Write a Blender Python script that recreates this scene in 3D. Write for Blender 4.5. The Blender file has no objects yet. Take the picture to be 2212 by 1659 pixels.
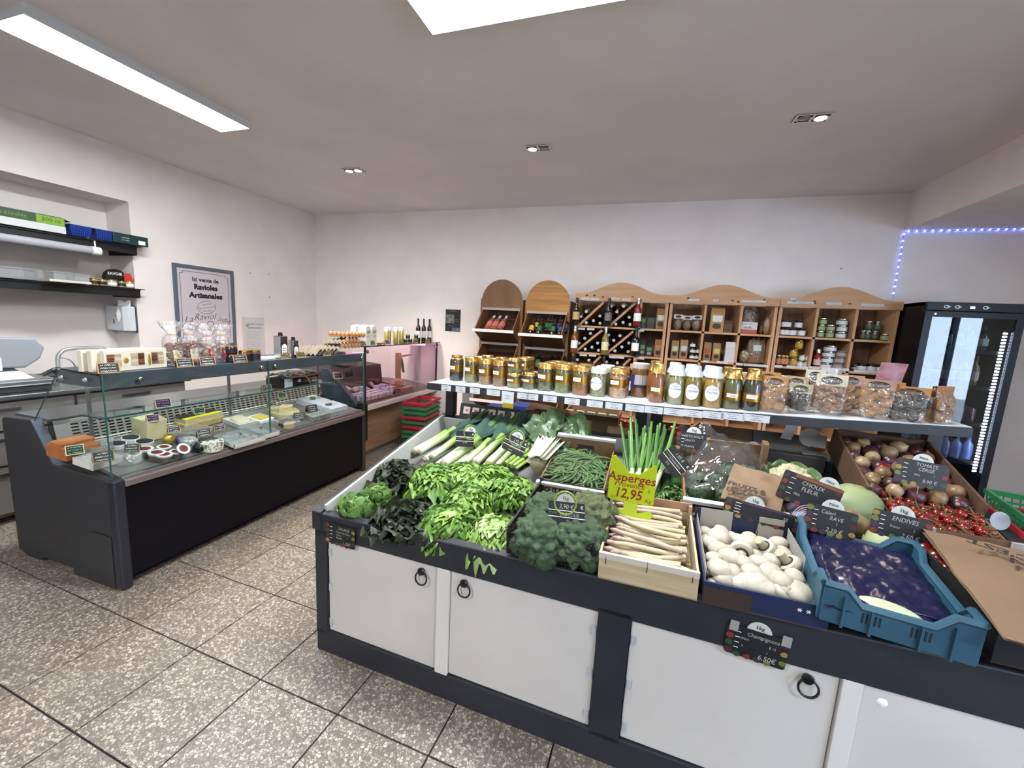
import bpy, bmesh, math, random
from mathutils import Vector, Matrix, noise
random.seed(7)
S = bpy.context.scene
C = S.collection
PI = math.pi

# ------------------------------------------------------------------ camera
CAM = (881.36, 0.3080, -0.1472, 0.0525, 1.55)      # focal in px of a 2212 px wide frame, yaw, pitch, roll, eye height
def cam_axes():
    f, yaw, pit, rol, h = CAM
    cy, sy, cp, sp = math.cos(yaw), math.sin(yaw), math.cos(pit), math.sin(pit)
    r = Vector((cy, sy, 0)); w = Vector((-sy*cp, cy*cp, sp)); u = r.cross(w)
    cr, sr = math.cos(rol), math.sin(rol)
    return r*cr + u*sr, u*cr - r*sr, w
CR, CU, CW = cam_axes()
cd = bpy.data.cameras.new('camera'); cam = bpy.data.objects.new('camera', cd); C.objects.link(cam)
cam.matrix_world = Matrix((( CR.x, CU.x, -CW.x, 0), (CR.y, CU.y, -CW.y, 0), (CR.z, CU.z, -CW.z, CAM[4]), (0, 0, 0, 1)))
cd.sensor_fit = 'HORIZONTAL'; cd.sensor_width = 36; cd.lens = 36*CAM[0]/2212; cd.clip_start = .02
S.camera = cam

# ------------------------------------------------------------------ world, exposure, lamps' strength
w = bpy.data.worlds.new('world'); S.world = w; w.use_nodes = True
bg = w.node_tree.nodes['Background']; bg.inputs[0].default_value = (.62, .74, 1, 1); bg.inputs[1].default_value = 5.0
S.view_settings.view_transform = 'Standard'; S.view_settings.look = 'None'
S.view_settings.gamma = 1; S.view_settings.use_curve_mapping = False
S.view_settings.exposure = 2.3
PANEL = 23.0          # emission of the ceiling panels
SPOT = 22.0           # watts of one recessed spot
S.cycles.max_bounces = 8; S.cycles.transparent_max_bounces = 24; S.cycles.diffuse_bounces = 4
S.cycles.caustics_reflective = False; S.cycles.caustics_refractive = False
S.cycles.sample_clamp_indirect = 6

# ------------------------------------------------------------------ where a thing seen at a pixel stands
EYE = Vector((0, 0, CAM[4]))
def ray(px, py): return CR*((px-1106)/CAM[0]) - CU*((py-829.5)/CAM[0]) + CW
def on(px, py, o, n):
    d = ray(px, py); return EYE + d*((o-EYE).dot(n)/d.dot(n))
def Xp(px, py, x): return on(px, py, Vector((x, 0, 0)), Vector((1, 0, 0)))
def Yp(px, py, y): return on(px, py, Vector((0, y, 0)), Vector((0, 1, 0)))
def Zp(px, py, z): return on(px, py, Vector((0, 0, z)), Vector((0, 0, 1)))

# ------------------------------------------------------------------ materials
def lin(h):
    if isinstance(h, str):
        h = h.lstrip('#'); c = [int(h[i:i+2], 16)/255 for i in (0, 2, 4)]
        return tuple(x/12.92 if x <= .04045 else ((x+.055)/1.055)**2.4 for x in c)
    return tuple(h)
MATS = {}
ALB = 1.0
def alb(c): return tuple(min(1, x*ALB) for x in lin(c))
def M(name, col='808080', rough=.5, metal=0, col2=None, scale=8, stretch=(1, 1, 1), kind='noise', lo=.35, hi=.65, bump=0, bscale=60, emit=0, coat=0, spec=.5, sss=0, coords='Object', detail=4):
    if name in MATS: return MATS[name]
    m = bpy.data.materials.new(name); m.use_nodes = True; MATS[name] = m
    t = m.node_tree; b = t.nodes['Principled BSDF']; L = t.links
    def i(k, v): b.inputs[k].default_value = v
    i('Base Color', (*alb(col), 1)); i('Roughness', rough); i('Metallic', metal); i('Specular IOR Level', spec)
    if coat: i('Coat Weight', coat); i('Coat Roughness', .08)
    if emit: i('Emission Color', (*lin(col), 1)); i('Emission Strength', emit)
    if sss: i('Subsurface Weight', sss); i('Subsurface Radius', (.02, .012, .006)); i('Subsurface Scale', .5)
    tc = t.nodes.new('ShaderNodeTexCoord'); mp = t.nodes.new('ShaderNodeMapping'); mp.inputs['Scale'].default_value = stretch
    L.new(tc.outputs[coords], mp.inputs[0])
    if col2:
        r = t.nodes.new('ShaderNodeValToRGB'); r.color_ramp.elements[0].color = (*alb(col), 1); r.color_ramp.elements[1].color = (*alb(col2), 1)
        r.color_ramp.elements[0].position = lo; r.color_ramp.elements[1].position = hi
        if kind == 'noise':
            n = t.nodes.new('ShaderNodeTexNoise'); n.inputs['Scale'].default_value = scale; n.inputs['Detail'].default_value = detail; out = n.outputs[0]
        elif kind == 'wave':
            n = t.nodes.new('ShaderNodeTexWave'); n.inputs['Scale'].default_value = scale; n.inputs['Distortion'].default_value = 5; n.inputs['Detail'].default_value = 3; n.inputs['Detail Scale'].default_value = .6; out = n.outputs[1]
        elif kind == 'voronoi':
            n = t.nodes.new('ShaderNodeTexVoronoi'); n.inputs['Scale'].default_value = scale; out = n.outputs['Distance']
        elif kind == 'grad':
            n = t.nodes.new('ShaderNodeSeparateXYZ'); L.new(mp.outputs[0], n.inputs[0]); out = n.outputs[2]
        if kind != 'grad': L.new(mp.outputs[0], n.inputs[0])
        L.new(out, r.inputs[0]); L.new(r.outputs[0], b.inputs['Base Color'])
    if bump:
        n2 = t.nodes.new('ShaderNodeTexNoise'); n2.inputs['Scale'].default_value = bscale; n2.inputs['Detail'].default_value = 3
        bp = t.nodes.new('ShaderNodeBump'); bp.inputs['Strength'].default_value = bump; bp.inputs['Distance'].default_value = .004
        L.new(mp.outputs[0], n2.inputs[0]); L.new(n2.outputs[0], bp.inputs['Height']); L.new(bp.outputs[0], b.inputs['Normal'])
    return m
def GLASS(name, tint='ffffff', gloss=.05, rough=.0, milk=0, bump=0, bscale=40):
    """thin clear sheet: lets light through, mirrors a little by Fresnel, a little milky if asked"""
    if name in MATS: return MATS[name]
    m = bpy.data.materials.new(name); m.use_nodes = True; MATS[name] = m
    t = m.node_tree; L = t.links; t.nodes.clear()
    o = t.nodes.new('ShaderNodeOutputMaterial'); tr = t.nodes.new('ShaderNodeBsdfTransparent'); gl = t.nodes.new('ShaderNodeBsdfGlossy')
    tr.inputs[0].default_value = (*lin(tint), 1); gl.inputs['Roughness'].default_value = rough
    lw = t.nodes.new('ShaderNodeLayerWeight'); pw = t.nodes.new('ShaderNodeMath'); pw.operation = 'POWER'; pw.inputs[1].default_value = 5
    ma = t.nodes.new('ShaderNodeMath'); ma.operation = 'MULTIPLY_ADD'; ma.use_clamp = True; ma.inputs[1].default_value = .9; ma.inputs[2].default_value = .03+gloss
    mx = t.nodes.new('ShaderNodeMixShader'); L.new(lw.outputs['Facing'], pw.inputs[0]); L.new(pw.outputs[0], ma.inputs[0]); L.new(ma.outputs[0], mx.inputs[0])
    L.new(tr.outputs[0], mx.inputs[1]); L.new(gl.outputs[0], mx.inputs[2]); last = mx
    if milk:
        df = t.nodes.new('ShaderNodeBsdfDiffuse'); df.inputs[0].default_value = (.85, .86, .87, 1)
        m2 = t.nodes.new('ShaderNodeMixShader'); m2.inputs[0].default_value = milk
        L.new(mx.outputs[0], m2.inputs[1]); L.new(df.outputs[0], m2.inputs[2]); last = m2
    if bump:
        tc = t.nodes.new('ShaderNodeTexCoord'); n2 = t.nodes.new('ShaderNodeTexNoise'); n2.inputs['Scale'].default_value = bscale; n2.inputs['Detail'].default_value = 2
        bp = t.nodes.new('ShaderNodeBump'); bp.inputs['Strength'].default_value = bump; bp.inputs['Distance'].default_value = .02
        L.new(tc.outputs['Object'], n2.inputs[0]); L.new(n2.outputs[0], bp.inputs['Height'])
        L.new(bp.outputs[0], gl.inputs['Normal'])
    L.new(last.outputs[0], o.inputs[0])
    return m

# ------------------------------------------------------------------ mesh building
def Tr(x=0, y=0, z=0): return Matrix.Translation((x, y, z))
def Rx(a): return Matrix.Rotation(a, 4, 'X')
def Ry(a): return Matrix.Rotation(a, 4, 'Y')
def Rz(a): return Matrix.Rotation(a, 4, 'Z')
def Sc(x, y=None, z=None): return Matrix.Diagonal((x, x if y is None else y, x if z is None else z, 1))
I4 = Matrix.Identity(4)
class MB:
    def __init__(s): s.soft = False; s.v = []; s.f = []; s.mi = []; s.sm = []; s.mats = []
    def k(s, m):
        if m not in s.mats: s.mats.append(m)
        return s.mats.index(m)
    def add(s, vs, fs, m, mx=None, smooth=False):
        b = len(s.v); k = s.k(m)
        s.v += [tuple(mx @ Vector(p)) if mx is not None else tuple(p) for p in vs]
        for f in fs: s.f.append([b+q for q in f]); s.mi.append(k); s.sm.append(smooth)
        return s
    def box(s, x0, y0, z0, x1, y1, z1, m, mx=None):
        vs = [(x, y, z) for z in (z0, z1) for y in (y0, y1) for x in (x0, x1)]
        return s.add(vs, [(0, 2, 3, 1), (4, 5, 7, 6), (0, 1, 5, 4), (2, 6, 7, 3), (0, 4, 6, 2), (1, 3, 7, 5)], m, mx)
    def cbox(s, cx, cy, cz, sx, sy, sz, m, mx=None): return s.box(cx-sx/2, cy-sy/2, cz-sz/2, cx+sx/2, cy+sy/2, cz+sz/2, m, mx)
    def prism(s, poly, h0, h1, m, mx=None):
        """polygon in xy extruded along z"""
        n = len(poly); vs = [(x, y, h0) for x, y in poly]+[(x, y, h1) for x, y in poly]
        fs = [tuple(range(n))[::-1], tuple(range(n, 2*n))]+[(i, (i+1) % n, n+(i+1) % n, n+i) for i in range(n)]
        return s.add(vs, fs, m, mx)
    def lathe(s, prof, m, n=16, mx=None, smooth=True, crimp=0, seed=0):
        vs = []; fs = []; rn = random.Random(seed)
        for j, (r, z) in enumerate(prof):
            for i in range(n):
                a = 2*PI*i/n; q = 1+crimp*(rn.random()-.5) if crimp else 1
                vs.append((r*q*math.cos(a), r*q*math.sin(a), z))
        for j in range(len(prof)-1):
            for i in range(n): fs.append((j*n+i, j*n+(i+1) % n, (j+1)*n+(i+1) % n, (j+1)*n+i))
        if prof[0][0] > 1e-5: fs.append(tuple(range(n))[::-1])
        if prof[-1][0] > 1e-5: fs.append(tuple(range((len(prof)-1)*n, len(prof)*n)))
        return s.add(vs, fs, m, mx, smooth)
    def cyl(s, r, z0, z1, m, n=16, mx=None, smooth=True): return s.lathe([(r, z0), (r, z1)], m, n, mx, smooth)
    def tube(s, pts, r, m, n=8, mx=None, flat=1.0, cap=True):
        pts = [Vector(p) for p in pts]; vs = []; fs = []; N = len(pts); prev = None
        for j, p in enumerate(pts):
            t = (pts[min(j+1, N-1)]-pts[max(j-1, 0)]).normalized()
            up = Vector((0, 0, 1)) if abs(t.z) < .95 else Vector((1, 0, 0))
            if prev is not None: up = prev
            a = t.cross(up).normalized(); b = a.cross(t).normalized(); prev = b
            rr = r[j] if isinstance(r, (list, tuple)) else r
            for i in range(n):
                q = 2*PI*i/n; vs.append(p+a*(rr*math.cos(q))+b*(rr*flat*math.sin(q)))
        for j in range(N-1):
            for i in range(n): fs.append((j*n+i, j*n+(i+1) % n, (j+1)*n+(i+1) % n, (j+1)*n+i))
        if cap: fs += [tuple(range(n))[::-1], tuple(range((N-1)*n, N*n))]
        return s.add(vs, fs, m, mx, True)
    def ell(s, c, r, m, n=14, k=9, mx=None, amp=0, fq=3, seed=0, smooth=True):
        s.soft = True; vs = []; fs = []; off = Vector((seed*7.3, seed*3.1, seed*1.7))
        for j in range(k+1):
            th = PI*j/k
            for i in range(n):
                a = 2*PI*i/n; d = Vector((math.sin(th)*math.cos(a), math.sin(th)*math.sin(a), -math.cos(th)))
                q = 1+amp*noise.noise(d*fq+off) if amp else 1
                vs.append((c[0]+r[0]*d.x*q, c[1]+r[1]*d.y*q, c[2]+r[2]*d.z*q))
        for j in range(k):
            for i in range(n):
                a, b, cc, d = j*n+i, j*n+(i+1) % n, (j+1)*n+(i+1) % n, (j+1)*n+i
                fs.append((a, cc, d) if j == 0 else (a, b, cc) if j == k-1 else (a, b, cc, d))
        return s.add(vs, fs, m, mx, smooth)
    def sheet(s, nu, nv, fn, m, mx=None, smooth=True):
        s.soft = True; vs = [fn(i/nu, j/nv) for j in range(nv+1) for i in range(nu+1)]; w = nu+1
        return s.add(vs, [(j*w+i, j*w+i+1, (j+1)*w+i+1, (j+1)*w+i) for j in range(nv) for i in range(nu)], m, mx, smooth)
    def ring(s, R, r, m, n=24, k=8, mx=None):
        vs = []; fs = []
        for i in range(n):
            a = 2*PI*i/n
            for j in range(k):
                b = 2*PI*j/k; q = R+r*math.cos(b); vs.append((q*math.cos(a), q*math.sin(a), r*math.sin(b)))
        for i in range(n):
            for j in range(k): fs.append((i*k+j, ((i+1) % n)*k+j, ((i+1) % n)*k+(j+1) % k, i*k+(j+1) % k))
        return s.add(vs, fs, m, mx, True)
    def mesh(s, name='mesh'):
        me = bpy.data.meshes.new(name); me.from_pydata(s.v, [], s.f)
        for m in s.mats: me.materials.append(m)
        me.polygons.foreach_set('material_index', s.mi); me.polygons.foreach_set('use_smooth', s.sm); me.update()
        if any(s.sm) and not s.soft: me.set_sharp_from_angle(angle=.75)
        return me

# ------------------------------------------------------------------ objects
def link(name, data, parent=None, mx=None, label=None, kind=None, bev=0):
    o = bpy.data.objects.new(name, data); C.objects.link(o)
    if parent is not None: o.parent = parent
    if mx is not None: o.matrix_local = mx
    if label: o['label'] = label
    if kind: o['kind'] = kind
    if bev:
        b = o.modifiers.new('edge', 'BEVEL'); b.width = bev; b.segments = 2; b.limit_method = 'ANGLE'; b.angle_limit = .7
    return o
def part(name, mb, parent, mx=None, label=None, kind=None, bev=0):
    return link(name, mb.mesh(name) if isinstance(mb, MB) else mb, parent, mx, label, kind, bev)
def tag(o, label, cat, group=None):
    o['label'] = label; o['category'] = cat
    if group: o['group'] = group
    return o
def thing(name, label, cat, mx=I4, group=None):
    return tag(link(name, None, None, mx), label, cat, group)
def solo(name, mb, label, cat, mx=I4, group=None, bev=0):
    return tag(link(name, mb.mesh(name) if isinstance(mb, MB) else mb, None, mx, None, None, bev), label, cat, group)
def struct(name, mb, parent=None, mx=None, bev=0):
    return link(name, mb.mesh(name), parent, mx, None, 'structure' if parent is None else None, bev)
def kit(*parts):
    """(name, MB, index of the part it sits on or None) -> reusable parts with shared meshes"""
    return [(n, mb.mesh(n) if isinstance(mb, MB) else mb, p) for n, mb, p in parts]
def spawn(k, name, label, cat, mx, group=None):
    if len(k) == 1: return solo(name, k[0][1], label, cat, mx, group)
    r = thing(name, label, cat, mx, group); made = []
    for n, me, p in k: made.append(link(n, me, r if p is None else made[p]))
    return r
def text(s, size, m, mx, parent, name='lettering', align='CENTER', shear=0, sx=1, bold=0, space=1):
    c = bpy.data.curves.new(name, 'FONT'); c.body = s; c.size = size; c.align_x = align; c.align_y = 'CENTER'; c.shear = shear
    c.resolution_u = 2; c.offset = bold; c.space_line = space; c.materials.append(m)
    o = link(name, c, parent, mx @ Sc(sx, 1, 1) if sx != 1 else mx); TEXTS.append(o); return o
def scrib(mb, x, y, w, h, m, seed=0, th=.1, mx=None):
    """one short line of handwriting too small to read: a thin flat wavy stroke"""
    rn = random.Random(seed); n = max(6, int(w/h*2.2)); pts = []
    for i in range(n+1):
        pts.append((x+w*i/n+rn.uniform(-.1, .1)*h, y+(rn.uniform(.15, .5) if i % 2 else -rn.uniform(.15, .5))*h))
    t = h*th
    for i in range(n):
        if rn.random() < .14: continue
        (a, b), (c, d) = pts[i], pts[i+1]; mb.add([(a-t, b, 0), (a+t, b, 0), (c+t, d, 0), (c-t, d, 0)], [(0, 1, 2, 3)], m, mx)
    return mb
def rrect(w, h, r, n=4, cx=0, cy=0):
    p = []
    for qx, qy, a in ((1, 1, 0), (-1, 1, 90), (-1, -1, 180), (1, -1, 270)):
        for i in range(n+1):
            t = math.radians(a+90*i/n); p.append((cx+qx*(w/2-r)+r*math.cos(t), cy+qy*(h/2-r)+r*math.sin(t)))
    return p
def smooth_line(pts, n=4):
    """Catmull-Rom through the points"""
    P = [Vector(p) for p in pts]; out = []
    for i in range(len(P)-1):
        a, b, c, d = P[max(i-1, 0)], P[i], P[i+1], P[min(i+2, len(P)-1)]
        for j in range(n):
            t = j/n; out.append(.5*((2*b)+(c-a)*t+(2*a-5*b+4*c-d)*t*t+(3*b-a-3*c+d)*t**3))
    return out+[P[-1]]
TEXTS = []
ORD = ['first', 'second', 'third', 'fourth', 'fifth', 'sixth', 'seventh', 'eighth', 'ninth', 'tenth', 'eleventh', 'twelfth', 'thirteenth', 'fourteenth', 'fifteenth', 'sixteenth']
# ================================================================== the room
XL, YB, ZC = -4.73, 5.0, 2.955
wallm = M('wall_paint', 'f2e9e4', .75, col2='ebe2dd', scale=3, bump=.12, bscale=120)
ceilm = M('ceiling_paint', 'f0e8e4', .85, col2='e8e0dc', scale=1.5, bump=.05, bscale=90)
steel = M('brushed_steel', 'b9babb', .32, 1, col2='a2a4a6', scale=30, stretch=(1, 8, 8))
dsteel = M('grey_steel', '8b8f93', .4, .6)
white = M('white_plastic', 'e9e9e6', .4)
paper = M('paper', 'f2f1ee', .8)
black = M('black_plastic', '121214', .4)
ink = M('ink', '15151a', .7)
chalk = M('chalk', 'eceae2', .8)
slate_blue = M('slate_metal', '4a535c', .45, .2, bump=.06, bscale=200)
case_grey = M('case_end', '2e2e32', .5, bump=.1, bscale=220)
navy = M('navy_panel', '07070d', .42, spec=.2)
glass = GLASS('clear_glass', 'f8fbfa', .0)
gedge = M('glass_edge', '2f5a56', .15, spec=.8)
gold = M('gold_foil', 'c6a261', .24, .95, bump=.9, bscale=70)

# floor: dark bedding with each terrazzo tile a piece of its own
def terrazzo():
    m = M('terrazzo', '9a8f86', .42)
    t = m.node_tree; L = t.links; b = t.nodes['Principled BSDF']
    tc = t.nodes.new('ShaderNodeTexCoord'); oi = t.nodes.new('ShaderNodeObjectInfo'); ad = t.nodes.new('ShaderNodeVectorMath'); ad.operation = 'ADD'
    ml = t.nodes.new('ShaderNodeVectorMath'); ml.operation = 'SCALE'; ml.inputs['Scale'].default_value = 1.0
    L.new(oi.outputs['Location'], ml.inputs[0]); L.new(tc.outputs['Object'], ad.inputs[0]); L.new(ml.outputs[0], ad.inputs[1])
    v = t.nodes.new('ShaderNodeTexVoronoi'); v.inputs['Scale'].default_value = 95; L.new(ad.outputs[0], v.inputs[0])
    sx = t.nodes.new('ShaderNodeSeparateColor'); L.new(v.outputs['Color'], sx.inputs[0])
    r = t.nodes.new('ShaderNodeValToRGB'); e = r.color_ramp.elements; e[0].color = (*lin('74675c'), 1); e[1].color = (*lin('c6baad'), 1); e[0].position = .05; e[1].position = .95
    x = e.new(.35); x.color = (*lin('877a6e'), 1); x = e.new(.6); x.color = (*lin('a29688'), 1)
    L.new(sx.outputs[0], r.inputs[0])
    d = t.nodes.new('ShaderNodeTexVoronoi'); d.feature = 'DISTANCE_TO_EDGE'; d.inputs['Scale'].default_value = 95; L.new(ad.outputs[0], d.inputs[0])
    mr = t.nodes.new('ShaderNodeMapRange'); mr.inputs['From Min'].default_value = .02; mr.inputs['From Max'].default_value = .14
    L.new(d.outputs['Distance'], mr.inputs[0])
    mx = t.nodes.new('ShaderNodeMix'); mx.data_type = 'RGBA'; mx.inputs[6].default_value = (*lin('675b50'), 1); L.new(mr.outputs[0], mx.inputs[0]); L.new(r.outputs[0], mx.inputs[7])
    # worn patches, and the fine pale joint that quarters each slab
    n = t.nodes.new('ShaderNodeTexNoise'); n.inputs['Scale'].default_value = 5; L.new(ad.outputs[0], n.inputs[0])
    m3 = t.nodes.new('ShaderNodeMix'); m3.data_type = 'RGBA'; m3.blend_type = 'MULTIPLY'; m3.inputs[0].default_value = .35
    L.new(mx.outputs[2], m3.inputs[6]); L.new(n.outputs[0], m3.inputs[7])
    ms = t.nodes.new('ShaderNodeSeparateXYZ'); L.new(tc.outputs['Object'], ms.inputs[0])
    last = m3.outputs[2]
    for k in (0, 1):
        a = t.nodes.new('ShaderNodeMath'); a.operation = 'ABSOLUTE'; L.new(ms.outputs[k], a.inputs[0])
        c = t.nodes.new('ShaderNodeMath'); c.operation = 'LESS_THAN'; c.inputs[1].default_value = .0012; L.new(a.outputs[0], c.inputs[0])
        q = t.nodes.new('ShaderNodeMix'); q.data_type = 'RGBA'; q.inputs[7].default_value = (*lin('544b44'), 1)
        g = t.nodes.new('ShaderNodeMath'); g.operation = 'MULTIPLY'; g.inputs[1].default_value = .7; L.new(c.outputs[0], g.inputs[0])
        L.new(g.outputs[0], q.inputs[0]); L.new(last, q.inputs[6]); last = q.outputs[2]
    L.new(last, b.inputs['Base Color'])
    return m
grout = M('dark_grout', '1b1a1c', .8)
fl = struct('floor', MB().box(-6.2, -3.5, -.1, 4.6, 5.2, -.006, grout))
tw, td, ta = .40862, .41289, -.03003
tm = MB().box(-tw/2+.0035, -td/2+.0035, -.006, tw/2-.0035, td/2-.0035, 0, terrazzo()); tme = tm.mesh('floor_tile')
for i in range(-8, 20):
    for j in range(-6, 12):
        a, b = (i+.5)*tw, (j+.5)*td; ca, sa = math.cos(ta), math.sin(ta)
        x, y = -3.06205+ca*a-sa*b, .78426+sa*a+ca*b
        if x < -4.4 or x > 3.2 or y > 4.9 or y < -.7: continue
        if (-1.0 < x < 1.3 and 1.75 < y < 2.5): continue                     # under the counter, never seen
        p = ray(0, 0); d = Vector((x, y, 0))-EYE
        if d.dot(CW) < .2: continue
        sxp = 1106+CAM[0]*d.dot(CR)/d.dot(CW); syp = 829.5-CAM[0]*d.dot(CU)/d.dot(CW)
        if not (-350 < sxp < 2500 and syp < 1980): continue
        part('floor_tile', tme, fl, Tr(x, y, 0) @ Rz(ta))
# walls
wl = MB()
wl.box(XL-.36, 2.705, 0, XL, 5.2, ZC, wallm); wl.box(XL-.36, -3.5, 2.49, XL, 2.705, ZC, wallm)
wl.box(XL-.50, -3.5, 0, XL-.34, 2.75, 2.6, wallm); wl.box(XL-.36, -3.5, 0, XL, .2, 2.5, wallm)
struct('wall_left', wl)
struct('wall_back', MB().box(XL-.4, YB, 0, 4.6, YB+.2, ZC, wallm))
struct('wall_front', MB().box(XL-.4, -3.7, 0, 4.6, -3.5, ZC, wallm))
struct('ceiling', MB().box(XL-.5, -3.7, ZC, 4.6, 5.2, ZC+.1, ceilm))
struct('trim_1', MB().box(2.24, -3.5, 2.62, 4.5, YB, ZC, wallm))          # the lowered ceiling to the right
# right wall: a shop front with a big pane and a door, the street outside
wr = MB(); X0, X1 = 4.3, 4.5
wr.box(X0, 1.35, 0, X1, YB, 2.7, wallm); wr.box(X0, -3.5, 0, X1, -2.6, 2.7, wallm); wr.box(X0, -2.6, 2.35, X1, 1.35, 2.7, wallm); wr.box(X0, -2.6, 0, X1, 1.35, .25, wallm)
struct('wall_right', wr)
alu = M('shopfront_frame', '2b2d31', .4, .4)
wf = MB()
for y in (-2.6, -1.3, 0, .66, 1.29): wf.box(X0+.05, y, .25, X0+.12, y+.06, 2.35, alu)
wf.box(X0+.05, -2.6, .25, X0+.12, 1.35, .31, alu); wf.box(X0+.05, -2.6, 2.29, X0+.12, 1.35, 2.35, alu)
win = struct('window_1', wf)
for y0, y1 in ((-2.54, -1.3), (-1.24, 0), (.06, .66), (.72, 1.29)): part('pane', MB().box(X0+.08, y0, .31, X0+.09, y1, 2.29, glass), win)
struct('street', MB().box(4.6, -8, -.2, 14, 8, -.1, M('asphalt', 'a8a5a0', .9)))
hs = thing('building', 'pale house with a tiled roof across the street', 'building', Tr(11.5, -2, -.1))
part('facade', MB().box(0, -5, 0, 1, 6, 3.0, M('facade', '8f8574', .9)), hs)
rt = M('roof_tiles', '7d4428', .8, col2='9a6040', scale=9, stretch=(1, 3, 1))
part('roof', MB().add([(-.4, -5.2, 2.9), (-.4, 6.2, 2.9), (2.4, 6.2, 4.6), (2.4, -5.2, 4.6)], [(0, 3, 2, 1)], rt), hs)
for k in range(3): part('window', MB().box(-.03, -3.4+2.6*k, .9, .02, -2.4+2.6*k, 2.3, M('far_window', '3a4148', .2)), hs)

# ------------------------------------------------------------------ ceiling lights
glow = M('light_panel', 'f4fbff', .5, emit=PANEL)
def panel(x0, y0, x1, y1, h, label, gm=glow):
    t = thing('ceiling_panel_light', label, 'ceiling light', Tr((x0+x1)/2, (y0+y1)/2, ZC), 'flat LED panels on the ceiling')
    sx, sy = (x1-x0)/2, (y1-y0)/2; f = .008
    fr = MB(); am = M('white_alu', 'cfd2d6', .45)
    for a in ((-sx, -sy, sx, -sy+f), (-sx, sy-f, sx, sy), (-sx, -sy+f, -sx+f, sy-f), (sx-f, -sy+f, sx, sy-f)): fr.box(a[0], a[1], -h, a[2], a[3], 0, am)
    part('frame', fr, t); part('diffuser', MB().box(-sx+f, -sy+f, -h+.003, sx-f, sy-f, -h+.012, gm), t)
panel(-3.285, 1.335, -2.985, 2.535, .055, 'long narrow lit panel above the cheese counter', M('light_panel_dimmed', 'f4fbff', .5, emit=PANEL*.6))  # same kind of panel, dimmed so the left wall does not blow out
panel(-1.115, 1.65, .085, 1.945, .055, 'lit panel at the top edge above the vegetable stand')
panel(-1.8, -2.2, -1.5, -1.0, .055, 'unseen panel added behind the viewer to even the room light'); panel(1.5, -.9, 2.7, -.6, .055, 'unseen panel added at the right to even the room light')  # both panels are unseen, added to even out the room's light
def spot(px, py, lit, ang, label):
    p = Zp(px, py, ZC); t = thing('recessed_spotlight', label, 'ceiling light', Tr(p.x, p.y, ZC) @ Rz(ang), 'twin recessed spotlights')
    fr = MB(); ch = M('chrome', 'c9c9c9', .2, 1); dk = M('spot_dark', '3a3634', .5)
    for a in ((-.1, -.055, .1, -.045), (-.1, .045, .1, .055), (-.1, -.045, -.09, .045), (.09, -.045, .1, .045), (-.006, -.045, .006, .045)): fr.box(a[0], a[1], -.008, a[2], a[3], 0, ch)
    part('frame', fr, t); part('housing', MB().box(-.09, -.045, -.003, .09, .045, -.001, dk), t)
    for k, x in enumerate((-.048, .048)):
        part('lamp_rim', MB().lathe([(.042, -.004), (.042, -.01), (.034, -.012), (.034, -.004)], ch, 20), t, Tr(x, 0, 0))
        on_ = lit[k]; part('lamp_bulb', MB().lathe([(.0, -.012), (.02, -.011), (.033, -.007)], M('spot_lit', 'ffe6c8', .4, emit=12) if on_ else M('spot_off', '9a948e', .25, .6), 16), t, Tr(x, 0, 0))
        if on_:
            ld = bpy.data.lights.new('spot', 'SPOT'); ld.energy = SPOT; ld.color = (1, .82, .62); ld.spot_size = 1.9; ld.spot_blend = .8; ld.shadow_soft_size = .03
            o = link('spot_lamp', ld, t, Tr(x, 0, -.03))
spot(764, 367, (1, 1), .05, 'twin spotlight with both lamps lit, nearest the left wall')
spot(1163, 319, (1, 0), .05, 'twin spotlight with its left lamp glaring, above the wine racks')
spot(1755, 253, (0, 1), .05, 'twin spotlight with its left lamp dark, above the right end of the stand')

# nail holes left in the walls
for k, (px, py, wl_) in enumerate(((581, 592, 'x'), (540, 590, 'x'), (582, 642, 'x'), (1817, 580, 'y'))):
    p = Xp(px, py, XL) if wl_ == 'x' else Yp(px, py, YB)
    n = MB().lathe([(.006, 0), (.006, .003), (0, .004)], M('nail', '3b3836', .6), 8)
    solo('nail', n, ['dark nail in the left wall right of the sign', 'small nail in the left wall close to the sign', 'faint nail low on the left wall above the paper notice', 'nail in the back wall above the rightmost pine shelf'][k], 'nail', Tr(*p) @ (Ry(PI/2) if wl_ == 'x' else Rx(PI/2)))

# blue LED string: down the wall beside the pine shelf and along the lowered ceiling
t = thing('string_lights', 'string of tiny blue lights down the wall and along the lowered ceiling', 'string lights', Tr(2.25, YB, 2.6))
inv = t.matrix_world.inverted() if False else Tr(-2.25, -YB, -2.6)
pts = [Yp(1931+(1953-1931)*k/9, 633+(506-633)*k/9, YB-.012) for k in range(10)]+[Yp(1963+17.6*k, 499.5-.35*k, YB-.012) for k in range(16)]
part('wire', MB().tube([inv @ p for p in [Yp(1930, 645, YB-.01)]+pts], .0025, M('wire_clear', 'b9b9c4', .4), 5), t)
led = MB().ell((0, 0, 0), (.0065, .0065, .0065), M('blue_led', '6a78ff', .3, emit=3), 8, 6).mesh('bulb')
for p in pts: part('bulb', led, t, inv @ Tr(*p))
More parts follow.
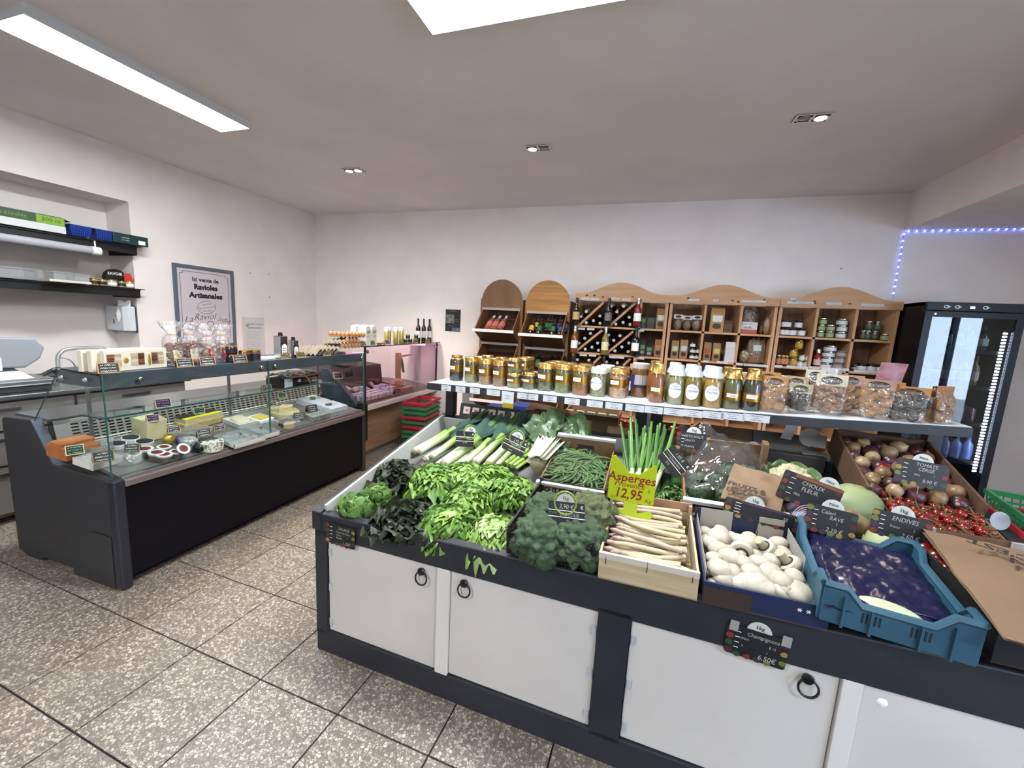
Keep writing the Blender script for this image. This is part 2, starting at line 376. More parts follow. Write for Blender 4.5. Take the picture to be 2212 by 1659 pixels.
# ================================================================== cheese counter
CX0, CX1 = -3.53, -2.575; CY0, CY1 = 1.297, 3.335
cs = thing('display_counter', 'long dark refrigerated cheese counter with glass front and slate header', 'display counter', Tr(-3.0, 2.3, 0))
ci = Tr(3.0, -2.3, 0)                                        # world -> counter
xz = Matrix(((1, 0, 0, 0), (0, 0, -1, 0), (0, 1, 0, 0), (0, 0, 0, 1)))   # prism drawn in x,z and pushed along -y
def xzp(mb, poly, y0, y1, m): return mb.prism(poly, -y1, -y0, m, ci @ xz)
prof = [(-3.53, .03), (-3.53, .845), (-3.50, .862), (-3.235, .872), (-3.07, .640), (-2.62, .622), (-2.575, .622), (-2.568, 0), (-2.66, 0), (-2.70, .03), (-3.25, .03), (-3.32, .0), (-3.44, .0)]
part('end_panel', xzp(MB(), prof, CY0, CY0+.045, case_grey), cs, bev=.006)
part('end_panel', xzp(MB(), prof, CY1-.04, CY1, case_grey), cs, bev=.004)
part('painted_lit_edge', MB().prism([(-3.232, .876), (-3.24, .868), (-3.075, .635), (-3.067, .643)], -(CY0+.043), -(CY0-.001), M('slant_lit_paint', '5d6672', .4, .3), ci @ xz), cs)  # slate-blue strip, its paler tone paints the light on the upward-facing edge
part('corner_post', MB().box(-2.617, CY0-.006, 0, -2.56, CY0+.05, .628, M('post_blue', '22242c', .42), ci), cs, bev=.012)
arc = [(-2.617+0, 0)]+[(-2.617-.22*math.cos(a)-.0, .03+.28*math.sin(a)) for a in [PI/2*k/8 for k in range(8, -1, -1)]]
part('wheel_cover', MB().prism([(-2.62, .0), (-2.62, .30), (-2.70, .305)]+[(-2.74-.24*math.sin(a), .305-.29*(1-math.cos(a))) for a in [PI/2*k/8 for k in range(1, 9)]]+[(-2.98, 0)], -(CY0+.002), -(CY0-.007), case_grey, ci @ xz), cs, bev=.003)
part('front_panel', MB().box(-2.60, CY0+.05, .06, -2.578, CY1-.03, .578, navy, ci), cs)
part('plinth', MB().box(-3.45, CY0+.06, .0, -2.66, CY1-.10, .06, M('plinth', '08080a', .6), ci), cs)
bump_m = M('bumper_steel', '9a8f8c', .35, .7)
part('sill', MB().box(-2.612, CY0+.05, .578, -2.562, CY1-.02, .615, bump_m, ci).box(-2.64, CY0+.05, .612, -2.585, CY1-.02, .63, steel, ci), cs, bev=.005)
deckm = M('deck_steel', '8d8c88', .35, .5)
part('deck', MB().add([(x, y, z+d) for d in (0, -.02) for x, z in ((-2.62, .632), (-3.10, .714)) for y in (CY0+.05, CY1-.045)], [(0, 1, 3, 2), (4, 6, 7, 5), (0, 4, 5, 1), (0, 2, 6, 4), (1, 5, 7, 3)], deckm, ci), cs)
part('rear_body', MB().box(-3.49, CY0+.045, .03, -3.13, CY1-.04, .70, M('rear_grey', '55565a', .5), ci), cs)
part('rear_ledge', MB().box(-3.50, CY0+.045, .86, -3.17, CY1-.04, .875, steel, ci).box(-3.19, CY0+.045, .70, -3.17, CY1-.04, .865, M('grille_back', '101012', .8), ci), cs)
# slotted air grille: real bars with the dark gap behind
gr = MB(); gm = M('grille_grey', 'a9a8a4', .45, .3)
g0, g1 = Vector((-3.108, 0, .700)), Vector((-3.15, 0, .865))
def gpt(y, t, d=0): q = g0.lerp(g1, t); return (q.x+d+3.0, y-2.3, q.z)
def gbar(y0, y1, t0, t1): gr.add([gpt(y0, t0), gpt(y1, t0), gpt(y1, t1), gpt(y0, t1)]+[gpt(y0, t0, -.004), gpt(y1, t0, -.004), gpt(y1, t1, -.004), gpt(y0, t1, -.004)], [(0, 1, 2, 3), (4, 7, 6, 5), (0, 4, 5, 1), (3, 2, 6, 7), (0, 3, 7, 4), (1, 5, 6, 2)], gm)
ya, yb_ = CY0+.05, CY1-.04
gbar(ya, ya+.07, 0, 1); gbar(yb_-.03, yb_, 0, 1); gbar(ya, yb_, .86, 1); gbar(ya, yb_, 0, .08)
for k in range(8): t0 = .08+.78*k/7-.026; gbar(ya+.07, yb_-.03, max(t0, .05), t0+.05)
for k in range(1, 44): y = ya+.07+(yb_-ya-.1)*k/44; gbar(y-.006, y+.006, .05, .9)
part('grille', gr, cs, kind='stuff')
part('wire_rail', MB().tube([(-3.092, ya, .735), (-3.092, yb_, .735)], .004, white, 6, ci).tube([(-3.090, ya, .722), (-3.090, yb_, .722)], .003, white, 6, ci), cs)
# header: hollow band round the top with a flat top plate
hd = MB()
xzp(hd, [(-2.925, 1.190), (-2.997, 1.108), (-2.594, 1.112), (-2.583, 1.190)], CY0+.012, CY0+.03, slate_blue)
hd.box(-2.612, CY0+.012, 1.112, -2.59, CY1-.02, 1.190, slate_blue, ci)
hd.box(-2.98, CY0+.012, 1.176, -2.60, CY1-.02, 1.188, slate_blue, ci)
part('header', hd, cs)
part('light_bar', MB().box(-2.66, CY0+.06, 1.128, -2.622, CY1-.06, 1.136, M('case_tube', 'f1f4ff', .4, emit=3.5), ci), cs)
def pane(y0, y1): return MB().add([(-2.581, y0, .628), (-2.581, y1, .628), (-2.576, y1, 1.192), (-2.576, y0, 1.192)]+[(-2.587, y0, .628), (-2.587, y1, .628), (-2.582, y1, 1.192), (-2.582, y0, 1.192)], [(0, 1, 2, 3), (7, 6, 5, 4), (0, 3, 7, 4), (1, 5, 6, 2), (3, 2, 6, 7)], glass, ci)
part('glass_pane', pane(CY0+.008, 2.258), cs); part('glass_pane', pane(2.264, CY1-.01), cs)
sg = [(-3.215, .87), (-2.935, 1.186), (-2.592, 1.19), (-2.592, .63), (-3.06, .648)]
part('end_pane', xzp(MB(), sg, CY0+.003, CY0+.009, glass), cs)
part('end_pane', xzp(MB(), sg, CY1-.012, CY1-.006, glass), cs)
for y in (CY0+.004, 2.2575, 2.261, CY1-.012): part('glass_edge', MB().box(-2.5885, y, .628, -2.5775, y+.003, 1.192, gedge, ci), cs)
ge = MB().tube([(-3.215, CY0+.006, .87), (-2.935, CY0+.006, 1.186)], .003, gedge, 5, ci); part('glass_edge', ge, cs)
knob = MB().lathe([(0, .016), (.009, .015), (.012, .01), (.012, .004), (.007, 0)], M('knob_chrome', 'cfcfd2', .18, 1), 14).mesh('knob')
for y in (1.46, 2.20, 2.31, 3.28): part('knob', knob, cs, ci @ Tr(-2.576, y, 1.150) @ Ry(PI/2))
for x, z in ((-2.90, 1.145), (-2.70, 1.15)): part('knob', knob, cs, ci @ Tr(x, CY0+.003, z) @ Rx(PI/2))
# inner glass shelf on two uprights
sh = MB().box(-3.085, CY0+.14, .890, -2.885, CY1-.06, .897, GLASS('shelf_glass', 'eef6f4', .02), ci)
gs = part('glass_shelf', sh, cs)
part('shelf_edge', MB().box(-2.8845, CY0+.14, .889, -2.883, CY1-.06, .898, gedge, ci), gs); part('shelf_edge', MB().box(-3.085, CY0+.138, .889, -2.885, CY0+.1395, .898, gedge, ci), gs)
for y in (CY0+.17, 2.32, CY1-.1):
    up = MB(); up.box(-3.075, y, .715, -3.06, y+.015, 1.18, steel, ci); up.box(-3.07, y+.002, .875, -2.90, y+.012, .889, steel, ci)
    part('shelf_support', up, cs)

# ------------------------------------------------------------------ small slate price tags (folded, standing): frame, board, writing
def tagkit(cw, ch, frame, board, wr, n=3):
    f, b, q = MB(), MB(), MB(); t = .004*(ch/.05); mx = Rx(PI/2-.35)
    for a in ((-cw/2, 0, cw/2, t), (-cw/2, ch-t, cw/2, ch), (-cw/2, t, -cw/2+t, ch-t), (cw/2-t, t, cw/2, ch-t)): f.box(a[0], a[1], -.003, a[2], a[3], .0015, frame, mx)
    f.add([(-cw/2, 0, -.003), (cw/2, 0, -.003), (cw/2, ch, -.003), (-cw/2, ch, -.003)], [(3, 2, 1, 0)], frame, mx)
    f.add([(-cw/2, ch*math.cos(.35), .0), (cw/2, ch*math.cos(.35), 0), (cw/2, .002+ch*.75, 0), (-cw/2, .002+ch*.75, 0)], [], frame)
    c, s_ = ch*math.cos(.35), ch*math.sin(.35)
    f.add([(-cw/2, s_, c), (cw/2, s_, c), (cw/2, 2*s_, .001), (-cw/2, 2*s_, .001)], [(0, 1, 2, 3), (3, 2, 1, 0)], frame)
    b.box(-cw/2+t, t, -.002, cw/2-t, ch-t, .0005, board, mx)
    for k in range(n): scrib(q, -cw*.36, ch*(.76-.56*k/(n-1) if n > 1 else .5), cw*.7, ch*.15, wr, k+int(cw*999), .14, mx @ Tr(0, 0, .0012))
    return kit(('frame', f, None), ('board', b, 0), ('lettering', q, 1))
tan = M('tag_wood', 'b9925e', .6); slate = M('slate_board', '1a1d22', .6); cream = M('tag_cream', 'd8cfa8', .6)
pur = M('tag_purple', '2c1c38', .6); grn = M('tag_green', '14301f', .6); ylw = M('chalk_yellow', 'd8d878', .8); pnk = M('chalk_pink', 'd29cc8', .8); gch = M('chalk_green', 'a6d8b0', .8); nvy = M('tag_navy', '141c30', .6)
TK = dict(top=tagkit(.085, .056, tan, slate, chalk), topy=tagkit(.07, .05, tan, M('slate_green', '20261c', .6), ylw), purple=tagkit(.075, .055, cream, pur, pnk), green=tagkit(.075, .055, cream, grn, gch),
          navy=tagkit(.075, .055, tan, nvy, chalk), grey=tagkit(.085, .06, M('tag_dkwood', '8d7a5a', .6), M('slate_grey', '33353a', .6), chalk), black=tagkit(.095, .065, black, slate, chalk))
def pricetag(k, x, y, z, rz, label, s=1, group='small slate price tags of the cheese counter'):
    return spawn(TK[k], 'price_tag', label, 'price tag', Tr(x, y, z) @ Rz(rz) @ Sc(s), group)
HT = 1.189; R90 = PI/2
for k, (px, rz, kk, lb) in enumerate(((236, 1.25, 'top', 'slate tag leaning before the white nougat boxes'), (402, 1.3, 'top', 'slate tag before the cellophane bags with cream labels'), (451, 1.3, 'top', 'slate tag before the bags with red labels'),
        (521, 1.3, 'top', 'slate tag before the small dark jars on the header'), (619, 1.3, 'topy', 'slate tag before the taller steel oil tin'), (652, 1.3, 'topy', 'slate tag before the shorter steel oil tin'), (708, 1.3, 'topy', 'slate tag with yellow writing before the egg trays'))):
    p = Xp(px, 795-.045*(px-250)-12, -2.60); pricetag(kk, -2.605, p.y, HT, rz, lb, group='slate tags on the counter header')

# ------------------------------------------------------------------ goods on the header
# nougat boxes: three standing one behind the other, windows showing wrapped pieces
nb = M('box_cream', 'e6dfcb', .6); nwin = M('box_window', 'cfc9bb', .2); gol = M('gilt', 'd9b25a', .35, .7)
sweets = [M('sweet_%d' % k, c, .3) for k, c in enumerate(('8a5238', 'd9cdb4', '6d3a2a', 'c9b79a', '433030', 'b9a184'))]
def nougat(full, label, x, y):
    L, Hh = .315, .112
    t = thing('nougat_box', label, 'box', Tr(x, y, HT) @ Rz(R90+.12), 'white nougat gift boxes')
    bd = MB().box(-L/2, 0, 0, L/2, .028, Hh, nb); part('carton', bd, t, bev=.002)
    if full:
        for j, x0 in enumerate((-.115, .0, .105)):
            q = part('window', MB().box(x0-.035, -.0012, .022, x0+.035, 0, .094, nwin), t)
            for i in range(8):
                cx_, cz = x0-.017+.034*(i % 2), .034+.0165*(i//2)
                part('sweet', MB().box(cx_-.015, -.005, cz-.007, cx_+.015, -.001, cz+.007, sweets[(i*5+j*3) % 6]), q)
        part('gilt_emblem', MB().ell((-.058, -.001, .055), (.013, .002, .017), gol, 12, 8), t); part('gilt_emblem', MB().ell((.06, -.001, .05), (.008, .002, .035), gol, 12, 8), t)
    return t
nougat(1, 'front nougat box with three windows of wrapped sweets', -2.66, 1.505)
nougat(0, 'nougat box in the middle of the row of three', -2.70, 1.472)
nougat(0, 'nougat box at the back of the row of three', -2.745, 1.455)
# cellophane gift bags: clear crinkled film with sweets inside and a card
cello = GLASS('cellophane', 'ffffff', .22, .06, .06, bump=1.0, bscale=60)
def cbag(x, y, h, w_, card, fill, label, seed):
    t = thing('cellophane_bag', label, 'bag', Tr(x, y, HT), 'cellophane gift bags on the counter header')
    rn = random.Random(seed); o = Vector((seed*3.3, 0, 0))
    def f(u, v):
        a = 2*PI*u; nz = noise.noise(Vector((math.cos(a)*3, math.sin(a)*3, v*7))+o)
        if v < .62: r = w_*(.78+.22*math.sin(min(1, v*5)*PI/2))*(1+.06*nz)
        elif v < .72: r = w_*(1-.62*((v-.62)/.10))*(1+.1*nz)
        else: r = w_*(.38+1.0*((v-.72)/.28)**.8)*(1+.35*nz)
        return (r*math.cos(a), r*math.sin(a)*.72, h*v*(1+(.06*nz if v > .9 else 0)))
    part('film', MB().sheet(30, 22, f, cello), t)
    part('tie', MB().ring(w_*.36, .004, gol, 16, 6, Tr(0, 0, h*.715) @ Sc(1, .72, 1)), t)
    piece = MB().ell((0, 0, 0), (.021, .016, .013), fill, 8, 6, amp=.3, seed=seed).mesh('sweet')
    for k in range(26):
        a = rn.uniform(0, 6.28); r = w_*.7*math.sqrt(rn.random()); z = .014+.48*h*(k/26)
        part('sweet', piece, t, Tr(r*math.cos(a), r*math.sin(a)*.7, z) @ Rz(rn.uniform(0, 6)) @ Rx(rn.uniform(-1, 1)))
    cd_ = MB().prism(rrect(.038, .066, .003), 0, .0015, card); q = part('card', cd_, t, Tr(w_*.78+.004, -.012, .068) @ Rz(R90+.15) @ Rx(R90-.1))
    part('card_emblem', MB().prism([(.011*math.cos(a), .006+.011*math.sin(a)) for a in [2*PI*k/14 for k in range(14)]], .0015, .0022, M('emblem_gilt', 'cbb277', .5)), q)
    return t
cc = M('card_cream', 'ddd3ac', .6); cr_ = M('card_red', 'b3133a', .5); car = M('caramel', '8f4a1e', .35); wsw = M('white_sweet', 'cbb6a4', .4)
for k, (px, card, fill, lb) in enumerate(((372, cc, car, 'cellophane bag with a cream card nearest the nougat boxes'), (416, cc, car, 'cellophane bag with a cream card, second from the nougat boxes'), (448, cr_, wsw, 'cellophane bag of pale sweets with a red card, middle of the row'), (484, cr_, wsw, 'cellophane bag with a red card beside the dark jars'))):
    y = Xp(px, 760, -2.70).y; cbag(-2.695-.03*(k % 2), y, .265 if k < 2 else .25, .06, card, fill, lb, k+1)
# small dark jars
lidg = M('lid_gold', 'c79c3e', .25, 1)
dark = M('jar_dark', '2a1a22', .12, coat=.5); lbl_p = M('label_dark', '1c1628', .5); terr = M('terrine', '6d4a35', .15, coat=.6)
def sjar(r, h, body, lid, lab, lh=.5, n=18):
    b = MB().lathe([(r*.9, 0), (r, .004), (r, h*.8), (r*.93, h*.86), (r*.93, h*.88)], body, n)
    l = MB().lathe([(r*.97, h*.86), (r*.99, h*.87), (r*.99, h*.985), (r*.93, h), (0, h)], lid, n)
    q = MB().lathe([(r*1.008, h*.42-h*lh*.45), (r*1.008, h*.42+h*lh*.45)], lab, n)
    q.f = [f for f in q.f if len(f) == 4]; q.mi = q.mi[:len(q.f)]; q.sm = q.sm[:len(q.f)]
    return kit(('jar_body', b, None), ('lid', l, 0), ('label', q, 0))
KD = sjar(.036, .055, dark, lidg, lbl_p, .55); KT = sjar(.037, .078, terr, lidg, lbl_p, .6)
for x, y_, z, kk, lb in ((-2.665, 500, 0, KD, 'small dark jar at the foot of the stack beside the cellophane bags'), (-2.665, 500, .056, KD, 'small dark jar on top of another beside the cellophane bags'), (-2.65, 528, 0, KT, 'brown terrine jar left of its twin on the header'), (-2.65, 550, 0, KT, 'brown terrine jar right of its twin on the header')):
    y = Xp(y_, 765, x).y; spawn(kk, 'jar', lb, 'jar', Tr(x, y, HT+z), 'small jars on the counter header')
# wrapped paper behind
solo('folded_paper', MB().box(-.05, -.09, 0, .05, .09, .012, paper), 'white papers lying on the header between jars and oil tins', 'paper', Tr(-2.72, Xp(575, 775, -2.72).y, HT) @ Rz(.1))
# oil tins
tin = M('tin_steel', 'b4b6b8', .22, 1); tlab = M('tin_label', '17181b', .5)
def oiltin(px, x, w_, h, label):
    y = Xp(px, 765, x).y; t = thing('oil_tin', label, 'oil tin', Tr(x, y, HT) @ Rz(.1), 'steel olive oil tins')
    part('can', MB().box(-w_*.42, -w_/2, 0, w_*.42, w_/2, h, tin), t, bev=.006); 
    part('cap', MB().cyl(.017, h-.002, h+.012, black, 14).cyl(.014, h+.01, h+.026, black, 14), t)
    q = part('label', MB().box(w_*.42, -w_*.46, h*.12, w_*.42+.001, w_*.46, h*.72, tlab), t)
    ww = MB().prism([(-w_*.36, h*.18), (w_*.36, h*.18)]+[(w_*.36*math.cos(a), h*.5+w_*.36*math.sin(a)) for a in [PI*k/10 for k in range(11)]], 0, .0008, paper, Tr(w_*.42+.001, 0, 0) @ Rz(R90) @ Rx(R90))
    l = part('label_white', ww, q)
    q2 = MB(); 
    for k in range(3): scrib(q2, -w_*.28, h*(.46-.09*k), w_*.56, h*.045, ink, k+px, .2, Tr(w_*.42+.0022, 0, 0) @ Rz(R90) @ Rx(R90))
    part('lettering', q2, q)
oiltin(607, -2.66, .076, .175, 'taller steel olive oil tin with a black label')
oiltin(634, -2.66, .060, .138, 'shorter steel olive oil tin with a black label')
# egg trays: pulp boards of cups, eggs in the upper ones
pulp = M('egg_pulp', '8d8271', .95, col2='7d7263', scale=40, bump=.3, bscale=200); eggm = M('egg', 'c08a5d', .5, col2='b07748', scale=6)
NX, NY, PT = 5, 6, .046
def cup(u, v): return .022+.020*math.cos(2*PI*u*NX)*math.cos(2*PI*v*NY)*(-1)
def traym(): return MB().sheet(NX*8, NY*8, lambda u, v: ((u-.5)*NX*PT, (v-.5)*NY*PT, .024+.02*(-math.cos(2*PI*u*NX)*.5-math.cos(2*PI*v*NY)*.5)*1.0), pulp)
tray_me = traym().mesh('pulp_board'); egg_me = MB().ell((0, 0, .0), (.021, .021, .027), eggm, 12, 8).mesh('egg')
def eggtray(x, y, z, filled, label, rz=0, nx=NX):
    t = thing('egg_tray', label, 'egg tray', Tr(x, y, z) @ Rz(rz), 'pulp egg trays on the counter header')
    part('pulp_board', tray_me, t)
    for i in range(NX):
        for j in range(NY):
            if filled(i, j):
                o = tag(link('egg', egg_me, None, Tr(x, y, z) @ Rz(rz) @ Tr((i-(NX-1)/2)*PT, (j-(NY-1)/2)*PT, .036)), 'brown egg sitting in a cup of the stacked pulp trays', 'egg', 'brown eggs in the stacked trays')
ey = Xp(736, 760, -2.72).y
for k in range(5): eggtray(-2.73, Xp(690, 765, -2.7).y+.01*k, HT+.001+.009*k, lambda i, j: False, ['lowest empty pulp tray of the low nested stack', 'second lowest empty pulp tray of the nested stack', 'middle empty pulp tray of the nested stack', 'second highest empty pulp tray of the nested stack', 'topmost empty pulp tray of the nested stack'][k])
eggtray(-2.725, ey+.03, HT+.044, lambda i, j: i == NX-1 or j == NY-1, 'lower filled egg tray beside the milk cartons')
eggtray(-2.725, ey+.01, HT+.092, lambda i, j: (i == NX-1 or j == NY-1) and j > 1, 'upper filled egg tray, empty cups at its near end')
eggtray(-2.725, ey+.10, HT+.140, lambda i, j: j > -1 and (i == NX-1 or j in (0, 5)), 'topmost egg tray full of brown eggs')

# ------------------------------------------------------------------ inside the counter
DZ = .630
def inn(px, py, z=DZ+.005): return Zp(px, py, z)
rind = M('cheese_rind', '8f8b80', .8, col2='6f6c64', scale=40, bump=.5, bscale=90); ivory = M('cheese_ivory', 'dcd0a6', .55, col2='cdbf90', scale=12)
bluec = M('blue_cheese', 'd3d2bf', .6, col2='5f6a66', scale=55, lo=.52, hi=.6); orange = M('cheese_orange', 'b56f3a', .55, col2='a05f2e', scale=14, bump=.2)
yellow = M('cheese_yellow', 'd9c257', .5); ashm = M('cheese_ash', '75766f', .8, col2='a9a99c', scale=60, lo=.45, hi=.6); wrap = GLASS('cling_film', 'ffffff', .12, .1, .12, bump=.7, bscale=40)
whitec = M('cheese_white', 'dad8cf', .6)
def wedge(R, a, h, top, side, n=10):
    """a cut cake of cheese: rind part and cut paste"""
    return [(0, 0)]+[(R*math.cos(-a/2+a*k/n), R*math.sin(-a/2+a*k/n)) for k in range(n+1)]
def chz(name, label, mb_parts, mx, cat='cheese'):
    if len(mb_parts) == 1: return solo(name, mb_parts[0][1], label, cat, mx, bev=.006)
    t = thing(name, label, cat, mx)
    for n, m in mb_parts: part(n, m, t, bev=.003)
    return t
DKN = Vector((.171, 0, 1)).normalized(); DKO = Vector((-2.62, 0, .632))
def DK(px, py, rz=0, dx=0, dy=0):
    """standing on the sloping deck at what is seen at a pixel"""
    p = on(px, py, DKO, DKN); x = max(-3.06, min(-2.64, p.x+dx)); return Tr(x, p.y+dy, .632+(-2.62-x)*.171+.0015) @ Ry(.169) @ Rz(rz)
def filmtop(w_, d_, h, seed): return MB().sheet(12, 12, lambda u, v: ((u-.5)*w_, (v-.5)*d_, h+.012*abs(noise.noise(Vector((u*6, v*6, seed))))), wrap)
chz('cheese_loaf', 'orange loaf of cheese cut in a wedge at the near end', [('paste', MB().prism([(-.085, -.075), (.05, -.075), (.07, .075), (-.06, .075)], 0, .075, orange).prism([(-.06, -.077), (.02, -.077), (.03, .077), (-.04, .077)], .06, .095, orange))], DK(142, 985, .15, .02, .03))
t = thing('cheese_block', 'tall square block of pale yellow cheese', 'cheese', DK(322, 945, .1)); part('paste', MB().box(-.065, -.06, 0, .065, .06, .135, ivory), t, bev=.005)
t = thing('hard_cheese', 'half wheel of hard cheese under a black and yellow paper', 'cheese', DK(430, 918, .1))
part('paste', MB().box(-.05, -.15, 0, .055, .15, .05, M('comte', 'c8b277', .55, col2='bba468', scale=18)).box(-.055, -.14, .045, .045, .14, .078, ivory), t, bev=.006)
part('paper_black', MB().box(-.055, -.142, .0785, .01, .142, .081, black), t); part('paper_yellow', MB().box(.01, -.14, .0785, .043, .138, .0815, M('yellow_paper', 'd9cf1f', .5)), t)
chz('blue_cheese', 'round blue veined cheese wrapped in film by the dark tag', [('paste', MB().lathe([(.0, 0), (.042, 0), (.047, .008), (.047, .062), (.042, .07), (0, .07)], ashm, 24)), ('film', MB().lathe([(.048, .0), (.05, .066), (.035, .076), (.0, .082)], wrap, 20, crimp=.05))], DK(407, 970))
chz('roquefort', 'half cake of white blue-spotted cheese near the front glass', [('paste', MB().prism(wedge(.075, 3.3, .08, 0, 0, 14), 0, .062, bluec))], DK(458, 972, -.25))
chz('tomme', 'large grey cheese half wrapped in film behind the spotted half cake', [('paste', MB().prism(wedge(.085, 3.1, .06, 0, 0, 14), 0, .045, rind)), ('film', filmtop(.17, .18, .046, 3))], DK(425, 942, .5))
chz('tomme', 'large flat grey cheese at the near end behind two tags', [('paste', MB().prism(wedge(.095, 2.4, .06, 0, 0, 14), 0, .05, rind)), ('film', filmtop(.15, .17, .052, 8))], DK(200, 978, -.5))
chz('brie', 'white square cheese on paper in the near front corner', [('paste', MB().box(-.075, -.075, 0, .065, .07, .04, whitec)), ('film', filmtop(.16, .16, .041, 1))], DK(205, 1000, .12, .02, .01))
chz('cheese_dish', 'cut cheese wrapped in film on a paper near the front', [('paste', MB().prism(wedge(.06, 1.8, .05, 0, 0), 0, .05, whitec)), ('film', MB().lathe([(.07, 0), (.06, .04), (.03, .068), (.012, .072)], wrap, 18, crimp=.15))], DK(276, 996, .8))
tubw = M('tub_white', 'dadbdc', .4); tubb = M('tub_red', '6d2418', .4); tubside = M('tub_clear', '7a6a5c', .3)
TUB = kit(('tub_body', MB().lathe([(.034, 0), (.042, .042)], tubside, 20), None), ('lid', MB().lathe([(.044, .040), (.045, .050), (.040, .052), (.028, .050)], tubw, 24), 0), ('lid_label', MB().lathe([(.029, .0502), (0, .0505)], tubb, 24), 0))
for px, py, s, lb in ((312, 985, .95, 'red-lidded white tub farthest left in the group'), (338, 993, .95, 'red-lidded white tub in the middle, nearer the glass'), (364, 1001, .92, 'red-lidded white tub closest to the front glass'), (354, 978, .8, 'small white tub behind the red-lidded ones'), (380, 988, .8, 'small red-topped tub right of the red-lidded ones')): spawn(TUB, 'cheese_tub', lb, 'tub', DK(px, py) @ Sc(s), 'white cheese tubs with red lids')
spawn(TUB, 'cheese_tub', 'white tub tipped up on its side with a red spot', 'tub', DK(400, 992) @ Tr(0, 0, .035) @ Ry(.75) @ Sc(.8), 'white cheese tubs with red lids')
blk = M('box_black_lid', '1b1b1f', .4)
CB = kit(('box_body', MB().lathe([(.050, 0), (.052, .03)], tubw, 24), None), ('lid', MB().lathe([(.053, .026), (.053, .036), (.048, .037)], tubw, 24), 0), ('lid_label', MB().lathe([(.048, .0372), (0, .0375)], blk, 24), 0))
for px, py, lb in ((252, 968, 'black and white round cheese box nearest the end glass'), (282, 955, 'black and white round cheese box behind the first'), (312, 963, 'black and white round cheese box beside the yellow block')): spawn(CB, 'cheese_box', lb, 'box', DK(px, py) @ Sc(.85), 'round black and white cheese boxes')
traym_ = M('tray_white', 'c9c9c4', .5); clear = GLASS('clear_lid', 'f2f4f4', .06, .02, .06)
def tray(px, py, w_, d_, label, filler):
    t = thing('cheese_tray', label, 'tray', DK(px, py), 'white trays under clear lids')
    b = MB().box(-w_/2, -d_/2, 0, w_/2, d_/2, .008, traym_)
    for a in ((-w_/2, -d_/2, w_/2, -d_/2+.006), (-w_/2, d_/2-.006, w_/2, d_/2), (-w_/2, -d_/2, -w_/2+.006, d_/2), (w_/2-.006, -d_/2, w_/2, d_/2)): b.box(a[0], a[1], 0, a[2], a[3], .034, traym_)
    part('tray_body', b, t); part('clear_lid', MB().box(-w_/2, -d_/2, .035, w_/2, d_/2, .038, clear), t); part('lid_knob', MB().lathe([(.006, .038), (.006, .046), (.012, .05), (.011, .057), (0, .059)], M('knob_chrome'), 12), t)
    r = random.Random(px)
    for k in range(filler): part('cheese_round', MB().lathe([(.0, 0), (.022, 0), (.022, .018), (.0, .019)], whitec, 14), t, Tr(r.uniform(-w_*.36, w_*.36), (k+.5)/filler*d_*.8-d_*.4, .009))
tray(520, 953, .20, .24, 'clear-lidded tray of small round white cheeses', 7); tray(562, 938, .19, .17, 'clear-lidded white tray with chrome knob, nearly empty', 1)
chz('cheese_tray', 'open tray of grated pale cheese beside the slices', [('tray_body', MB().box(-.085, -.075, 0, .085, .075, .035, traym_)), ('filling', MB().ell((0, 0, .035), (.075, .066, .018), M('ravioli', 'dccfae', .6), 14, 8, amp=.5, fq=6))], DK(518, 916), 'tray')
chz('cheese_slices', 'flat yellow sliced cheese on white paper', [('paper', MB().box(-.07, -.07, 0, .07, .07, .026, paper)), ('slices', MB().box(-.048, -.052, .026, .052, .052, .032, yellow))], DK(562, 908, .1))
t = thing('soft_cheese', 'broad pale wheel of soft cheese with a smaller wedge on top', 'cheese', DK(612, 897))
part('wheel', MB().lathe([(0, 0), (.115, 0), (.123, .015), (.12, .042), (0, .044)], M('morbier', 'c9c08f', .7, col2='aaa27a', scale=20), 28), t); part('wedge', MB().prism(wedge(.085, 1.9, 0, 0, 0), .044, .088, ivory), t, Tr(-.03, 0, 0))
t = thing('ravioli_box', 'white carton with script lettering at the far end', 'box', DK(676, 873, .04), 'white ravioli cartons')
part('carton', MB().box(-.10, -.11, 0, .11, .11, .05, M('carton_white', 'd5dade', .6)), t, bev=.002)
text("La Raviol'adie", .032, ink, Tr(0, 0, .0508) @ Rz(R90), t, shear=.4)
t = thing('ravioli_box', 'white carton in front of another, tag on top', 'box', DK(716, 884, .02), 'white ravioli cartons')
part('carton', MB().box(-.085, -.11, 0, .09, .11, .045, M('carton_white')), t, bev=.002)
text("Raviol'adie", .03, ink, Tr(0, 0, .0458) @ Rz(R90), t, shear=.4)
chz('ash_cheese', 'low grey cheese brick in film near the far front', [('paste', MB().box(-.045, -.10, 0, .045, .10, .038, ashm)), ('film', filmtop(.1, .22, .039, 4))], DK(686, 903))
chz('wrapped_cheese', 'wrapped cut cheese with dark paste beside the clear tray', [('paste', MB().prism(wedge(.065, 2.2, 0, 0, 0), 0, .045, M('cheese_tan', 'bfae84', .6))), ('dark_paste', MB().box(-.05, -.03, 0, .0, .05, .048, M('quince', '4a1f22', .4))), ('film', filmtop(.14, .16, .05, 9))], DK(618, 922))
chz('wrapped_cheese', 'gold and violet wrapped cheese before the yellow block', [('paste', MB().ell((0, 0, .034), (.036, .034, .036), M('gold_wrap', 'b79f4a', .35, .6, bump=.5), 14, 9, amp=.2)), ('wrapper', MB().ell((.03, .045, .026), (.026, .026, .03), M('violet_wrap', '4a4068', .4), 12, 8, amp=.2))], DK(364, 960))
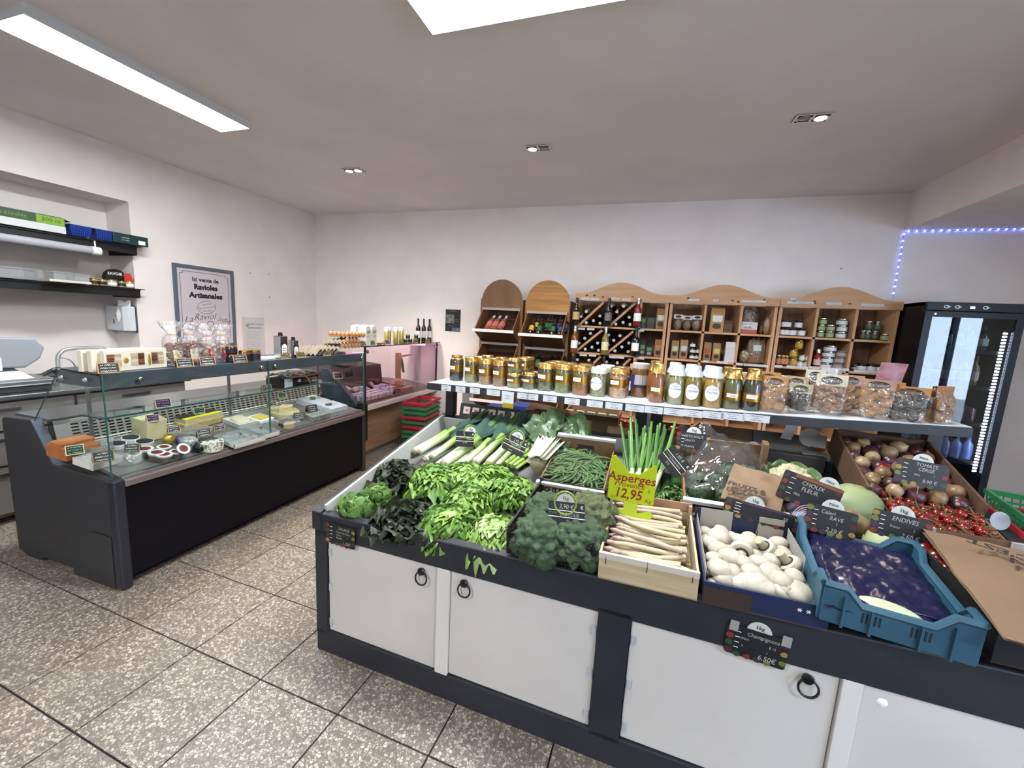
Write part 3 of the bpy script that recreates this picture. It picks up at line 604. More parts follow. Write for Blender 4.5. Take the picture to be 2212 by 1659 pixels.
chz('black_wrap', 'dark wrapped cheese between the round and the half cake', [('paste', MB().ell((0, 0, .03), (.038, .045, .033), M('black_wrap', '17171a', .25), 14, 9, amp=.25))], DK(436, 976))
for kk, px, py, x, rz, s, lb in (('green', 163, 982, -2.85, 1.2, .95, 'green tag before the orange loaf'), ('grey', 225, 998, -2.66, 1.2, 1.0, 'grey tag on the white square cheese'), ('grey', 284, 978, -2.70, .7, .85, 'tilted grey tag on the film-wrapped cut cheese'),
        ('purple', 332, 911, -2.90, 1.3, .85, 'purple tag on the tall yellow block'), ('green', 432, 894, -2.94, 1.3, .85, 'green tag on the black and yellow paper'), ('navy', 378, 934, -2.80, 1.3, .85, 'navy tag above the round blue cheese'),
        ('grey', 443, 943, -2.68, 1.3, .9, 'grey tag on the white blue-spotted cheese'), ('navy', 475, 930, -2.76, 1.3, .85, 'navy tag left of the clear-lidded tray'), ('green', 611, 860, -2.93, 1.3, .9, 'green tag on top of the soft cheese'), ('navy', 589, 878, -2.86, 1.3, .85, 'navy tag before the soft cheese wheel'),
        ('black', 648, 906, -2.69, 1.0, .9, 'black tag leaning at the wrapped dark cheese'), ('black', 676, 890, -2.72, 1.35, 1.0, 'black tag standing before the white cartons'), ('navy', 712, 881, -2.74, 1.35, .85, 'small tag on the front white carton'), ('green', 677, 866, -2.93, 1.35, .8, 'green tag behind the script lettered carton')):
    q = Xp(px, py, x); pricetag(kk, x, q.y, q.z, rz, lb, s)
# on the inner glass shelf
pricetag('purple', -2.90, Xp(354, 872, -2.90).y, .898, 1.3, 'dark purple tag alone on the glass shelf', 1.1)
pricetag('navy', -2.90, Xp(578, 838, -2.9).y, .898, 1.3, 'navy tag on the glass shelf before the date box', 1.0)
pricetag('purple', -2.94, Xp(732, 810, -2.94).y, .898, 1.3, 'purple tag on the glass shelf by small bottles', 1.3)
q = Xp(640, 830, -2.95); t = thing('date_box', 'black carton of dates upside down with foil on top', 'box', Tr(-2.985, q.y+.01, .898) @ Rz(.06))
dm = M('date_box', '120f12', .35)
part('carton', MB().box(-.075, -.23, 0, .075, .22, .085, dm), t, bev=.002); part('sticker', MB().box(.0755, -.19, .004, .077, -.10, .08, M('sticker', 'b9c2c6', .6)), t)
text('Medjoul', .034, chalk, Tr(.0765, .155, .052) @ Rz(R90) @ Rx(R90) @ Rz(PI), t, sx=.9); text('Dates', .034, chalk, Tr(.0765, .17, .025) @ Rz(R90) @ Rx(R90) @ Rz(PI), t, sx=.9); text('m', .05, chalk, Tr(.0765, -.02, .045) @ Rz(R90) @ Rx(R90) @ Rz(PI), t, bold=.002)
part('ribbon', MB().tube([(.077, .05, .08), (.078, .09, .05), (.078, .11, .002)], .004, gol, 6), t)
solo('foil', MB().sheet(14, 30, lambda u, v: ((u-.5)*.17, (v-.5)*.44, .006+.03*math.sin(PI*u)+.02*noise.noise(Vector((u*7, v*14, 2)))), M('foil_silver', 'cfd8dc', .22, 1)), 'crumpled silver foil lying on the black date carton', 'foil', Tr(-2.985, q.y, .985) @ Rz(.06))
solo('paper_sheet', MB().sheet(8, 12, lambda u, v: ((u-.5)*.14, (v-.5)*.42, .004+.012*noise.noise(Vector((u*3, v*6, 6)))), M('kraft_strip', '6a4a2c', .7)), 'brown paper strip sticking out under the foil', 'paper', Tr(-2.915, q.y+.05, .985) @ Rz(.06))
for k in range(3): spawn(sjar(.014, .06 if k < 2 else .085, dark, black, lbl_p), 'bottle', ['small dark bottle nearest the purple tag on the glass shelf', 'small dark bottle in the middle on the glass shelf', 'taller dark bottle at the far end of the glass shelf'][k], 'bottle', Tr(-2.96, Xp(748+6*k, 805, -2.96).y, .898), 'small dark bottles on the glass shelf')
# ================================================================== behind the cheese counter: worktop, scale, tap, niche shelves
bc = thing('back_counter', 'stainless worktop on grey drawers along the left wall', 'counter', Tr(-4.4, 1.2, 0)); bi = Tr(4.4, -1.2, 0)
part('worktop', MB().box(-5.06, .25, .86, -4.02, 2.69, .895, steel, bi), bc, bev=.006)
cab = M('drawer_grey', '77736f', .5, .3)
part('carcass', MB().box(-4.70, .3, .05, -4.07, 2.66, .86, M('carcass', '4c4a48', .6), bi), bc)
for k in range(3):
    for j, (z0, z1) in enumerate(((.08, .40), (.42, .64), (.66, .845))):
        d = part('drawer', MB().box(-4.07, .32+.78*k, z0, -4.045, 1.08+.78*k, z1, cab, bi), bc)
        part('handle', MB().box(-4.045, .6+.78*k, z1-.05, -4.03, .8+.78*k, z1-.035, steel, bi), d)
# weighing scale: steel platform, sloping neck, big grey display head turned from us
q = Xp(40, 870, -4.18); sc = thing('weighing_scale', 'stainless shop scale with a large grey display head', 'scale', Tr(-4.25, 1.62, .896))
part('platform', MB().box(-.20, -.22, .045, .17, .19, .085, steel), sc, bev=.01)
part('base', MB().box(-.17, -.19, 0, .14, .16, .045, M('scale_base', '3c3e40', .5)), sc, bev=.006)
part('neck', MB().add([(-.12, -.14, .085), (.08, -.14, .085), (.08, .10, .085), (-.12, .10, .085), (-.03, -.10, .17), (.02, -.10, .17), (.02, .01, .17), (-.03, .01, .17)], [(3, 2, 1, 0), (4, 5, 6, 7), (0, 1, 5, 4), (1, 2, 6, 5), (2, 3, 7, 6), (3, 0, 4, 7)], dsteel), sc)
hp = [(-.42, .17), (.07, .16), (.15, .22), (.18, .30), (.13, .37), (-.42, .40)]
part('display_head', MB().prism(hp, -.03, .03, M('scale_grey', '93979c', .45), Tr(.03, 0, 0) @ Rz(R90+.0) @ Rx(R90)), sc, bev=.012)
part('price_paper', MB().box(.062, -.20, .15, .064, -.045, .24, paper), sc)
part('plug_lead', MB().tube(smooth_line([(.08, .14, .10), (.1, .2, .14), (.06, .25, .13), (.04, .22, .10)]), .014, black, 8), sc)
# tap over the sink
q = Xp(160, 760, -4.35); tp = thing('tap', 'curved white swan-neck tap behind the nougat boxes', 'tap', Tr(-4.4, Xp(127, 800, -4.4).y, .896))
tw_ = M('tap_white', 'c3c5c6', .25, .6)
part('spout', MB().tube(smooth_line([(0, 0, 0), (0, -.0, .18), (0, .02, .235), (0, .06, .262), (0, .14, .27), (0, .24, .27), (0, .30, .262), (0, .33, .23)]), .014, tw_, 10), tp)
part('hose', MB().tube(smooth_line([(.02, .01, .20), (.02, .06, .18), (.02, .09, .13), (.02, .095, .06)]), .005, dsteel, 6), tp); part('tap_base', MB().cyl(.025, 0, .03, tw_, 14), tp)
solo('blue_tray', MB().box(-.1, -.14, 0, .1, .14, .05, M('dark_blue_plastic', '1d3346', .5)), 'dark blue tray on the worktop behind the scale', 'tray', Tr(-4.55, 1.98, .896))

# niche shelves
shm = M('shelf_black', '0e0e11', .45)
def nshelf(z, d0, label):
    t = thing('wall_shelf', label, 'shelf', Tr(-4.8, 1.2, z), 'black shelves in the wall niche')
    part('board', MB().box(XL-.34, .21, -.014, XL+.09, 2.70, 0, shm, Tr(4.8, -1.2, 0)), t)
    part('front_edge', MB().box(XL+.06, .21, -.075, XL+.075, 2.70, -.014, shm, Tr(4.8, -1.2, 0)), t)
    part('bracket', MB().box(XL-.30, 2.68, -.085, XL+.07, 2.70, -.014, shm, Tr(4.8, -1.2, 0)), t)
    if d0: part('glass_edge', MB().box(XL+.075, .21, -.006, XL+.092, 2.73, .0, GLASS('green_glass', '5a8a84', .1), Tr(4.8, -1.2, 0)), t)
    return t
ZA, ZB = 2.085, 1.690
nshelf(ZA, 1, 'upper black shelf in the wall niche'); nshelf(ZB, 1, 'lower black shelf in the wall niche')
def shx(px, x): return Xp(px, 500, x).y
# tube lamp under the upper shelf
tl = thing('tube_light', 'unlit white tube light clipped under the upper niche shelf', 'tube light', Tr(-4.62, 1.2, ZA-.10)); y0, y1 = Xp(20, 515, -4.62).y-1.2, Xp(222, 545, -4.62).y-1.2
part('tube', MB().tube([(0, y0-.6, 0), (0, y1-.06, 0)], .033, M('tube_frost', 'a9a7ac', .4), 14), tl); part('end_cap', MB().tube([(0, y1-.08, 0), (0, y1-.02, 0)], .036, white, 14), tl)
part('end_cap', MB().tube([(0, y0-.62, 0), (0, y0-.55, 0)], .036, white, 14), tl); part('hook', MB().tube([(0, y1-.05, .03), (0, y1-.05, .085)], .006, white, 6), tl); part('hook', MB().tube([(0, y0-.3, .03), (0, y0-.3, .085)], .006, white, 6), tl)
# film box
fb = thing('film_box', 'opened green and white carton of cling film on the upper shelf', 'box', Tr(-4.68, 1.2, ZA+.002)); ya_, yb2 = .55, Xp(135, 490, -4.66).y-1.2
bg_ = M('film_green', '2f4a24', .5); part('carton', MB().box(-.06, -.3, 0, .06, yb2, .055, M('film_white', 'c9cbc9', .5)).box(-.06, -.3, .055, .06, yb2, .12, bg_), fb)
part('flap', MB().box(-.06, -.3, .121, .062, yb2-.02, .124, M('film_grey', '6d6c6d', .6)).add([(-.06, yb2-.02, .121), (.062, yb2-.02, .121), (.075, yb2+.03, .10), (-.05, yb2+.03, .10)], [(0, 1, 2, 3), (3, 2, 1, 0)], M('film_grey')), fb)
part('green_patch', MB().box(.0605, yb2-.17, .057, .0615, yb2-.005, .118, M('film_lime', '78a022', .5)), fb); part('red_patch', MB().box(.0605, -.1, .075, .0615, yb2-.49, .118, M('film_red', '8e2430', .5)), fb)
tx = lambda s, sz, y, z, m, **k: text(s, sz, m, Tr(.0625, y, z) @ Rz(R90) @ Rx(R90), fb, **k)
tx('Film étirable', .04, yb2-.32, .088, M('txt_green', '6f8f52', .6)); tx('300 m', .045, yb2-.085, .088, bg_); 
# blue tubs
def btub(px, x, label, s=1):
    y = Xp(px, 500, x).y; t = thing('plastic_tub', label, 'tub', Tr(x, y, ZA+.002) @ Sc(s), 'blue plastic tubs on the upper niche shelf'); bm = M('tub_blue', '1d3a8c', .3)
    part('tub_body', MB().add([(-.07, -.07, 0), (.07, -.07, 0), (.07, .07, 0), (-.07, .07, 0), (-.085, -.09, .10), (.085, -.09, .10), (.085, .09, .10), (-.085, .09, .10)], [(3, 2, 1, 0), (0, 1, 5, 4), (1, 2, 6, 5), (2, 3, 7, 6), (3, 0, 4, 7)], bm), t)
    part('rim', MB().box(-.092, -.097, .095, .092, -.085, .104, bm).box(-.092, .085, .095, .092, .097, .104, bm).box(.082, -.097, .095, .092, .097, .104, bm).box(-.092, -.097, .095, -.082, .097, .104, bm), t)
    rb = MB()
    for k in range(9): rb.box(.071, -.065+.016*k, .005, .083, -.062+.016*k, .09, M('tub_blue2', '16296b', .3))
    part('ribs', rb, t)
btub(165, -4.66, 'blue plastic tub next to the cling film carton', .82); btub(218, -4.66, 'blue plastic tub beside the dark green box', .82)
bx = thing('green_box', 'dark green box sticking out past the end of the upper shelf', 'box', Tr(-4.63, Xp(290, 518, -4.6).y-.04, ZA+.002)); gb = M('box_green', '123434', .4)
part('carton', MB().box(-.05, -.13, 0, .05, .14, .085, gb), bx, bev=.002); part('barcode', MB().box(.0505, .06, .01, .0515, .115, .045, paper), bx)
sb = MB()
for k in range(2): scrib(sb, -.07, .05-.022*k, .06, .012, chalk, k, .12, Tr(.0512, 0, 0) @ Rz(R90) @ Rx(R90))
part('lettering', sb, bx)
# lower shelf goods
cl = GLASS('clear_plastic', 'f0f2f4', .08, .05, .16, bump=.3)
def cbox(px, x, w_, h, label):
    y = Xp(px, 600, x).y; t = thing('clear_container', label, 'container', Tr(x, y, ZB+.002), 'clear plastic containers on the lower niche shelf')
    part('body', MB().box(-.06, -w_/2, 0, .06, w_/2, h, cl), t); part('lid', MB().box(-.065, -w_/2-.004, h, .065, w_/2+.004, h+.012, cl), t)
cbox(30, -4.68, .22, .075, 'clear container farthest left on the lower shelf'); cbox(72, -4.68, .05, .07, 'narrow clear container in the middle of the lower shelf'); cbox(128, -4.68, .12, .075, 'clear container left of the one by the jars'); cbox(168, -4.68, .10, .07, 'clear container beside the gold jars')
solo('foil_dish', MB().box(-.07, -.13, 0, .07, .13, .018, M('dish_cream', 'c9c2b4', .5)), 'flat cream dish lying before the clear containers', 'dish', Tr(-4.645+.06, Xp(140, 606, -4.6).y, ZB+.002))
glj = M('jar_tan', '8a734e', .12, coat=.5)
JS = sjar(.040, .075, glj, lidg, M('label_black', '14120f', .5), .45); JW = sjar(.046, .08, M('jar_pale', 'a59a86', .15, coat=.5), lidg, paper, .4)
for kk, px, lb in ((JS, 203, 'gold-lidded jar at the left of the four on the lower shelf'), (JS, 221, 'second gold-lidded jar on the lower shelf'), (JW, 241, 'wider pale jar with a white label on the lower shelf'), (JS, 262, 'gold-lidded jar before the red cross box'), (JW, 279, 'pale jar at the very end of the lower shelf')):
    spawn(kk, 'jar', lb, 'jar', Tr(-4.66 if px not in (279,) else -4.66, Xp(px, 606, -4.66).y, ZB+.002) @ Sc(.78), 'gold-lidded jars on the lower niche shelf')
sv = thing('round_box', 'black round cheese box lettered SAVOIE standing on edge behind the jars', 'box', Tr(-4.83, Xp(252, 592, -4.80).y, ZB+.002))
part('box_body', MB().lathe([(0, -.025), (.085, -.025), (.085, .025), (0, .025)], M('savoie_black', '131316', .5), 28, Tr(0, 0, .085) @ Ry(R90)), sv)
text('SAVOIE', .034, chalk, Tr(.0265, -.012, .125) @ Rz(R90) @ Rx(R90), sv, bold=.0008)
cr2 = MB().box(.026, .055, .108, .0275, .083, .136, M('savoie_red', 'b32424', .5)).box(.0276, .066, .11, .028, .072, .134, chalk).box(.0276, .057, .119, .028, .081, .125, chalk); part('red_cross', cr2, sv)
rd = MB().add([(0, -.04, .02), (0, .06, 0), (0, .075, .07), (0, .04, .13), (0, .02, .07), (0, .0, .14), (0, -.045, .13)], [(0, 1, 2, 3, 4, 5, 6), (6, 5, 4, 3, 2, 1, 0)], M('savoie_flag', 'c8371f', .5))
solo('red_card', MB().prism([(-.05, .0), (.055, 0), (.07, .07), (.035, .13), (.02, .07), (-.005, .14), (-.05, .13)], -.002, .002, M('savoie_flag'), Rz(R90) @ Rx(R90)), 'torn red card at the end of the lower shelf', 'card', Tr(-4.735, Xp(282, 600, -4.735).y, ZB+.002))
# paper towel dispenser on the niche jamb
pd = thing('towel_dispenser', 'white paper towel dispenser hung at the niche edge', 'dispenser', Tr(-4.897, 2.62, 1.27)); dy = 2.704-2.62
part('back_plate', MB().box(-.165, dy-.012, 0, .165, dy-.001, .255, M('disp_dark', '33414d', .4)), pd, bev=.004)
part('cover', MB().prism([(-.165, dy-.012), (.165, dy-.012), (.165, dy-.06), (.12, dy-.095), (-.12, dy-.095), (-.165, dy-.06)], .012, .25, M('disp_white', 'd9dbdd', .3)), pd, bev=.01)
part('slot', MB().box(.0, dy-.0975, .15, .06, dy-.095, .155, M('disp_slot', '55585b', .5)).box(-.02, dy-.0975, .08, -.005, dy-.095, .12, M('disp_slot')), pd)
part('paper_sheet', MB().sheet(6, 8, lambda u, v: (.06+.105*u, dy-.10+.045*u-.01*math.sin(v*5), .10+.20*v+.012*math.sin(u*9)), paper), pd)

# framed sign on the left wall
sg_ = thing('framed_sign', 'grey-framed sign for ravioles on the left wall', 'sign', Tr(XL, 3.37, 1.55)); fw = M('frame_slate', '59636d', .5)
p1, p2 = Xp(381, 561, XL), Xp(508, 592, XL); W_, H_ = .64, .86; zt = 1.99-1.55
def sgb(a, b, z0, z1, d, m, mb): return mb.box(0, a, z0, d, b, z1, m)
for a in ((-.33, -.295, -.44, .44), (.295, .33, -.44, .44), (-.295, .295, .405, .44), (-.295, .295, -.44, -.405)): part('frame_bar', sgb(a[0], a[1], a[2], a[3], .022, fw, MB()), sg_, bev=.003)
part('backing', MB().box(0, -.296, -.406, .008, .296, .406, M('sign_paper', 'cfc4c8', .6)), sg_)
FX = Rz(R90) @ Rx(R90)
bl = MB(); LN = M('sign_line', '3a3c42', .6)
def loop(pts, t, m=None, closed=True):
    mb = MB(); n = len(pts)
    for i in range(n if closed else n-1):
        a, b = Vector((*pts[i], 0)), Vector((*pts[(i+1) % n], 0)); d = (b-a).normalized(); nn = Vector((-d.y, d.x, 0))*t/2
        mb.add([a-nn-d*t/2, b-nn+d*t/2, b+nn+d*t/2, a+nn-d*t/2], [(0, 1, 2, 3)], m or LN)
    return mb
cxy, czz, q_ = .262, .372, .03
brd = [(-cxy+q_, -czz), (cxy-q_, -czz), (cxy-q_, -czz+q_*.6), (cxy, -czz+q_*.9), (cxy, czz-q_*.9), (cxy-q_, czz-q_*.6), (cxy-q_, czz), (-cxy+q_, czz), (-cxy+q_, czz-q_*.6), (-cxy, czz-q_*.9), (-cxy, -czz+q_*.9), (-cxy+q_, -czz+q_*.6)]
part('border_line', loop(brd, .005), sg_, Tr(.0085, 0, 0) @ FX)
for s, sz, z, m, kw in (('Ici vente de', .062, .295, ink, dict(bold=.002)), ('Ravioles', .078, .215, ink, dict(bold=.004)), ('Artisanales', .078, .125, ink, dict(bold=.004, sx=1.05)), ('Sans huile', .026, .035, LN, dict(shear=.4)), ('Sans conservateur', .026, -.002, LN, dict(shear=.4)), ('Sans œuf', .026, -.038, LN, dict(shear=.4)), ('Ravioles Fraîches Artisanales', .046, -.245, LN, dict(sx=.88))):
    text(s, sz, m, Tr(.0088, .005, z) @ FX @ (Rz(.16) if 'Sans' in s else I4), sg_, **kw)
for s, y, z, sz, r_ in (('La', -.205, -.14, .10, .12), ('Raviol', -.03, -.108, .098, .06), ("'adie", .185, -.135, .088, -.25)): text(s, sz, LN, Tr(.0088, y, z) @ FX @ Rz(r_), sg_, shear=.45, bold=-.001)
part('oval_line', loop([(.10*math.cos(a), .07*math.sin(a)) for a in [.9+(2*PI-.5)*k/30 for k in range(31)]], .004, closed=False), sg_, Tr(.0088, .0, .0) @ FX @ Rz(.15))
part('ravioli_mark', loop([(.035*math.cos(a)*(1+.12*(k % 2)), .028*math.sin(a)*(1+.12*(k % 2))) for k, a in enumerate([2*PI*k/16 for k in range(16)])], .006), sg_, Tr(.0088, .03, -.185) @ FX @ Rz(.6))
part('underline', MB().box(.0085, .08, -.272, .0088, .25, -.268, LN), sg_)
# paper in a plastic sleeve
nt = thing('paper_notice', 'printed notice in a clear plastic sleeve beside the framed sign', 'notice', Tr(XL+.004, 3.945, 1.22)); 
part('paper_sheet', MB().box(0, -.125, -.24, .001, .125, .18, M('notice_paper', 'e4e4e6', .7)), nt); part('sleeve', MB().box(.0015, -.155, -.26, .003, .155, .235, GLASS('sleeve', 'ffffff', .08, .1, .08)), nt)
text('Qu’est ce que la', .034, ink, Tr(.0014, .03, .150) @ FX, nt, bold=.001); text('permaculture ?', .034, ink, Tr(.0014, .03, .105) @ FX, nt, bold=.001)
ln = MB()
for k in range(11): scrib(ln, -.105, .055-.026*k, .21-.02*(k % 3), .011, M('print_grey', '55565c', .7), k, .14)
part('lettering', ln, nt, Tr(.0014, 0, 0) @ FX)
part('emblem', MB().prism([(.022*math.cos(a)*(1-.25*(k % 2)), .022*math.sin(a)*(1-.25*(k % 2))) for k, a in enumerate([2*PI*k/12 for k in range(12)])], 0, .0004, M('emblem_green', '6f8f80', .6)), nt, Tr(.0012, -.085, .13) @ FX)
# black poster on the back wall
a, b = Yp(963, 668, YB), Yp(994, 717, YB); ps = thing('poster', 'small dark poster on the back wall beside the meat counter', 'poster', Tr((a.x+b.x)/2, YB-.002, (a.z+b.z)/2)); w2, h2 = (b.x-a.x)/2, (a.z-b.z)/2
part('sheet', MB().box(-w2, -.001, -h2, w2, .001, h2, M('poster_black', '17181e', .5)), ps)
part('photo', MB().box(-w2*.95, -.0018, -h2*.25, w2*.15, -.001, h2*.55, M('poster_photo', '8a8a86', .5, col2='3c3d3f', scale=30)), ps)
part('photo', MB().box(-w2*.1, -.0018, -h2*.98, w2*.98, -.001, -h2*.65, M('poster_blue', '27365c', .5, col2='7a86a0', scale=30)), ps)
sb = MB()
for k, (x, z, w_) in enumerate(((-.3, .85, .9), (.3, .1, .6), (.3, -.05, .6), (-.4, -.5, .8), (-.8, -.72, .6))): scrib(sb, w2*x-.02, h2*z, w2*w_, .008, M('poster_txt', '9a9aa0', .6), k, .14, Tr(0, -.0018, 0) @ Rx(R90))
part('lettering', sb, ps)
# ================================================================== meat counter at the back, lit pink
MY0, MY1 = 3.42, 4.97; MX = -2.66
mc = thing('meat_counter', 'wood-fronted chilled counter lit pink at the back wall', 'display counter', Tr(-3.0, 4.2, 0)); mi = Tr(3.0, -4.2, 0)
oakf = M('counter_wood', '8a6b52', .5, col2='7a5c45', scale=3, stretch=(1, 1, 9), bump=.1)
part('front_panel', MB().box(-2.78, MY0+.06, .10, -2.755, MY1, .56, oakf, mi), mc); part('plinth', MB().box(-3.4, MY0+.08, 0, -2.82, MY1, .10, M('plinth2', '8d8781', .6), mi), mc)
part('bumper', MB().box(-2.77, MY0+.05, .575, -2.655, MY1, .635, M('bumper_white', 'c9c2c0', .35, .3), mi), mc, bev=.01)
part('end_post', MB().box(-2.74, MY0, .27, -2.645, MY0+.05, .66, black, mi).box(-2.76, MY0+.01, .0, -2.68, MY0+.045, .3, black, mi), mc, bev=.006)
part('end_body', MB().box(-3.5, MY0+.01, .03, -2.75, MY0+.05, .60, M('meat_end', '1a1a1e', .5), mi), mc)
part('slant_end', MB().add([(-2.72, MY0, .62), (-3.10, MY0, .98), (-3.18, MY0, .98), (-3.18, MY0, .60), (-2.72, MY0+.05, .62), (-3.10, MY0+.05, .98), (-3.18, MY0+.05, .98), (-3.18, MY0+.05, .60)], [(0, 1, 2, 3), (7, 6, 5, 4), (0, 4, 5, 1), (1, 5, 6, 2), (3, 7, 4, 0)], slate_blue, mi), mc)
mdk = M('meat_deck', 'b5a9ab', .4, .4); part('deck', MB().add([(-2.70, MY0+.05, .635), (-2.70, MY1, .635), (-3.22, MY1, .70), (-3.22, MY0+.05, .70)], [(0, 1, 2, 3), (3, 2, 1, 0)], mdk, mi), mc)
part('inner_sill', MB().box(-2.72, MY0+.05, .635, -2.70, MY1, .668, M('sill_brown', '7a6560', .4, .3), mi), mc)
part('rear_hood', MB().add([(-3.22, MY0+.05, .70), (-3.22, MY1-.45, .70), (-3.30, MY1-.38, .93), (-3.30, MY0+.05, .93), (-3.62, MY1-.38, .95), (-3.62, MY0+.05, .95)], [(0, 1, 2, 3), (3, 2, 4, 5)], M('hood_dark', '2a1f22', .4), mi), mc)
part('rear_body', MB().box(-3.6, MY0+.05, .03, -3.24, MY1, .69, M('meat_body', '6a6062', .5), mi), mc)
gl2 = GLASS('meat_glass', 'f7f2f5', .01)
part('front_glass', MB().box(-2.668, MY0+.03, .635, -2.662, MY1-.02, 1.235, gl2, mi), mc)
part('end_glass', MB().add([(-2.665, MY0+.03, .66), (-3.12, MY0+.03, .95), (-3.0, MY0+.03, 1.24), (-2.665, MY0+.03, 1.24)], [(0, 1, 2, 3)], gl2, mi), mc)
part('top_glass', MB().box(-3.10, MY0, 1.24, -2.63, MY1, 1.250, M('top_smoke', '2a2b2e', .08, coat=.6), mi), mc)
for y in (MY0+.03, MY1-.03): part('glass_post', MB().box(-2.675, y-.006, .635, -2.655, y+.006, 1.24, M('post_dark', '3a3a3e', .3, .5), mi), mc)
part('rear_post', MB().box(-2.98, MY1-.06, .70, -2.94, MY1-.03, 1.24, M('post_pale', 'b9b4b8', .35, .5), mi), mc)
part('bracket', MB().box(-2.95, MY1-.3, 1.205, -2.68, MY1-.285, 1.238, steel, mi), mc)
for y in (MY0+.06, MY1-.09): part('clamp', MB().lathe([(.018, 0), (.018, .012), (.012, .016), (0, .017)], M('knob_chrome'), 14, mi @ Tr(-2.660, y, 1.19) @ Ry(R90)), mc)
part('light_tube', MB().tube([(-2.95, MY0+.1, 1.225), (-2.95, MY1-.12, 1.225)], .01, M('pink_tube', 'ffb0d8', .4, emit=7), 8, mi), mc)
# goods on top of it: all stand on the smoked glass at 1.25
ZT = 1.2515
ctn = M('milk_white', 'dfe3e8', .5); ctn2 = M('milk_cream', 'e3ddd2', .5)
def carton(px, x, col, lait, label):
    y = Xp(px, 740, x).y; t = thing('milk_carton', label, 'milk carton', Tr(x, y, ZT) @ Rz(.08), 'milk cartons on the meat counter')
    b = MB().box(-.032, -.038, 0, .032, .038, .185, col); b.add([(-.032, -.038, .185), (.032, -.038, .185), (.032, .038, .185), (-.032, .038, .185), (-.032, 0, .20), (.032, 0, .20)], [(0, 1, 5, 4), (2, 3, 4, 5), (1, 2, 5), (3, 0, 4)], col)
    part('carton_body', b, t); part('cap', MB().cyl(.013, .19, .208, white, 12, Tr(0, .018, 0)), t)
    if lait: text('LAIT', .036, ink, Tr(.0326, 0, .135) @ FX, t, bold=.001); part('lettering', scrib(MB(), -.025, .09, .05, .03, M('milk_grey', '8d8f94', .6), 3, .06, Tr(.0326, 0, 0) @ FX), t)
    else: part('lettering', scrib(scrib(MB(), -.028, .15, .055, .014, M('milk_grey'), 4, .1, Tr(.0326, 0, 0) @ FX), -.028, .07, .05, .02, M('milk_blue', '7088a8', .6), 5, .1, Tr(.0326, 0, 0) @ FX), t)
for px, x, c_, l_, lb in ((768, -2.80, ctn, 0, 'bluish milk carton farthest left, next to the eggs'), (782, -2.75, ctn, 0, 'bluish milk carton second from the eggs'), (790, -2.70, ctn2, 1, 'cream carton lettered LAIT in the middle of the row'), (803, -2.72, ctn2, 1, 'cream carton lettered LAIT at the right of the row')): carton(px, x, c_, l_, lb)
ycan = M('can_yellow', 'b9ac62', .3, .3); CAN = kit(('can_body', MB().lathe([(.026, 0), (.028, .004), (.028, .135), (.025, .142)], ycan, 18), None), ('cap', MB().lathe([(.0275, .14), (.0275, .18), (.025, .184), (0, .184)], M('cap_white', 'dfdfe2', .4), 18), 0))
for px, lb in ((835, 'yellow can with white cap nearest the milk'), (846, 'yellow can with white cap, second from the milk'), (855, 'yellow can with white cap, third from the milk'), (867, 'yellow can with white cap beside the small jars')): spawn(CAN, 'spray_can', lb, 'can', Tr(-2.76 if px != 846 else -2.80, Xp(px, 735, -2.76).y, ZT), 'yellow cans on the meat counter')
gjar = sjar(.026, .05, M('jar_olive', '5b5c34', .12, coat=.5), M('lid_silver', 'c9c9c9', .25, 1), M('label_dkgreen', '23281c', .5), .5)
for px, z, lb in ((876, 0, 'small olive jar at the bottom beside the yellow cans'), (886, 0, 'small olive jar at the bottom, second from the cans'), (881, .051, 'small olive jar on top of two others'), (897, 0, 'small olive jar in front of the black bottles'), (899, .051, 'small dark jar stacked beside the black bottles')):
    spawn(gjar, 'jar', lb, 'jar', Tr(-2.74, Xp(px, 735, -2.74).y, ZT+z), 'small jars on the meat counter')
def bottle(r, h, neck, gm, capm, labm, n=16):
    b = MB().lathe([(r*.9, 0), (r, .006), (r, h*.55), (r*.93, h*.62), (r*.5, h*.72), (neck, h*.78), (neck, h*.9)], gm, n)
    c = MB().lathe([(neck*1.06, h*.80), (neck*1.08, h*.985), (neck, h), (0, h)], capm, n)
    l = MB().lathe([(r*1.01, h*.17), (r*1.01, h*.46)], labm, n); l.f = [f for f in l.f if len(f) == 4]; l.mi = l.mi[:len(l.f)]; l.sm = l.sm[:len(l.f)]
    return kit(('bottle_glass', b, None), ('cap', c, 0), ('label', l, 0))
bk = M('wine_black', '0f120d', .08, coat=.6); OB = bottle(.03, .30, .011, bk, black, paper)
for px, lb in ((903, 'black oil bottle, left of the three on the meat counter'), (915, 'black oil bottle in the middle of the three'), (927, 'black oil bottle nearest the end of the meat counter')): spawn(OB, 'oil_bottle', lb, 'bottle', Tr(-2.80, Xp(px, 730, -2.80).y, ZT), 'black bottles on the meat counter')
solo('snack_packet', MB().ell((0, 0, .018), (.04, .06, .018), M('biscuit_pack', 'b99a74', .4), 14, 8, amp=.2), 'tan packet lying between milk and cans', 'packet', Tr(-2.72, Xp(820, 742, -2.72).y, ZT))
for kk, px, lb, s in (('navy', 787, 'round dark tag before the cream milk cartons', .9), ('green', 805, 'green tag before the right milk carton', 1.0), ('purple', 838, 'purple tag before the yellow cans', 1.0), ('topy', 899, 'dark tag before the small stacked jars', .9), ('topy', 925, 'dark tag before the black bottles', .9)):
    pricetag(kk, -2.67, Xp(px, 742, -2.67).y, ZT, 1.35, lb, s, 'tags on the meat counter')
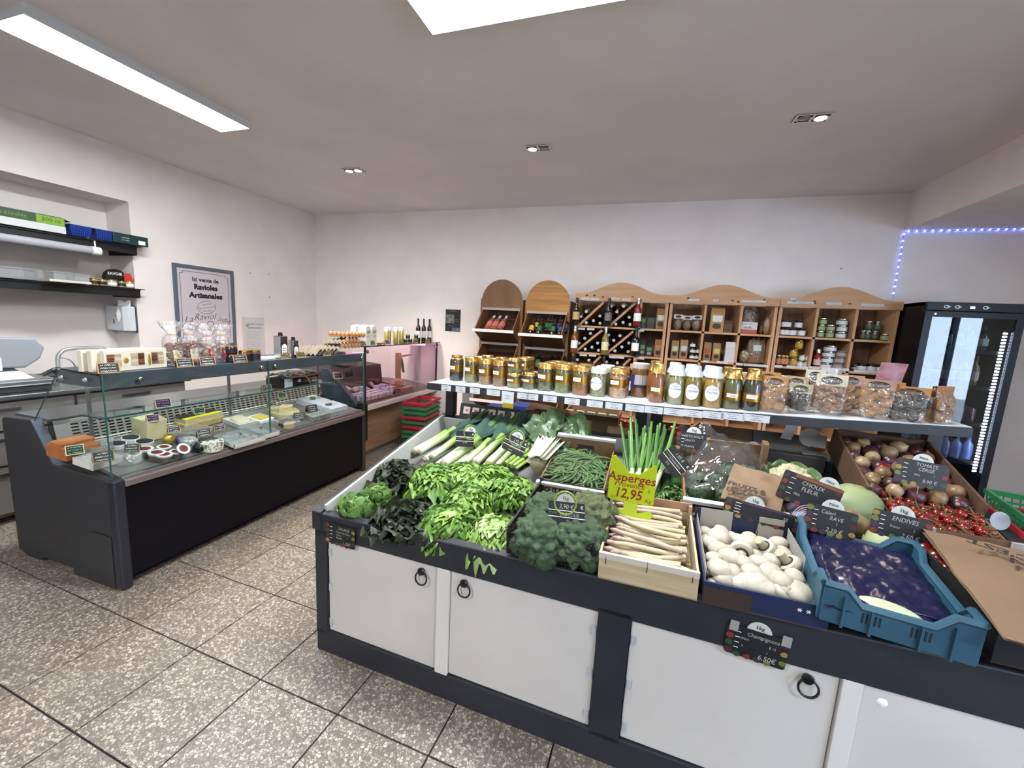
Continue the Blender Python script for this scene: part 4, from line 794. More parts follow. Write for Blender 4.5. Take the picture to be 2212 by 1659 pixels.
# inside
ZM = .69
potm = M('pot_white', 'cdbfc0', .35); potl = M('pot_lid', 'd9cfdc', .3)
POT = kit(('pot_body', MB().lathe([(.022, 0), (.03, .055)], potm, 14), None), ('lid', MB().lathe([(.032, .055), (.032, .059), (0, .060)], potl, 14), 0))
POTB = kit(('pot_body', MB().lathe([(.032, 0), (.042, .085)], potm, 16), None), ('lid', MB().lathe([(.044, .085), (.044, .09), (0, .091)], M('pot_lid_blue', 'a9aee0', .3), 16), 0))
def dz(x): return .637+(-2.70-x)/.52*.065
gi = 0
for r in range(3):
    for k in range(7):
        x = -2.76-.065*r; y = MY0+.13+.068*k
        spawn(POT, 'yoghurt_pot', 'small white yoghurt pot, %s in the %s row from the glass' % (ORD[k], ORD[r]), 'pot', Tr(x, y, dz(x)+.002), 'small white pots in the meat counter')
for k, (x, y) in enumerate(((-2.80, 3.98), (-2.80, 4.08), (-2.91, 3.97), (-2.91, 4.07), (-2.96, 3.80))): spawn(POTB, 'yoghurt_pot', 'large white pot with bluish lid, %s of the taller ones' % ORD[k], 'pot', Tr(x, y, dz(x)+.002), 'tall white pots in the meat counter')
trm = M('tub_orange', 'b9643c', .25, coat=.4); TRO = kit(('tub_body', MB().box(-.035, -.05, 0, .035, .05, .05, trm), None), ('lid', MB().box(-.037, -.052, .05, .037, .052, .056, GLASS('tublid', 'f0dfe0', .1, .05, .15)), 0))
for k, (x, y, z) in enumerate(((-2.77, 4.26, 0), (-2.77, 4.37, 0), (-2.77, 4.48, 0), (-2.86, 4.30, 0), (-2.86, 4.41, 0), (-2.86, 4.36, .058))): spawn(TRO, 'orange_tub', ['orange tub nearest the white pots, front row', 'orange tub in the middle of the front row', 'orange tub at the right of the front row', 'orange tub at the left of the back row', 'orange tub at the right of the back row', 'orange tub on top of the two at the back'][k], 'tub', Tr(x, y, dz(x)+.003+z), 'orange tubs in the meat counter')
saum = M('sausage', '4a302e', .5, col2='33211f', scale=40, bump=.3); sauw = M('sausage_white', 'b9a09c', .6, col2='8d6a68', scale=50); ham = M('ham', 'b08583', .4, col2='c9a8a2', scale=25)
rn = random.Random(5)
for k in range(9):
    x = -3.02-.05*(k % 3); y = 3.92+.10*(k//1 % 5)+.03*(k % 2); z = dz(x)+.03+.045*(k//5)
    s = MB().tube(smooth_line([(0, -.085, 0), (0, -.075, .003), (0, 0, .006), (0, .075, .003), (0, .085, 0)]), [.006]+[.026]*15+[.006], saum if k % 3 else sauw, 10)
    s = MB().tube([(0, -.09, 0), (0, -.08, 0), (0, -.03, .004), (0, .03, .004), (0, .08, 0), (0, .09, 0)], [.006, .02, .026, .026, .02, .006], saum if k % 3 else sauw, 10)
    solo('dry_sausage', s, '%s dry sausage at the rear of the meat counter, %s along the heap' % ('dark' if k % 3 else 'floury', ORD[k]), 'sausage', Tr(x, y, z) @ Rz(rn.uniform(-.5, .5)+1.3), 'dry sausages in the meat counter')
for k, (x, y, r) in enumerate(((-2.98, 4.45, .05), (-2.94, 4.57, .045), (-3.05, 4.60, .055), (-3.08, 3.66, .06), (-3.05, 3.80, .05))):
    solo('cut_ham', MB().ell((0, 0, r*.75), (r, r*1.2, r*.75), ham, 14, 9, amp=.25, seed=k), ['pink cut of meat beside the wooden stand', 'small cut of meat right of the orange tubs', 'cut of meat behind the orange tubs', 'dark round meat at the near end of the counter', 'round of meat near the tall pots'][k], 'meat', Tr(x, y, dz(x)))
for k in range(3): pricetag('green' if k == 1 else 'black', -2.74, (4.15, 4.20, 4.56)[k], dz(-2.74)+.003, 1.3, ['tag before the tall white pots in the meat counter', 'dark green tag left of the orange tubs', 'tag right of the orange tubs'][k], .9, 'tags in the meat counter')
ws = thing('sausage_stand', 'pale wooden post with a peg holding a hanging sausage', 'stand', Tr(-3.05, 4.62, .692)); pine_l = M('pale_wood', 'b08d63', .55, col2='9c7a52', scale=4, stretch=(6, 6, 1))
part('post', MB().box(-.025, -.03, 0, .025, .03, .40, pine_l), ws); part('peg', MB().tube([(.0, .03, .35), (.0, .30, .36)], .012, M('peg_wood', 'a8645a', .5), 8), ws)
solo('hanging_sausage', MB().tube([(0, 0, 0), (.0, .02, -.03), (.0, .05, -.12), (.0, .075, -.21), (0, .08, -.225)], [.004, .016, .019, .015, .004], saum, 10), 'thin sausage hanging from the wooden peg', 'sausage', Tr(-3.05, 4.67, 1.04))
solo('ham_slicer_cover', MB().box(-.1, -.12, 0, .1, .12, .09, M('smoky_plastic', '6d6668', .3)), 'grey plastic cover on the rear hood of the meat counter', 'cover', Tr(-3.42, 4.05, .952), bev=.01)

# stack of shopping baskets
def basket(col, rim=None):
    b = MB(); a0, b0, a1, b1, h = .13, .19, .165, .235, .20
    m = M('basket_'+col, col, .4)
    def L(t): return a0+(a1-a0)*t, b0+(b1-b0)*t, h*t
    def bar(p, q, r): b.tube([p, q], r, m, 4)
    f = MB().box(-a0, -b0, 0, a0, b0, .006, m)
    for t in (.33, .55, .77):
        x, y, z = L(t); 
        for s in (1, -1): b.cbox(0, s*y, z, 2*x, .005, .010, m); b.cbox(s*x, 0, z, .005, 2*y, .010, m)
    for s in (1, -1):
        for k in range(9):
            u = -1+2*k/8; p0, p1 = L(0), L(1); bar((u*p0[0], s*p0[1], 0), (u*p1[0], s*p1[1], p1[2]), .004); 
        for k in range(11):
            u = -1+2*k/10; p0, p1 = L(0), L(1); bar((s*p0[0], u*p0[1], 0), (s*p1[0], u*p1[1], p1[2]), .004)
    rm = MB(); x, y, z = L(1)
    for s in (1, -1): rm.cbox(0, s*y, z-.008, 2*x+.02, .018, .026, m); rm.cbox(s*x, 0, z-.008, .018, 2*y+.02, .026, m)
    return kit(('basket_floor', f, None), ('lattice', b, None), ('rim', rm, None))
BG, BR = basket('17643a'), basket('98182c')
for k in range(8):
    red = k in (2, 4, 7); z = .01+.056*k
    spawn(BR if red else BG, 'shopping_basket', '%s shopping basket, %s in the nested stack by the meat counter' % ('red' if red else 'green', ['lowest', 'second from the bottom', 'third from the bottom', 'fourth from the bottom', 'fourth from the top', 'third from the top', 'second from the top', 'topmost'][k]), 'basket', Tr(-2.44, 4.20, z) @ Rz(.12) @ Rx(.0) @ Sc(.82, .95, 1), 'nested shopping baskets by the meat counter')
for k, (red, lb) in enumerate(((1, 'red basket under a green one right of the stand'), (0, 'green basket on top at the right of the stand'))):
    spawn(BR if red else BG, 'shopping_basket', lb, 'basket', Tr(1.53, 2.06, .72+.06*k) @ Rz(-.25) @ Sc(.62, .8, .8), 'nested baskets right of the stand')
solo('basket_stand', MB().box(-.13, -.17, 0, .13, .17, .72, M('stand_dark_grey', '2c2d31', .5)), 'dark box under the baskets right of the stand', 'box', Tr(1.53, 2.06, 0) @ Rz(-.25), bev=.004)
# ================================================================== produce stand
TH, TLT, SLP, W0 = -.034, .02, .2, .60
SO = Vector((-1.32, 1.364, 0)); MS = Matrix.Translation(SO) @ Rz(TH); MSI = MS.inverted()
e1 = Vector((math.cos(TH), math.sin(TH), TLT)).normalized(); ey_ = Vector((-math.sin(TH), math.cos(TH), SLP)).normalized(); e3 = e1.cross(ey_).normalized(); e2 = e3.cross(e1)
TO = SO+Vector((0, 0, W0)); MT = Matrix(((e1.x, e2.x, e3.x, TO.x), (e1.y, e2.y, e3.y, TO.y), (e1.z, e2.z, e3.z, TO.z), (0, 0, 0, 1))); MTI = MT.inverted()
def TP(px, py, h=0.0):
    """tray coordinates (along, up the slope) of what is seen at a pixel, h above the tray"""
    p = MTI @ on(px, py, TO+e3*h, e3); return p.x, p.y
def SV(px, py, v):
    n = MS.to_3x3() @ Vector((0, 1, 0)); p = MSI @ on(px, py, SO+n*v, n); return p.x, p.z
def TM(u, v, h, a=0): return MT @ Tr(u, v, h) @ Rz(a)
def WM(u, v, h, a=0):
    """upright at a place on the tray"""
    p = MT @ Vector((u, v, h)); return Tr(*p) @ Rz(TH+a)
SU = 2.66
anth = M('stand_paint', '23252b', .5, col2='1d1f25', scale=5, bump=.12, bscale=70); anthw = M('stand_worn', '2a2c33', .55, col2='6a6b6e', scale=60, lo=.62, hi=.8)
dwhite = M('door_white', 'c4bfb9', .5, col2='bdb8b2', scale=3)
st = thing('produce_stand', 'long dark vegetable stand with white cupboard doors and a sloping top', 'stand', MS)
fv = .0
part('front_board', MB().add([(0, 0, .572), (SU, 0, .59), (SU, 0, .748), (0, 0, .678), (0, .035, .572), (SU, .035, .59), (SU, .035, .752), (0, .035, .685)], [(0, 1, 2, 3), (7, 6, 5, 4), (3, 2, 6, 7), (0, 4, 5, 1), (0, 3, 7, 4), (1, 5, 6, 2)], anth), st, bev=.006)
part('bottom_board', MB().add([(0, 0, 0), (SU, 0, 0), (SU, 0, .125), (0, 0, .112), (0, .03, 0), (SU, .03, 0), (SU, .03, .125), (0, .03, .112)], [(0, 1, 2, 3), (7, 6, 5, 4), (3, 2, 6, 7), (0, 4, 5, 1), (0, 3, 7, 4), (1, 5, 6, 2)], anth), st, bev=.004)
for a, b in ((0, .062), (1.258, 1.365), (2.59, SU)): part('post', MB().box(a, 0, .1, b, .03, .60, anth), st)
part('side_panel', MB().add([(0, .03, 0), (0, 1.15, 0), (0, 1.15, .90), (0, .03, .66), (.02, .03, 0), (.02, 1.15, 0), (.02, 1.15, .90), (.02, .03, .66)], [(3, 2, 1, 0), (4, 5, 6, 7), (3, 7, 6, 2), (0, 1, 5, 4)], anth), st)
part('side_panel', MB().box(SU-.02, .03, 0, SU, 1.15, .70, anth), st)
part('rear_board', MB().box(0, 1.155, 0, SU, 1.17, .80, anth), st)
part('side_rim', MB().add([(-.012, -.006, .686), (.038, -.006, .686), (.038, 1.15, .912), (-.012, 1.15, .912), (-.012, -.006, .60), (.038, -.006, .60), (.038, 1.15, .82), (-.012, 1.15, .82)], [(0, 1, 2, 3), (7, 6, 5, 4), (0, 4, 5, 1), (3, 2, 6, 7), (0, 3, 7, 4), (1, 5, 6, 2)], anth), st, bev=.005)
part('side_rim', MB().add([(SU-.03, -.006, .75), (SU+.01, -.006, .75), (SU+.01, 1.15, .96), (SU-.03, 1.15, .96), (SU-.03, -.006, .60), (SU+.01, -.006, .60), (SU+.01, 1.15, .82), (SU-.03, 1.15, .82)], [(0, 1, 2, 3), (7, 6, 5, 4), (0, 4, 5, 1), (3, 2, 6, 7), (0, 3, 7, 4), (1, 5, 6, 2)], anth), st)
part('ridge_rail', MB().add([(0, 1.10, .895), (SU, 1.10, .948), (SU, 1.16, .955), (0, 1.16, .902), (0, 1.10, .80), (SU, 1.10, .85), (SU, 1.16, .85), (0, 1.16, .80)], [(0, 1, 2, 3), (7, 6, 5, 4), (0, 4, 5, 1), (3, 2, 6, 7), (0, 3, 7, 4), (1, 5, 6, 2)], anth), st, bev=.005)
twh = M('tray_white_board', 'b9b8b4', .55); MSMT = MSI @ MT
part('tray_floor', MB().box(.02, .03, -.012, SU-.02, 1.13, -.002, M('tray_floor', '6b6a69', .7), MSMT), st)
part('tray_liner', MB().box(.039, .04, -.002, .052, 1.10, .105, twh, MSMT).box(.05, 1.095, -.002, 1.3, 1.107, .085, twh, MSMT), st)
hinge_m = M('hinge_white', 'b9bec4', .35, .3); ringm = M('ring_black', '08080a', .4)
for k, (a, b, hu) in enumerate(((.065, .62, .55), (.68, 1.256, .742), (1.367, 1.952, 1.872), (2.006, 2.588, None))):
    d = part('door', MB().box(a, .012, .114+.006*a, b, .028, .574+.006*a, dwhite), st, bev=.002)
    if hu:
        hz = .535+.012*hu
        part('handle', MB().lathe([(0, .022), (.013, .02), (.017, .014), (.014, .008), (.010, 0)], ringm, 16, Tr(hu, .012, hz) @ Rx(R90)).ring(.026, .0035, ringm, 26, 8, Tr(hu+.003, -.006, hz-.026) @ Rx(R90-.15)), d)
    else: part('screw_cap', MB().lathe([(0, .003), (.012, .002), (.014, 0)], white, 14, Tr(a+.05, .012, .54) @ Rx(R90)), d)
    hu2 = a+.012 if k in (0, 2) else b-.012
    for z in (.16, .33, .50):
        part('hinge', MB().cbox(hu2, .009, z+.006*a, .016, .006, .035, hinge_m), d)
part('stile', MB().box(.622, .0, .112, .678, .03, .578, M('stile_white', 'cbc7c2', .5)), st, bev=.002); part('stile', MB().box(1.955, .0, .118, 2.004, .03, .588, M('stile_white')), st, bev=.002)
# upper shelf on posts; the boards sag a little
ZS = ((-.05, 1.146), (.376, 1.154), (.736, 1.155), (1.22, 1.157), (1.512, 1.162), (1.792, 1.174), (2.121, 1.186), (2.492, 1.208), (2.65, 1.216))
def zs(u):
    for (a, za), (b, zb) in zip(ZS, ZS[1:]):
        if u <= b: return za+(zb-za)*(u-a)/(b-a)
    return ZS[-1][1]
V0, V1 = .95, 1.27
sf = thing('display_shelf', 'long narrow shelf with white top and dark front edge above the vegetables', 'shelf', MS @ Tr(0, 0, 1.15)); sm_ = Tr(0, 0, -1.15)
def band(m, d0, d1, v0, v1):
    b = MB(); us = [-.015, .3, .6, .9, 1.22, 1.5, 1.8, 2.1, 2.4, 2.645]
    for a, c in zip(us, us[1:]):
        b.add([(a, v0, zs(a)+d0), (c, v0, zs(c)+d0), (c, v1, zs(c)+d0), (a, v1, zs(a)+d0), (a, v0, zs(a)+d1), (c, v0, zs(c)+d1), (c, v1, zs(c)+d1), (a, v1, zs(a)+d1)], [(3, 2, 1, 0), (4, 5, 6, 7), (0, 1, 5, 4), (2, 3, 7, 6)]+([(0, 4, 7, 3)] if a < 0 else [])+([(1, 2, 6, 5)] if c > 2.6 else []), m, sm_)
    return b
part('board', band(M('shelf_white', 'c3c8cf', .35), -.012, 0, V0-.0005, V1), sf); part('front_rail', band(anth, -.044, -.0025, V0-.012, V0-.001), sf); part('rear_rail', band(anth, -.044, -.012, V1-.03, V1), sf)
pm = M('post_black', '101114', .45); slot = M('slot_metal', '9fa2a5', .35, .8)
part('post', MB().box(.03, 1.105, .907, .085, 1.165, 1.135, pm, sm_), sf); part('post', MB().box(1.27, 1.11, .934, 1.42, 1.15, 1.120, pm, sm_).box(1.335, 1.106, .94, 1.355, 1.11, 1.10, slot, sm_), sf); part('post', MB().box(2.585, 1.10, .960, 2.64, 1.16, 1.17, pm, sm_), sf)
# printed price strips along its edge
tick = M('ticket', 'bcbec2', .6)
ticket_px = ((964, 829, 28), (995, 834, 28), (1026, 838, 28), (1066, 845, 36), (1097, 850, 32), (1130, 853, 30), (1150, 856, 30), (1188, 858, 34), (1236, 864, 36), (1285, 870, 36), (1326, 877, 38), (1371, 881, 40), (1412, 883, 38), (1455, 888, 40), (1497, 889, 38), (1541, 894, 40), (1583, 896, 44), (1634, 899, 48))
for k, (px, py, w_) in enumerate(ticket_px):
    u, z = SV(px, py, V0-.014); ww = w_*.0028*.86; h_ = .036 if k != 4 else .07
    t = thing('price_ticket', '%s white printed price ticket from the left on the shelf edge' % (ORD[k] if k < 16 else ['second to last', 'last'][k-16]), 'price ticket', MS @ Tr(u, V0-.0135, zs(u)-.024 - (.018 if k == 4 else 0)), 'printed tickets on the shelf edge')
    part('card', MB().box(-ww/2, -.0012, -h_/2, ww/2, 0, h_/2, tick), t)
    part('lettering', scrib(scrib(scrib(MB(), -ww*.25, .010, ww*.5, .004, ink, k, .2), -ww*.12, .001, ww*.24, .004, ink, k+9, .2), -ww*.2, -.009, ww*.45, .005, ink, k+5, .2), t, Tr(0, -.0016, 0) @ Rx(R90))
ALB = .64
# ================================================================== jars, bottles and biscuit bags on the shelf
def ON(px, py):
    z = 1.16
    for _ in range(4):
        p = MSI @ Zp(px, py, z); z = zs(p.x)
    w_ = MS @ Vector((p.x, p.y, z)); return p.x, p.y, z, (w_-EYE).dot(CW)
oval = lambda a, b, n=24: [(a*math.cos(2*PI*k/n), b*math.sin(2*PI*k/n)) for k in range(n)]
jgl = dict(coat=1.0)
def con(name, a, b, s=70): return M('jar_'+name, a, .35, col2=b, scale=s, lo=.42, hi=.58, coat=1, spec=.6)
CONT = dict(cornichon=(con('corn1', '1a1c10', '2b2d18', 30), con('corn2', '12130d', '1f2012', 30)), green=(con('gr1', '33351a', '4c4b25'), con('gr2', '6f6a3f', '8f885a', 110)), brown=(con('br1', '5a3d22', '6e4c2b'), con('br2', '7b5a36', '9a7b52', 100)), red=(con('rd1', '573522', '6a4029'), con('rd2', '85603f', '8f6a48', 60)),
            leaf=(con('lf1', '2a2f1a', '3d4224', 40), con('lf2', '40432a', '6b6740', 40)), peas=(con('ps1', '4a4f22', '6e7038', 90), con('ps2', '57602a', '83853f', 90)), carrot=(con('ca1', '5b4a24', '776534', 80), con('ca2', '6d5f2d', 'a2561f', 45)), flag=(con('fl1', '6d6a3f', '8d8858', 120), con('fl2', '757244', '96905e', 120)), bean=(con('be1', '8f6947', 'b08c68', 70), con('be2', 'a2775a', 'c4a07d', 60)))
amber = M('honey', '8a4a1c', .2, coat=1); bandm = M('gold_band', 'b98a35', .28, .85, bump=.2, bscale=60); wcl = M('white_foil', 'dfe6ec', .35, .3, bump=.5, bscale=80)
def cyl_patch(r, a0, a1, z0, z1, m, n=8, mb=None):
    mb = mb or MB(); return mb.sheet(n, 1, lambda u, v: (r*math.sin(a0+(a1-a0)*u), -r*math.cos(a0+(a1-a0)*u), z0+(z1-z0)*v), m)
def jar(px, py, pw, ph, kind, label, foil='gold', words=None, turn=0, dv=0, z_up=0, group='preserve jars on the display shelf', neck=0, du=0, rkeep=None):
    u, v, z, dep = ON(px, py); r = rkeep or pw/2*dep/CAM[0]; h = ph*dep/CAM[0]*.985
    c0, c1 = CONT[kind]; t = thing('preserve_jar', label, 'jar', MS @ Tr(u+du, v+r+dv, z+.0015+z_up) @ Rz(turn-.25), group)
    zt = h*.80
    b = MB().lathe([(r*.93, 0), (r, .006), (r, h*.33)], c1, 24).lathe([(r, h*.33), (r, h*.62), (r*.99, zt), (r*.86, h*.85)], c0, 24)
    part('jar_body', b, t)
    fm = gold if foil == 'gold' else wcl
    if neck: l = MB().lathe([(r*.80, h*.83), (r*.90, h*.80), (r*.93, h*.86), (r*.78, h*.90), (r*.80, h*.96), (r*.78, h), (0, h*1.0)], fm, 24, crimp=.05, seed=px)
    else: l = MB().lathe([(r*1.05, h*.80), (r*1.02, h*.84), (r*.99, h*.97), (r*.93, h), (0, h*1.004)], fm, 26, crimp=.045, seed=px)
    part('foil_lid', l, t)
    if foil == 'gold':
        q = MB().lathe([(r*1.006, h*.36), (r*1.006, h*.64)], bandm, 24); q.f = [f for f in q.f if len(f) == 4]; q.mi = q.mi[:len(q.f)]; q.sm = q.sm[:len(q.f)]
        q = part('gold_label', q, t); a = -.1
        l2 = part('white_label', cyl_patch(r*1.012, a-.55, a+.55, h*.455, h*.585, paper), q)
        w_ = MB(); 
        for k in range(2): scrib(w_, -r*.42, h*(.53-.035*k), r*(.8 if k == 0 else .5), h*.035 if k == 0 else h*.02, ink, px+k, .2)
        w_.v = [((r*1.02)*math.sin(a+x/r), -(r*1.02)*math.cos(a+x/r), y) for x, y, zz in w_.v]; part('lettering', w_, l2)
    else: badge(t, r, h*.45, r*.78, h*.24, words)
    return t
def badge(t, r, zc_, a, b, words, turn=.05):
    """oval white paper label wrapped on glass, printed in blue-grey"""
    mb = MB().sheet(10, 12, lambda p, q: ((r*1.02)*math.sin(turn+a*(2*p-1)*math.sqrt(max(0, 1-(2*q-1)**2))/r), -(r*1.02)*math.cos(turn+a*(2*p-1)*math.sqrt(max(0, 1-(2*q-1)**2))/r), zc_+b*(2*q-1)), M('oval_paper', 'fbfcff', .6))
    q = part('oval_label', mb, t); bi_ = M('label_ink', '3c4260', .7)
    if words:
        n_ = len(words)
        for k, (s, sz, dy) in enumerate(words):
            text(s, sz, bi_, Tr(math.sin(turn)*(r*1.05), -math.cos(turn)*(r*1.05)-.001, zc_+dy) @ Rz(turn) @ Rx(R90), q, sx=.82, shear=.25 if k == 1 else 0)
JX = lambda x, s=5.53, o=920: o+x/s
JY = lambda y, s=5.53, o=740: o+y/s
front = [(325, 458, 165, 305, 'cornichon', 'dark cornichon jar at the left end of the shelf', dict(neck=1)), (505, 482, 158, 312, 'green', 'green jar with gold foil, second from the left end'), (675, 503, 168, 308, 'brown', 'brown jar with gold foil, third from the left end'), (845, 523, 168, 310, 'red', 'reddish brown jar with gold foil left of the small stacked jars'),
         (1018, 545, 172, 178, 'green', 'small gold-foil jar at the foot of the stacked pair'), (1205, 562, 168, 202, 'leaf', 'small single gold-foil jar right of the stacked pair'),
         (1395, 582, 200, 335, 'leaf', 'tall gold-foil jar of dark green beans'), (1605, 607, 195, 350, 'peas', 'tall gold-foil jar of green peas'), (1815, 632, 195, 360, 'carrot', 'tall gold-foil jar of peas with carrot'), (2030, 650, 190, 350, 'flag', 'tall jar with white foil and an oval white label', dict(foil='white', words=(("Les Jardins d'Orante", .011, .030), ('Flageolets verts', .015, .006), ('1 l', .014, -.025))))]
for f in front:
    kw = f[6] if len(f) > 6 else {}
    jar(JX(f[0]), JY(f[1]), f[2]/5.53, f[3]/5.53, f[4], f[5], **kw)
jar(1300+165/5.53, 750+612/5.53, 205/5.53, 360/5.53, 'bean', 'tall gold-foil jar of pale beans')
# rows behind the front ones
def behind(x, y, pw, ph, kind, n, what, step=.105, foil='gold', o=(920, 740), **kw):
    for k in range(n):
        jar(o[0]+x/5.53, o[1]+y/5.53, pw/5.53, ph/5.53, kind, '%s, %s behind the front one' % (what, ['directly', 'two places', 'three places'][k]), foil=foil, dv=step*(k+1), du=.012*(k+1), **kw)
behind(505, 482, 158, 312, 'green', 2, 'green gold-foil jar near the left end'); behind(675, 503, 168, 308, 'brown', 2, 'brown gold-foil jar in the third column'); behind(845, 523, 168, 310, 'red', 2, 'reddish gold-foil jar in the fourth column')
behind(1395, 582, 200, 335, 'leaf', 2, 'dark gold-foil jar in the bean column'); behind(1605, 607, 195, 350, 'peas', 1, 'pea jar with gold foil'); behind(1815, 632, 195, 360, 'carrot', 1, 'gold-foil jar in the pea and carrot column')
behind(2030, 650, 190, 350, 'flag', 2, 'white-foil jar', foil='white'); behind(165, 612, 205, 360, 'bean', 1, 'pale bean jar with gold foil', o=(1300, 750))
for k, (x, dv, lb) in enumerate(((1018, 0, 'small gold-foil jar on top of the front stacked pair'), (1018, .085, 'small gold-foil jar on top of the pair behind'), (1018, .17, 'small gold-foil jar on top at the back'), (1018, .085, 'small gold-foil jar under another, second row'), (1018, .17, 'small gold-foil jar under another, back row'), (1205, .085, 'small single gold-foil jar behind the front one'))):
    u, v, z, dep = ON(JX(x), JY(545 if x == 1018 else 562)); h = 178/5.53*dep/CAM[0]*.985
    jar(JX(x), JY(545 if x == 1018 else 562), 170/5.53, 178/5.53, 'green', lb, dv=dv, z_up=h*1.02 if k < 3 else 0, turn=.2*k, du=.03 if x == 1018 and dv else 0)
# honey jar with a violet label, set back
u, v, z, dep = ON(1300+450/5.53, 750+545/5.53); r = 100/5.53*dep/CAM[0]; h = 375/5.53*dep/CAM[0]
t = thing('honey_jar', 'wide brown jar with a violet label and clear lid, set back on the shelf', 'jar', MS @ Tr(u, min(v+r, V1-r-.005), z+.0015) @ Rz(-.2))
part('jar_body', MB().lathe([(r*.9, 0), (r, .01), (r, h*.70), (r*.93, h*.80), (r*.90, h*.84)], M('honey_brown', '6e4424', .15, coat=1, col2='8a5a32', scale=10), 24), t); part('lid', MB().lathe([(r*.93, h*.84), (r*.95, h*.98), (r*.88, h), (0, h)], GLASS('jar_lid', 'e8dcc8', .15, .05, .3), 24), t)
q = part('label', cyl_patch(r*1.01, -1.2, 1.3, h*.28, h*.66, M('label_grey', 'b5b0ac', .5)), t); part('violet_band', cyl_patch(r*1.02, -.9, -.35, h*.30, h*.66, M('violet', '37337d', .5)), q); part('violet_band', cyl_patch(r*1.022, -1.2, 1.3, h*.28, h*.37, M('violet_dark', '2c2233', .5)), q)
u, v, z, dep = ON(1300+345/5.53, 750+540/5.53); spawn(bottle(.026, .19, .010, M('beer_brown', '1c0f08', .1, coat=.6), M('cap_tan', 'c9a27c', .4), paper), 'small_bottle', 'small brown bottle with tan cap between bean jars and violet jar', 'bottle', MS @ Tr(u, 1.22, z+.0015))
# soup bottles
def soup(px, py, pw, ph, col, label, cap='white', words=None, dv=0, du=0):
    u, v, z, dep = ON(px, py); r = pw/2*dep/CAM[0]; h = ph*dep/CAM[0]*.985; bm = M('soup_'+col, col, .25, coat=1, spec=.6)
    t = thing('soup_bottle', label, 'bottle', MS @ Tr(u+du, min(v+r+dv, V1-r), z+.0015) @ Rz(-.3), 'soup bottles on the display shelf')
    part('bottle_glass', MB().lathe([(r*.92, 0), (r, .007), (r, h*.56), (r*.93, h*.66), (r*.70, h*.80), (r*.62, h*.88)], bm, 24), t)
    if cap == 'white': l = MB().lathe([(r*.98, h*.73), (r*.88, h*.82), (r*.72, h*.90), (r*.70, h*.975), (r*.62, h), (0, h*1.004)], wcl, 26, crimp=.10, seed=int(px))
    else: l = MB().lathe([(r*.98, h*.74), (r*.80, h*.84), (r*.68, h*.92), (r*.74, h*.985), (r*.66, h), (0, h)], gold, 26, crimp=.10, seed=int(px))
    part('foil_cap', l, t)
    if words: badge(t, r, h*.36, r*.80, h*.20, words, .1)
    elif dv == 0:
        q = part('gold_label', cyl_patch(r*1.008, -1.3, 1.3, h*.22, h*.42, bandm, 12), t); l2 = part('white_label', cyl_patch(r*1.016, -.4, .75, h*.29, h*.38, paper), q)
        w_ = MB(); 
        for k in range(2): scrib(w_, -r*.2, h*(.345-.03*k), r*.75, h*.025, ink, int(px)+k, .2)
        w_.v = [((r*1.024)*math.sin(x/r), -(r*1.024)*math.cos(x/r), y) for x, y, zz in w_.v]; part('lettering', w_, l2)
BX = lambda x: 1300+x/5.53
BY = lambda y: 750+y/5.53
LJ = ("Les Jardins d'Orante", .0105, .036)
soup(BX(635), BY(667), 180/5.53, 478/5.53, '8a4a1a', 'amber bottle with gold foil beside the violet jar', 'gold')
soup(BX(870), BY(690), 195/5.53, 480/5.53, '8f8c62', 'pale green bottle with a white oval label for split peas', words=(LJ, ('Pois Cassés', .018, .010), ('Soupe de', .011, .024), ('1 l', .014, -.022)))
soup(BX(1075), BY(712), 195/5.53, 490/5.53, '7d6a26', 'olive yellow bottle with a white oval label for vegetables', words=(LJ, ('Légumes', .020, .006), ('Velouté de', .011, .022), ('1 l', .014, -.022)))
soup(BX(1315), BY(732), 212/5.53, 498/5.53, 'a5823a', 'orange yellow bottle with a white oval label for pumpkin', words=(LJ, ('Potiron', .020, .004), ('Velouté de', .011, .022), ('1 l', .014, -.022)))
soup(BX(1550), BY(747), 210/5.53, 502/5.53, '5c5836', 'dull green bottle with gold foil left of the dark one', 'gold'); soup(BX(1785), BY(768), 205/5.53, 512/5.53, '34331f', 'dark grey green bottle with gold foil next to the biscuits', 'gold')
for x, y, c_, cap, lb in ((635, 667, '8a4a1a', 'gold', 'amber bottle behind the front amber one'), (870, 690, '8f8c62', 'white', 'pale green bottle behind the split pea one'), (1075, 712, '7d6a26', 'white', 'olive bottle behind the vegetable one'), (1315, 732, 'a5823a', 'white', 'orange yellow bottle behind the pumpkin one'), (1550, 747, '5c5836', 'gold', 'dull green bottle behind the front gold-foil one')):
    soup(BX(x), BY(y), 195/5.53, 490/5.53, c_, lb, cap, dv=.10, du=-.012)
# biscuit bags
film = GLASS('bag_film', 'f7f3ee', .07, .05, .04, bump=1.0, bscale=30)
ckm = [M('cookie_pale', 'b08452', .7, col2='9a6c3e', scale=40, bump=.3), M('cookie_dark', '3a2418', .7, col2='2a1810', scale=40, bump=.3), M('cookie_tan', '96683c', .7, col2='7a5230', scale=30, bump=.3), M('cookie_choc', '241713', .6)]
disc = MB().lathe([(0, -.005), (.022, -.005), (.026, 0), (.022, .006), (0, .0075)], ckm[0], 14)
def dsc(m, k): q = MB().lathe([(0, -.005), (.022, -.005), (.026, 0), (.022, .006), (0, .0075)], m, 14) if k == 0 else MB().ell((0, 0, 0), (.022, .016, .009), m, 9, 6, amp=.35, fq=2, seed=3); return q.mesh('biscuit')
CK = [dsc(ckm[0], 0), dsc(ckm[1], 1), dsc(ckm[2], 1), dsc(ckm[3], 0)]
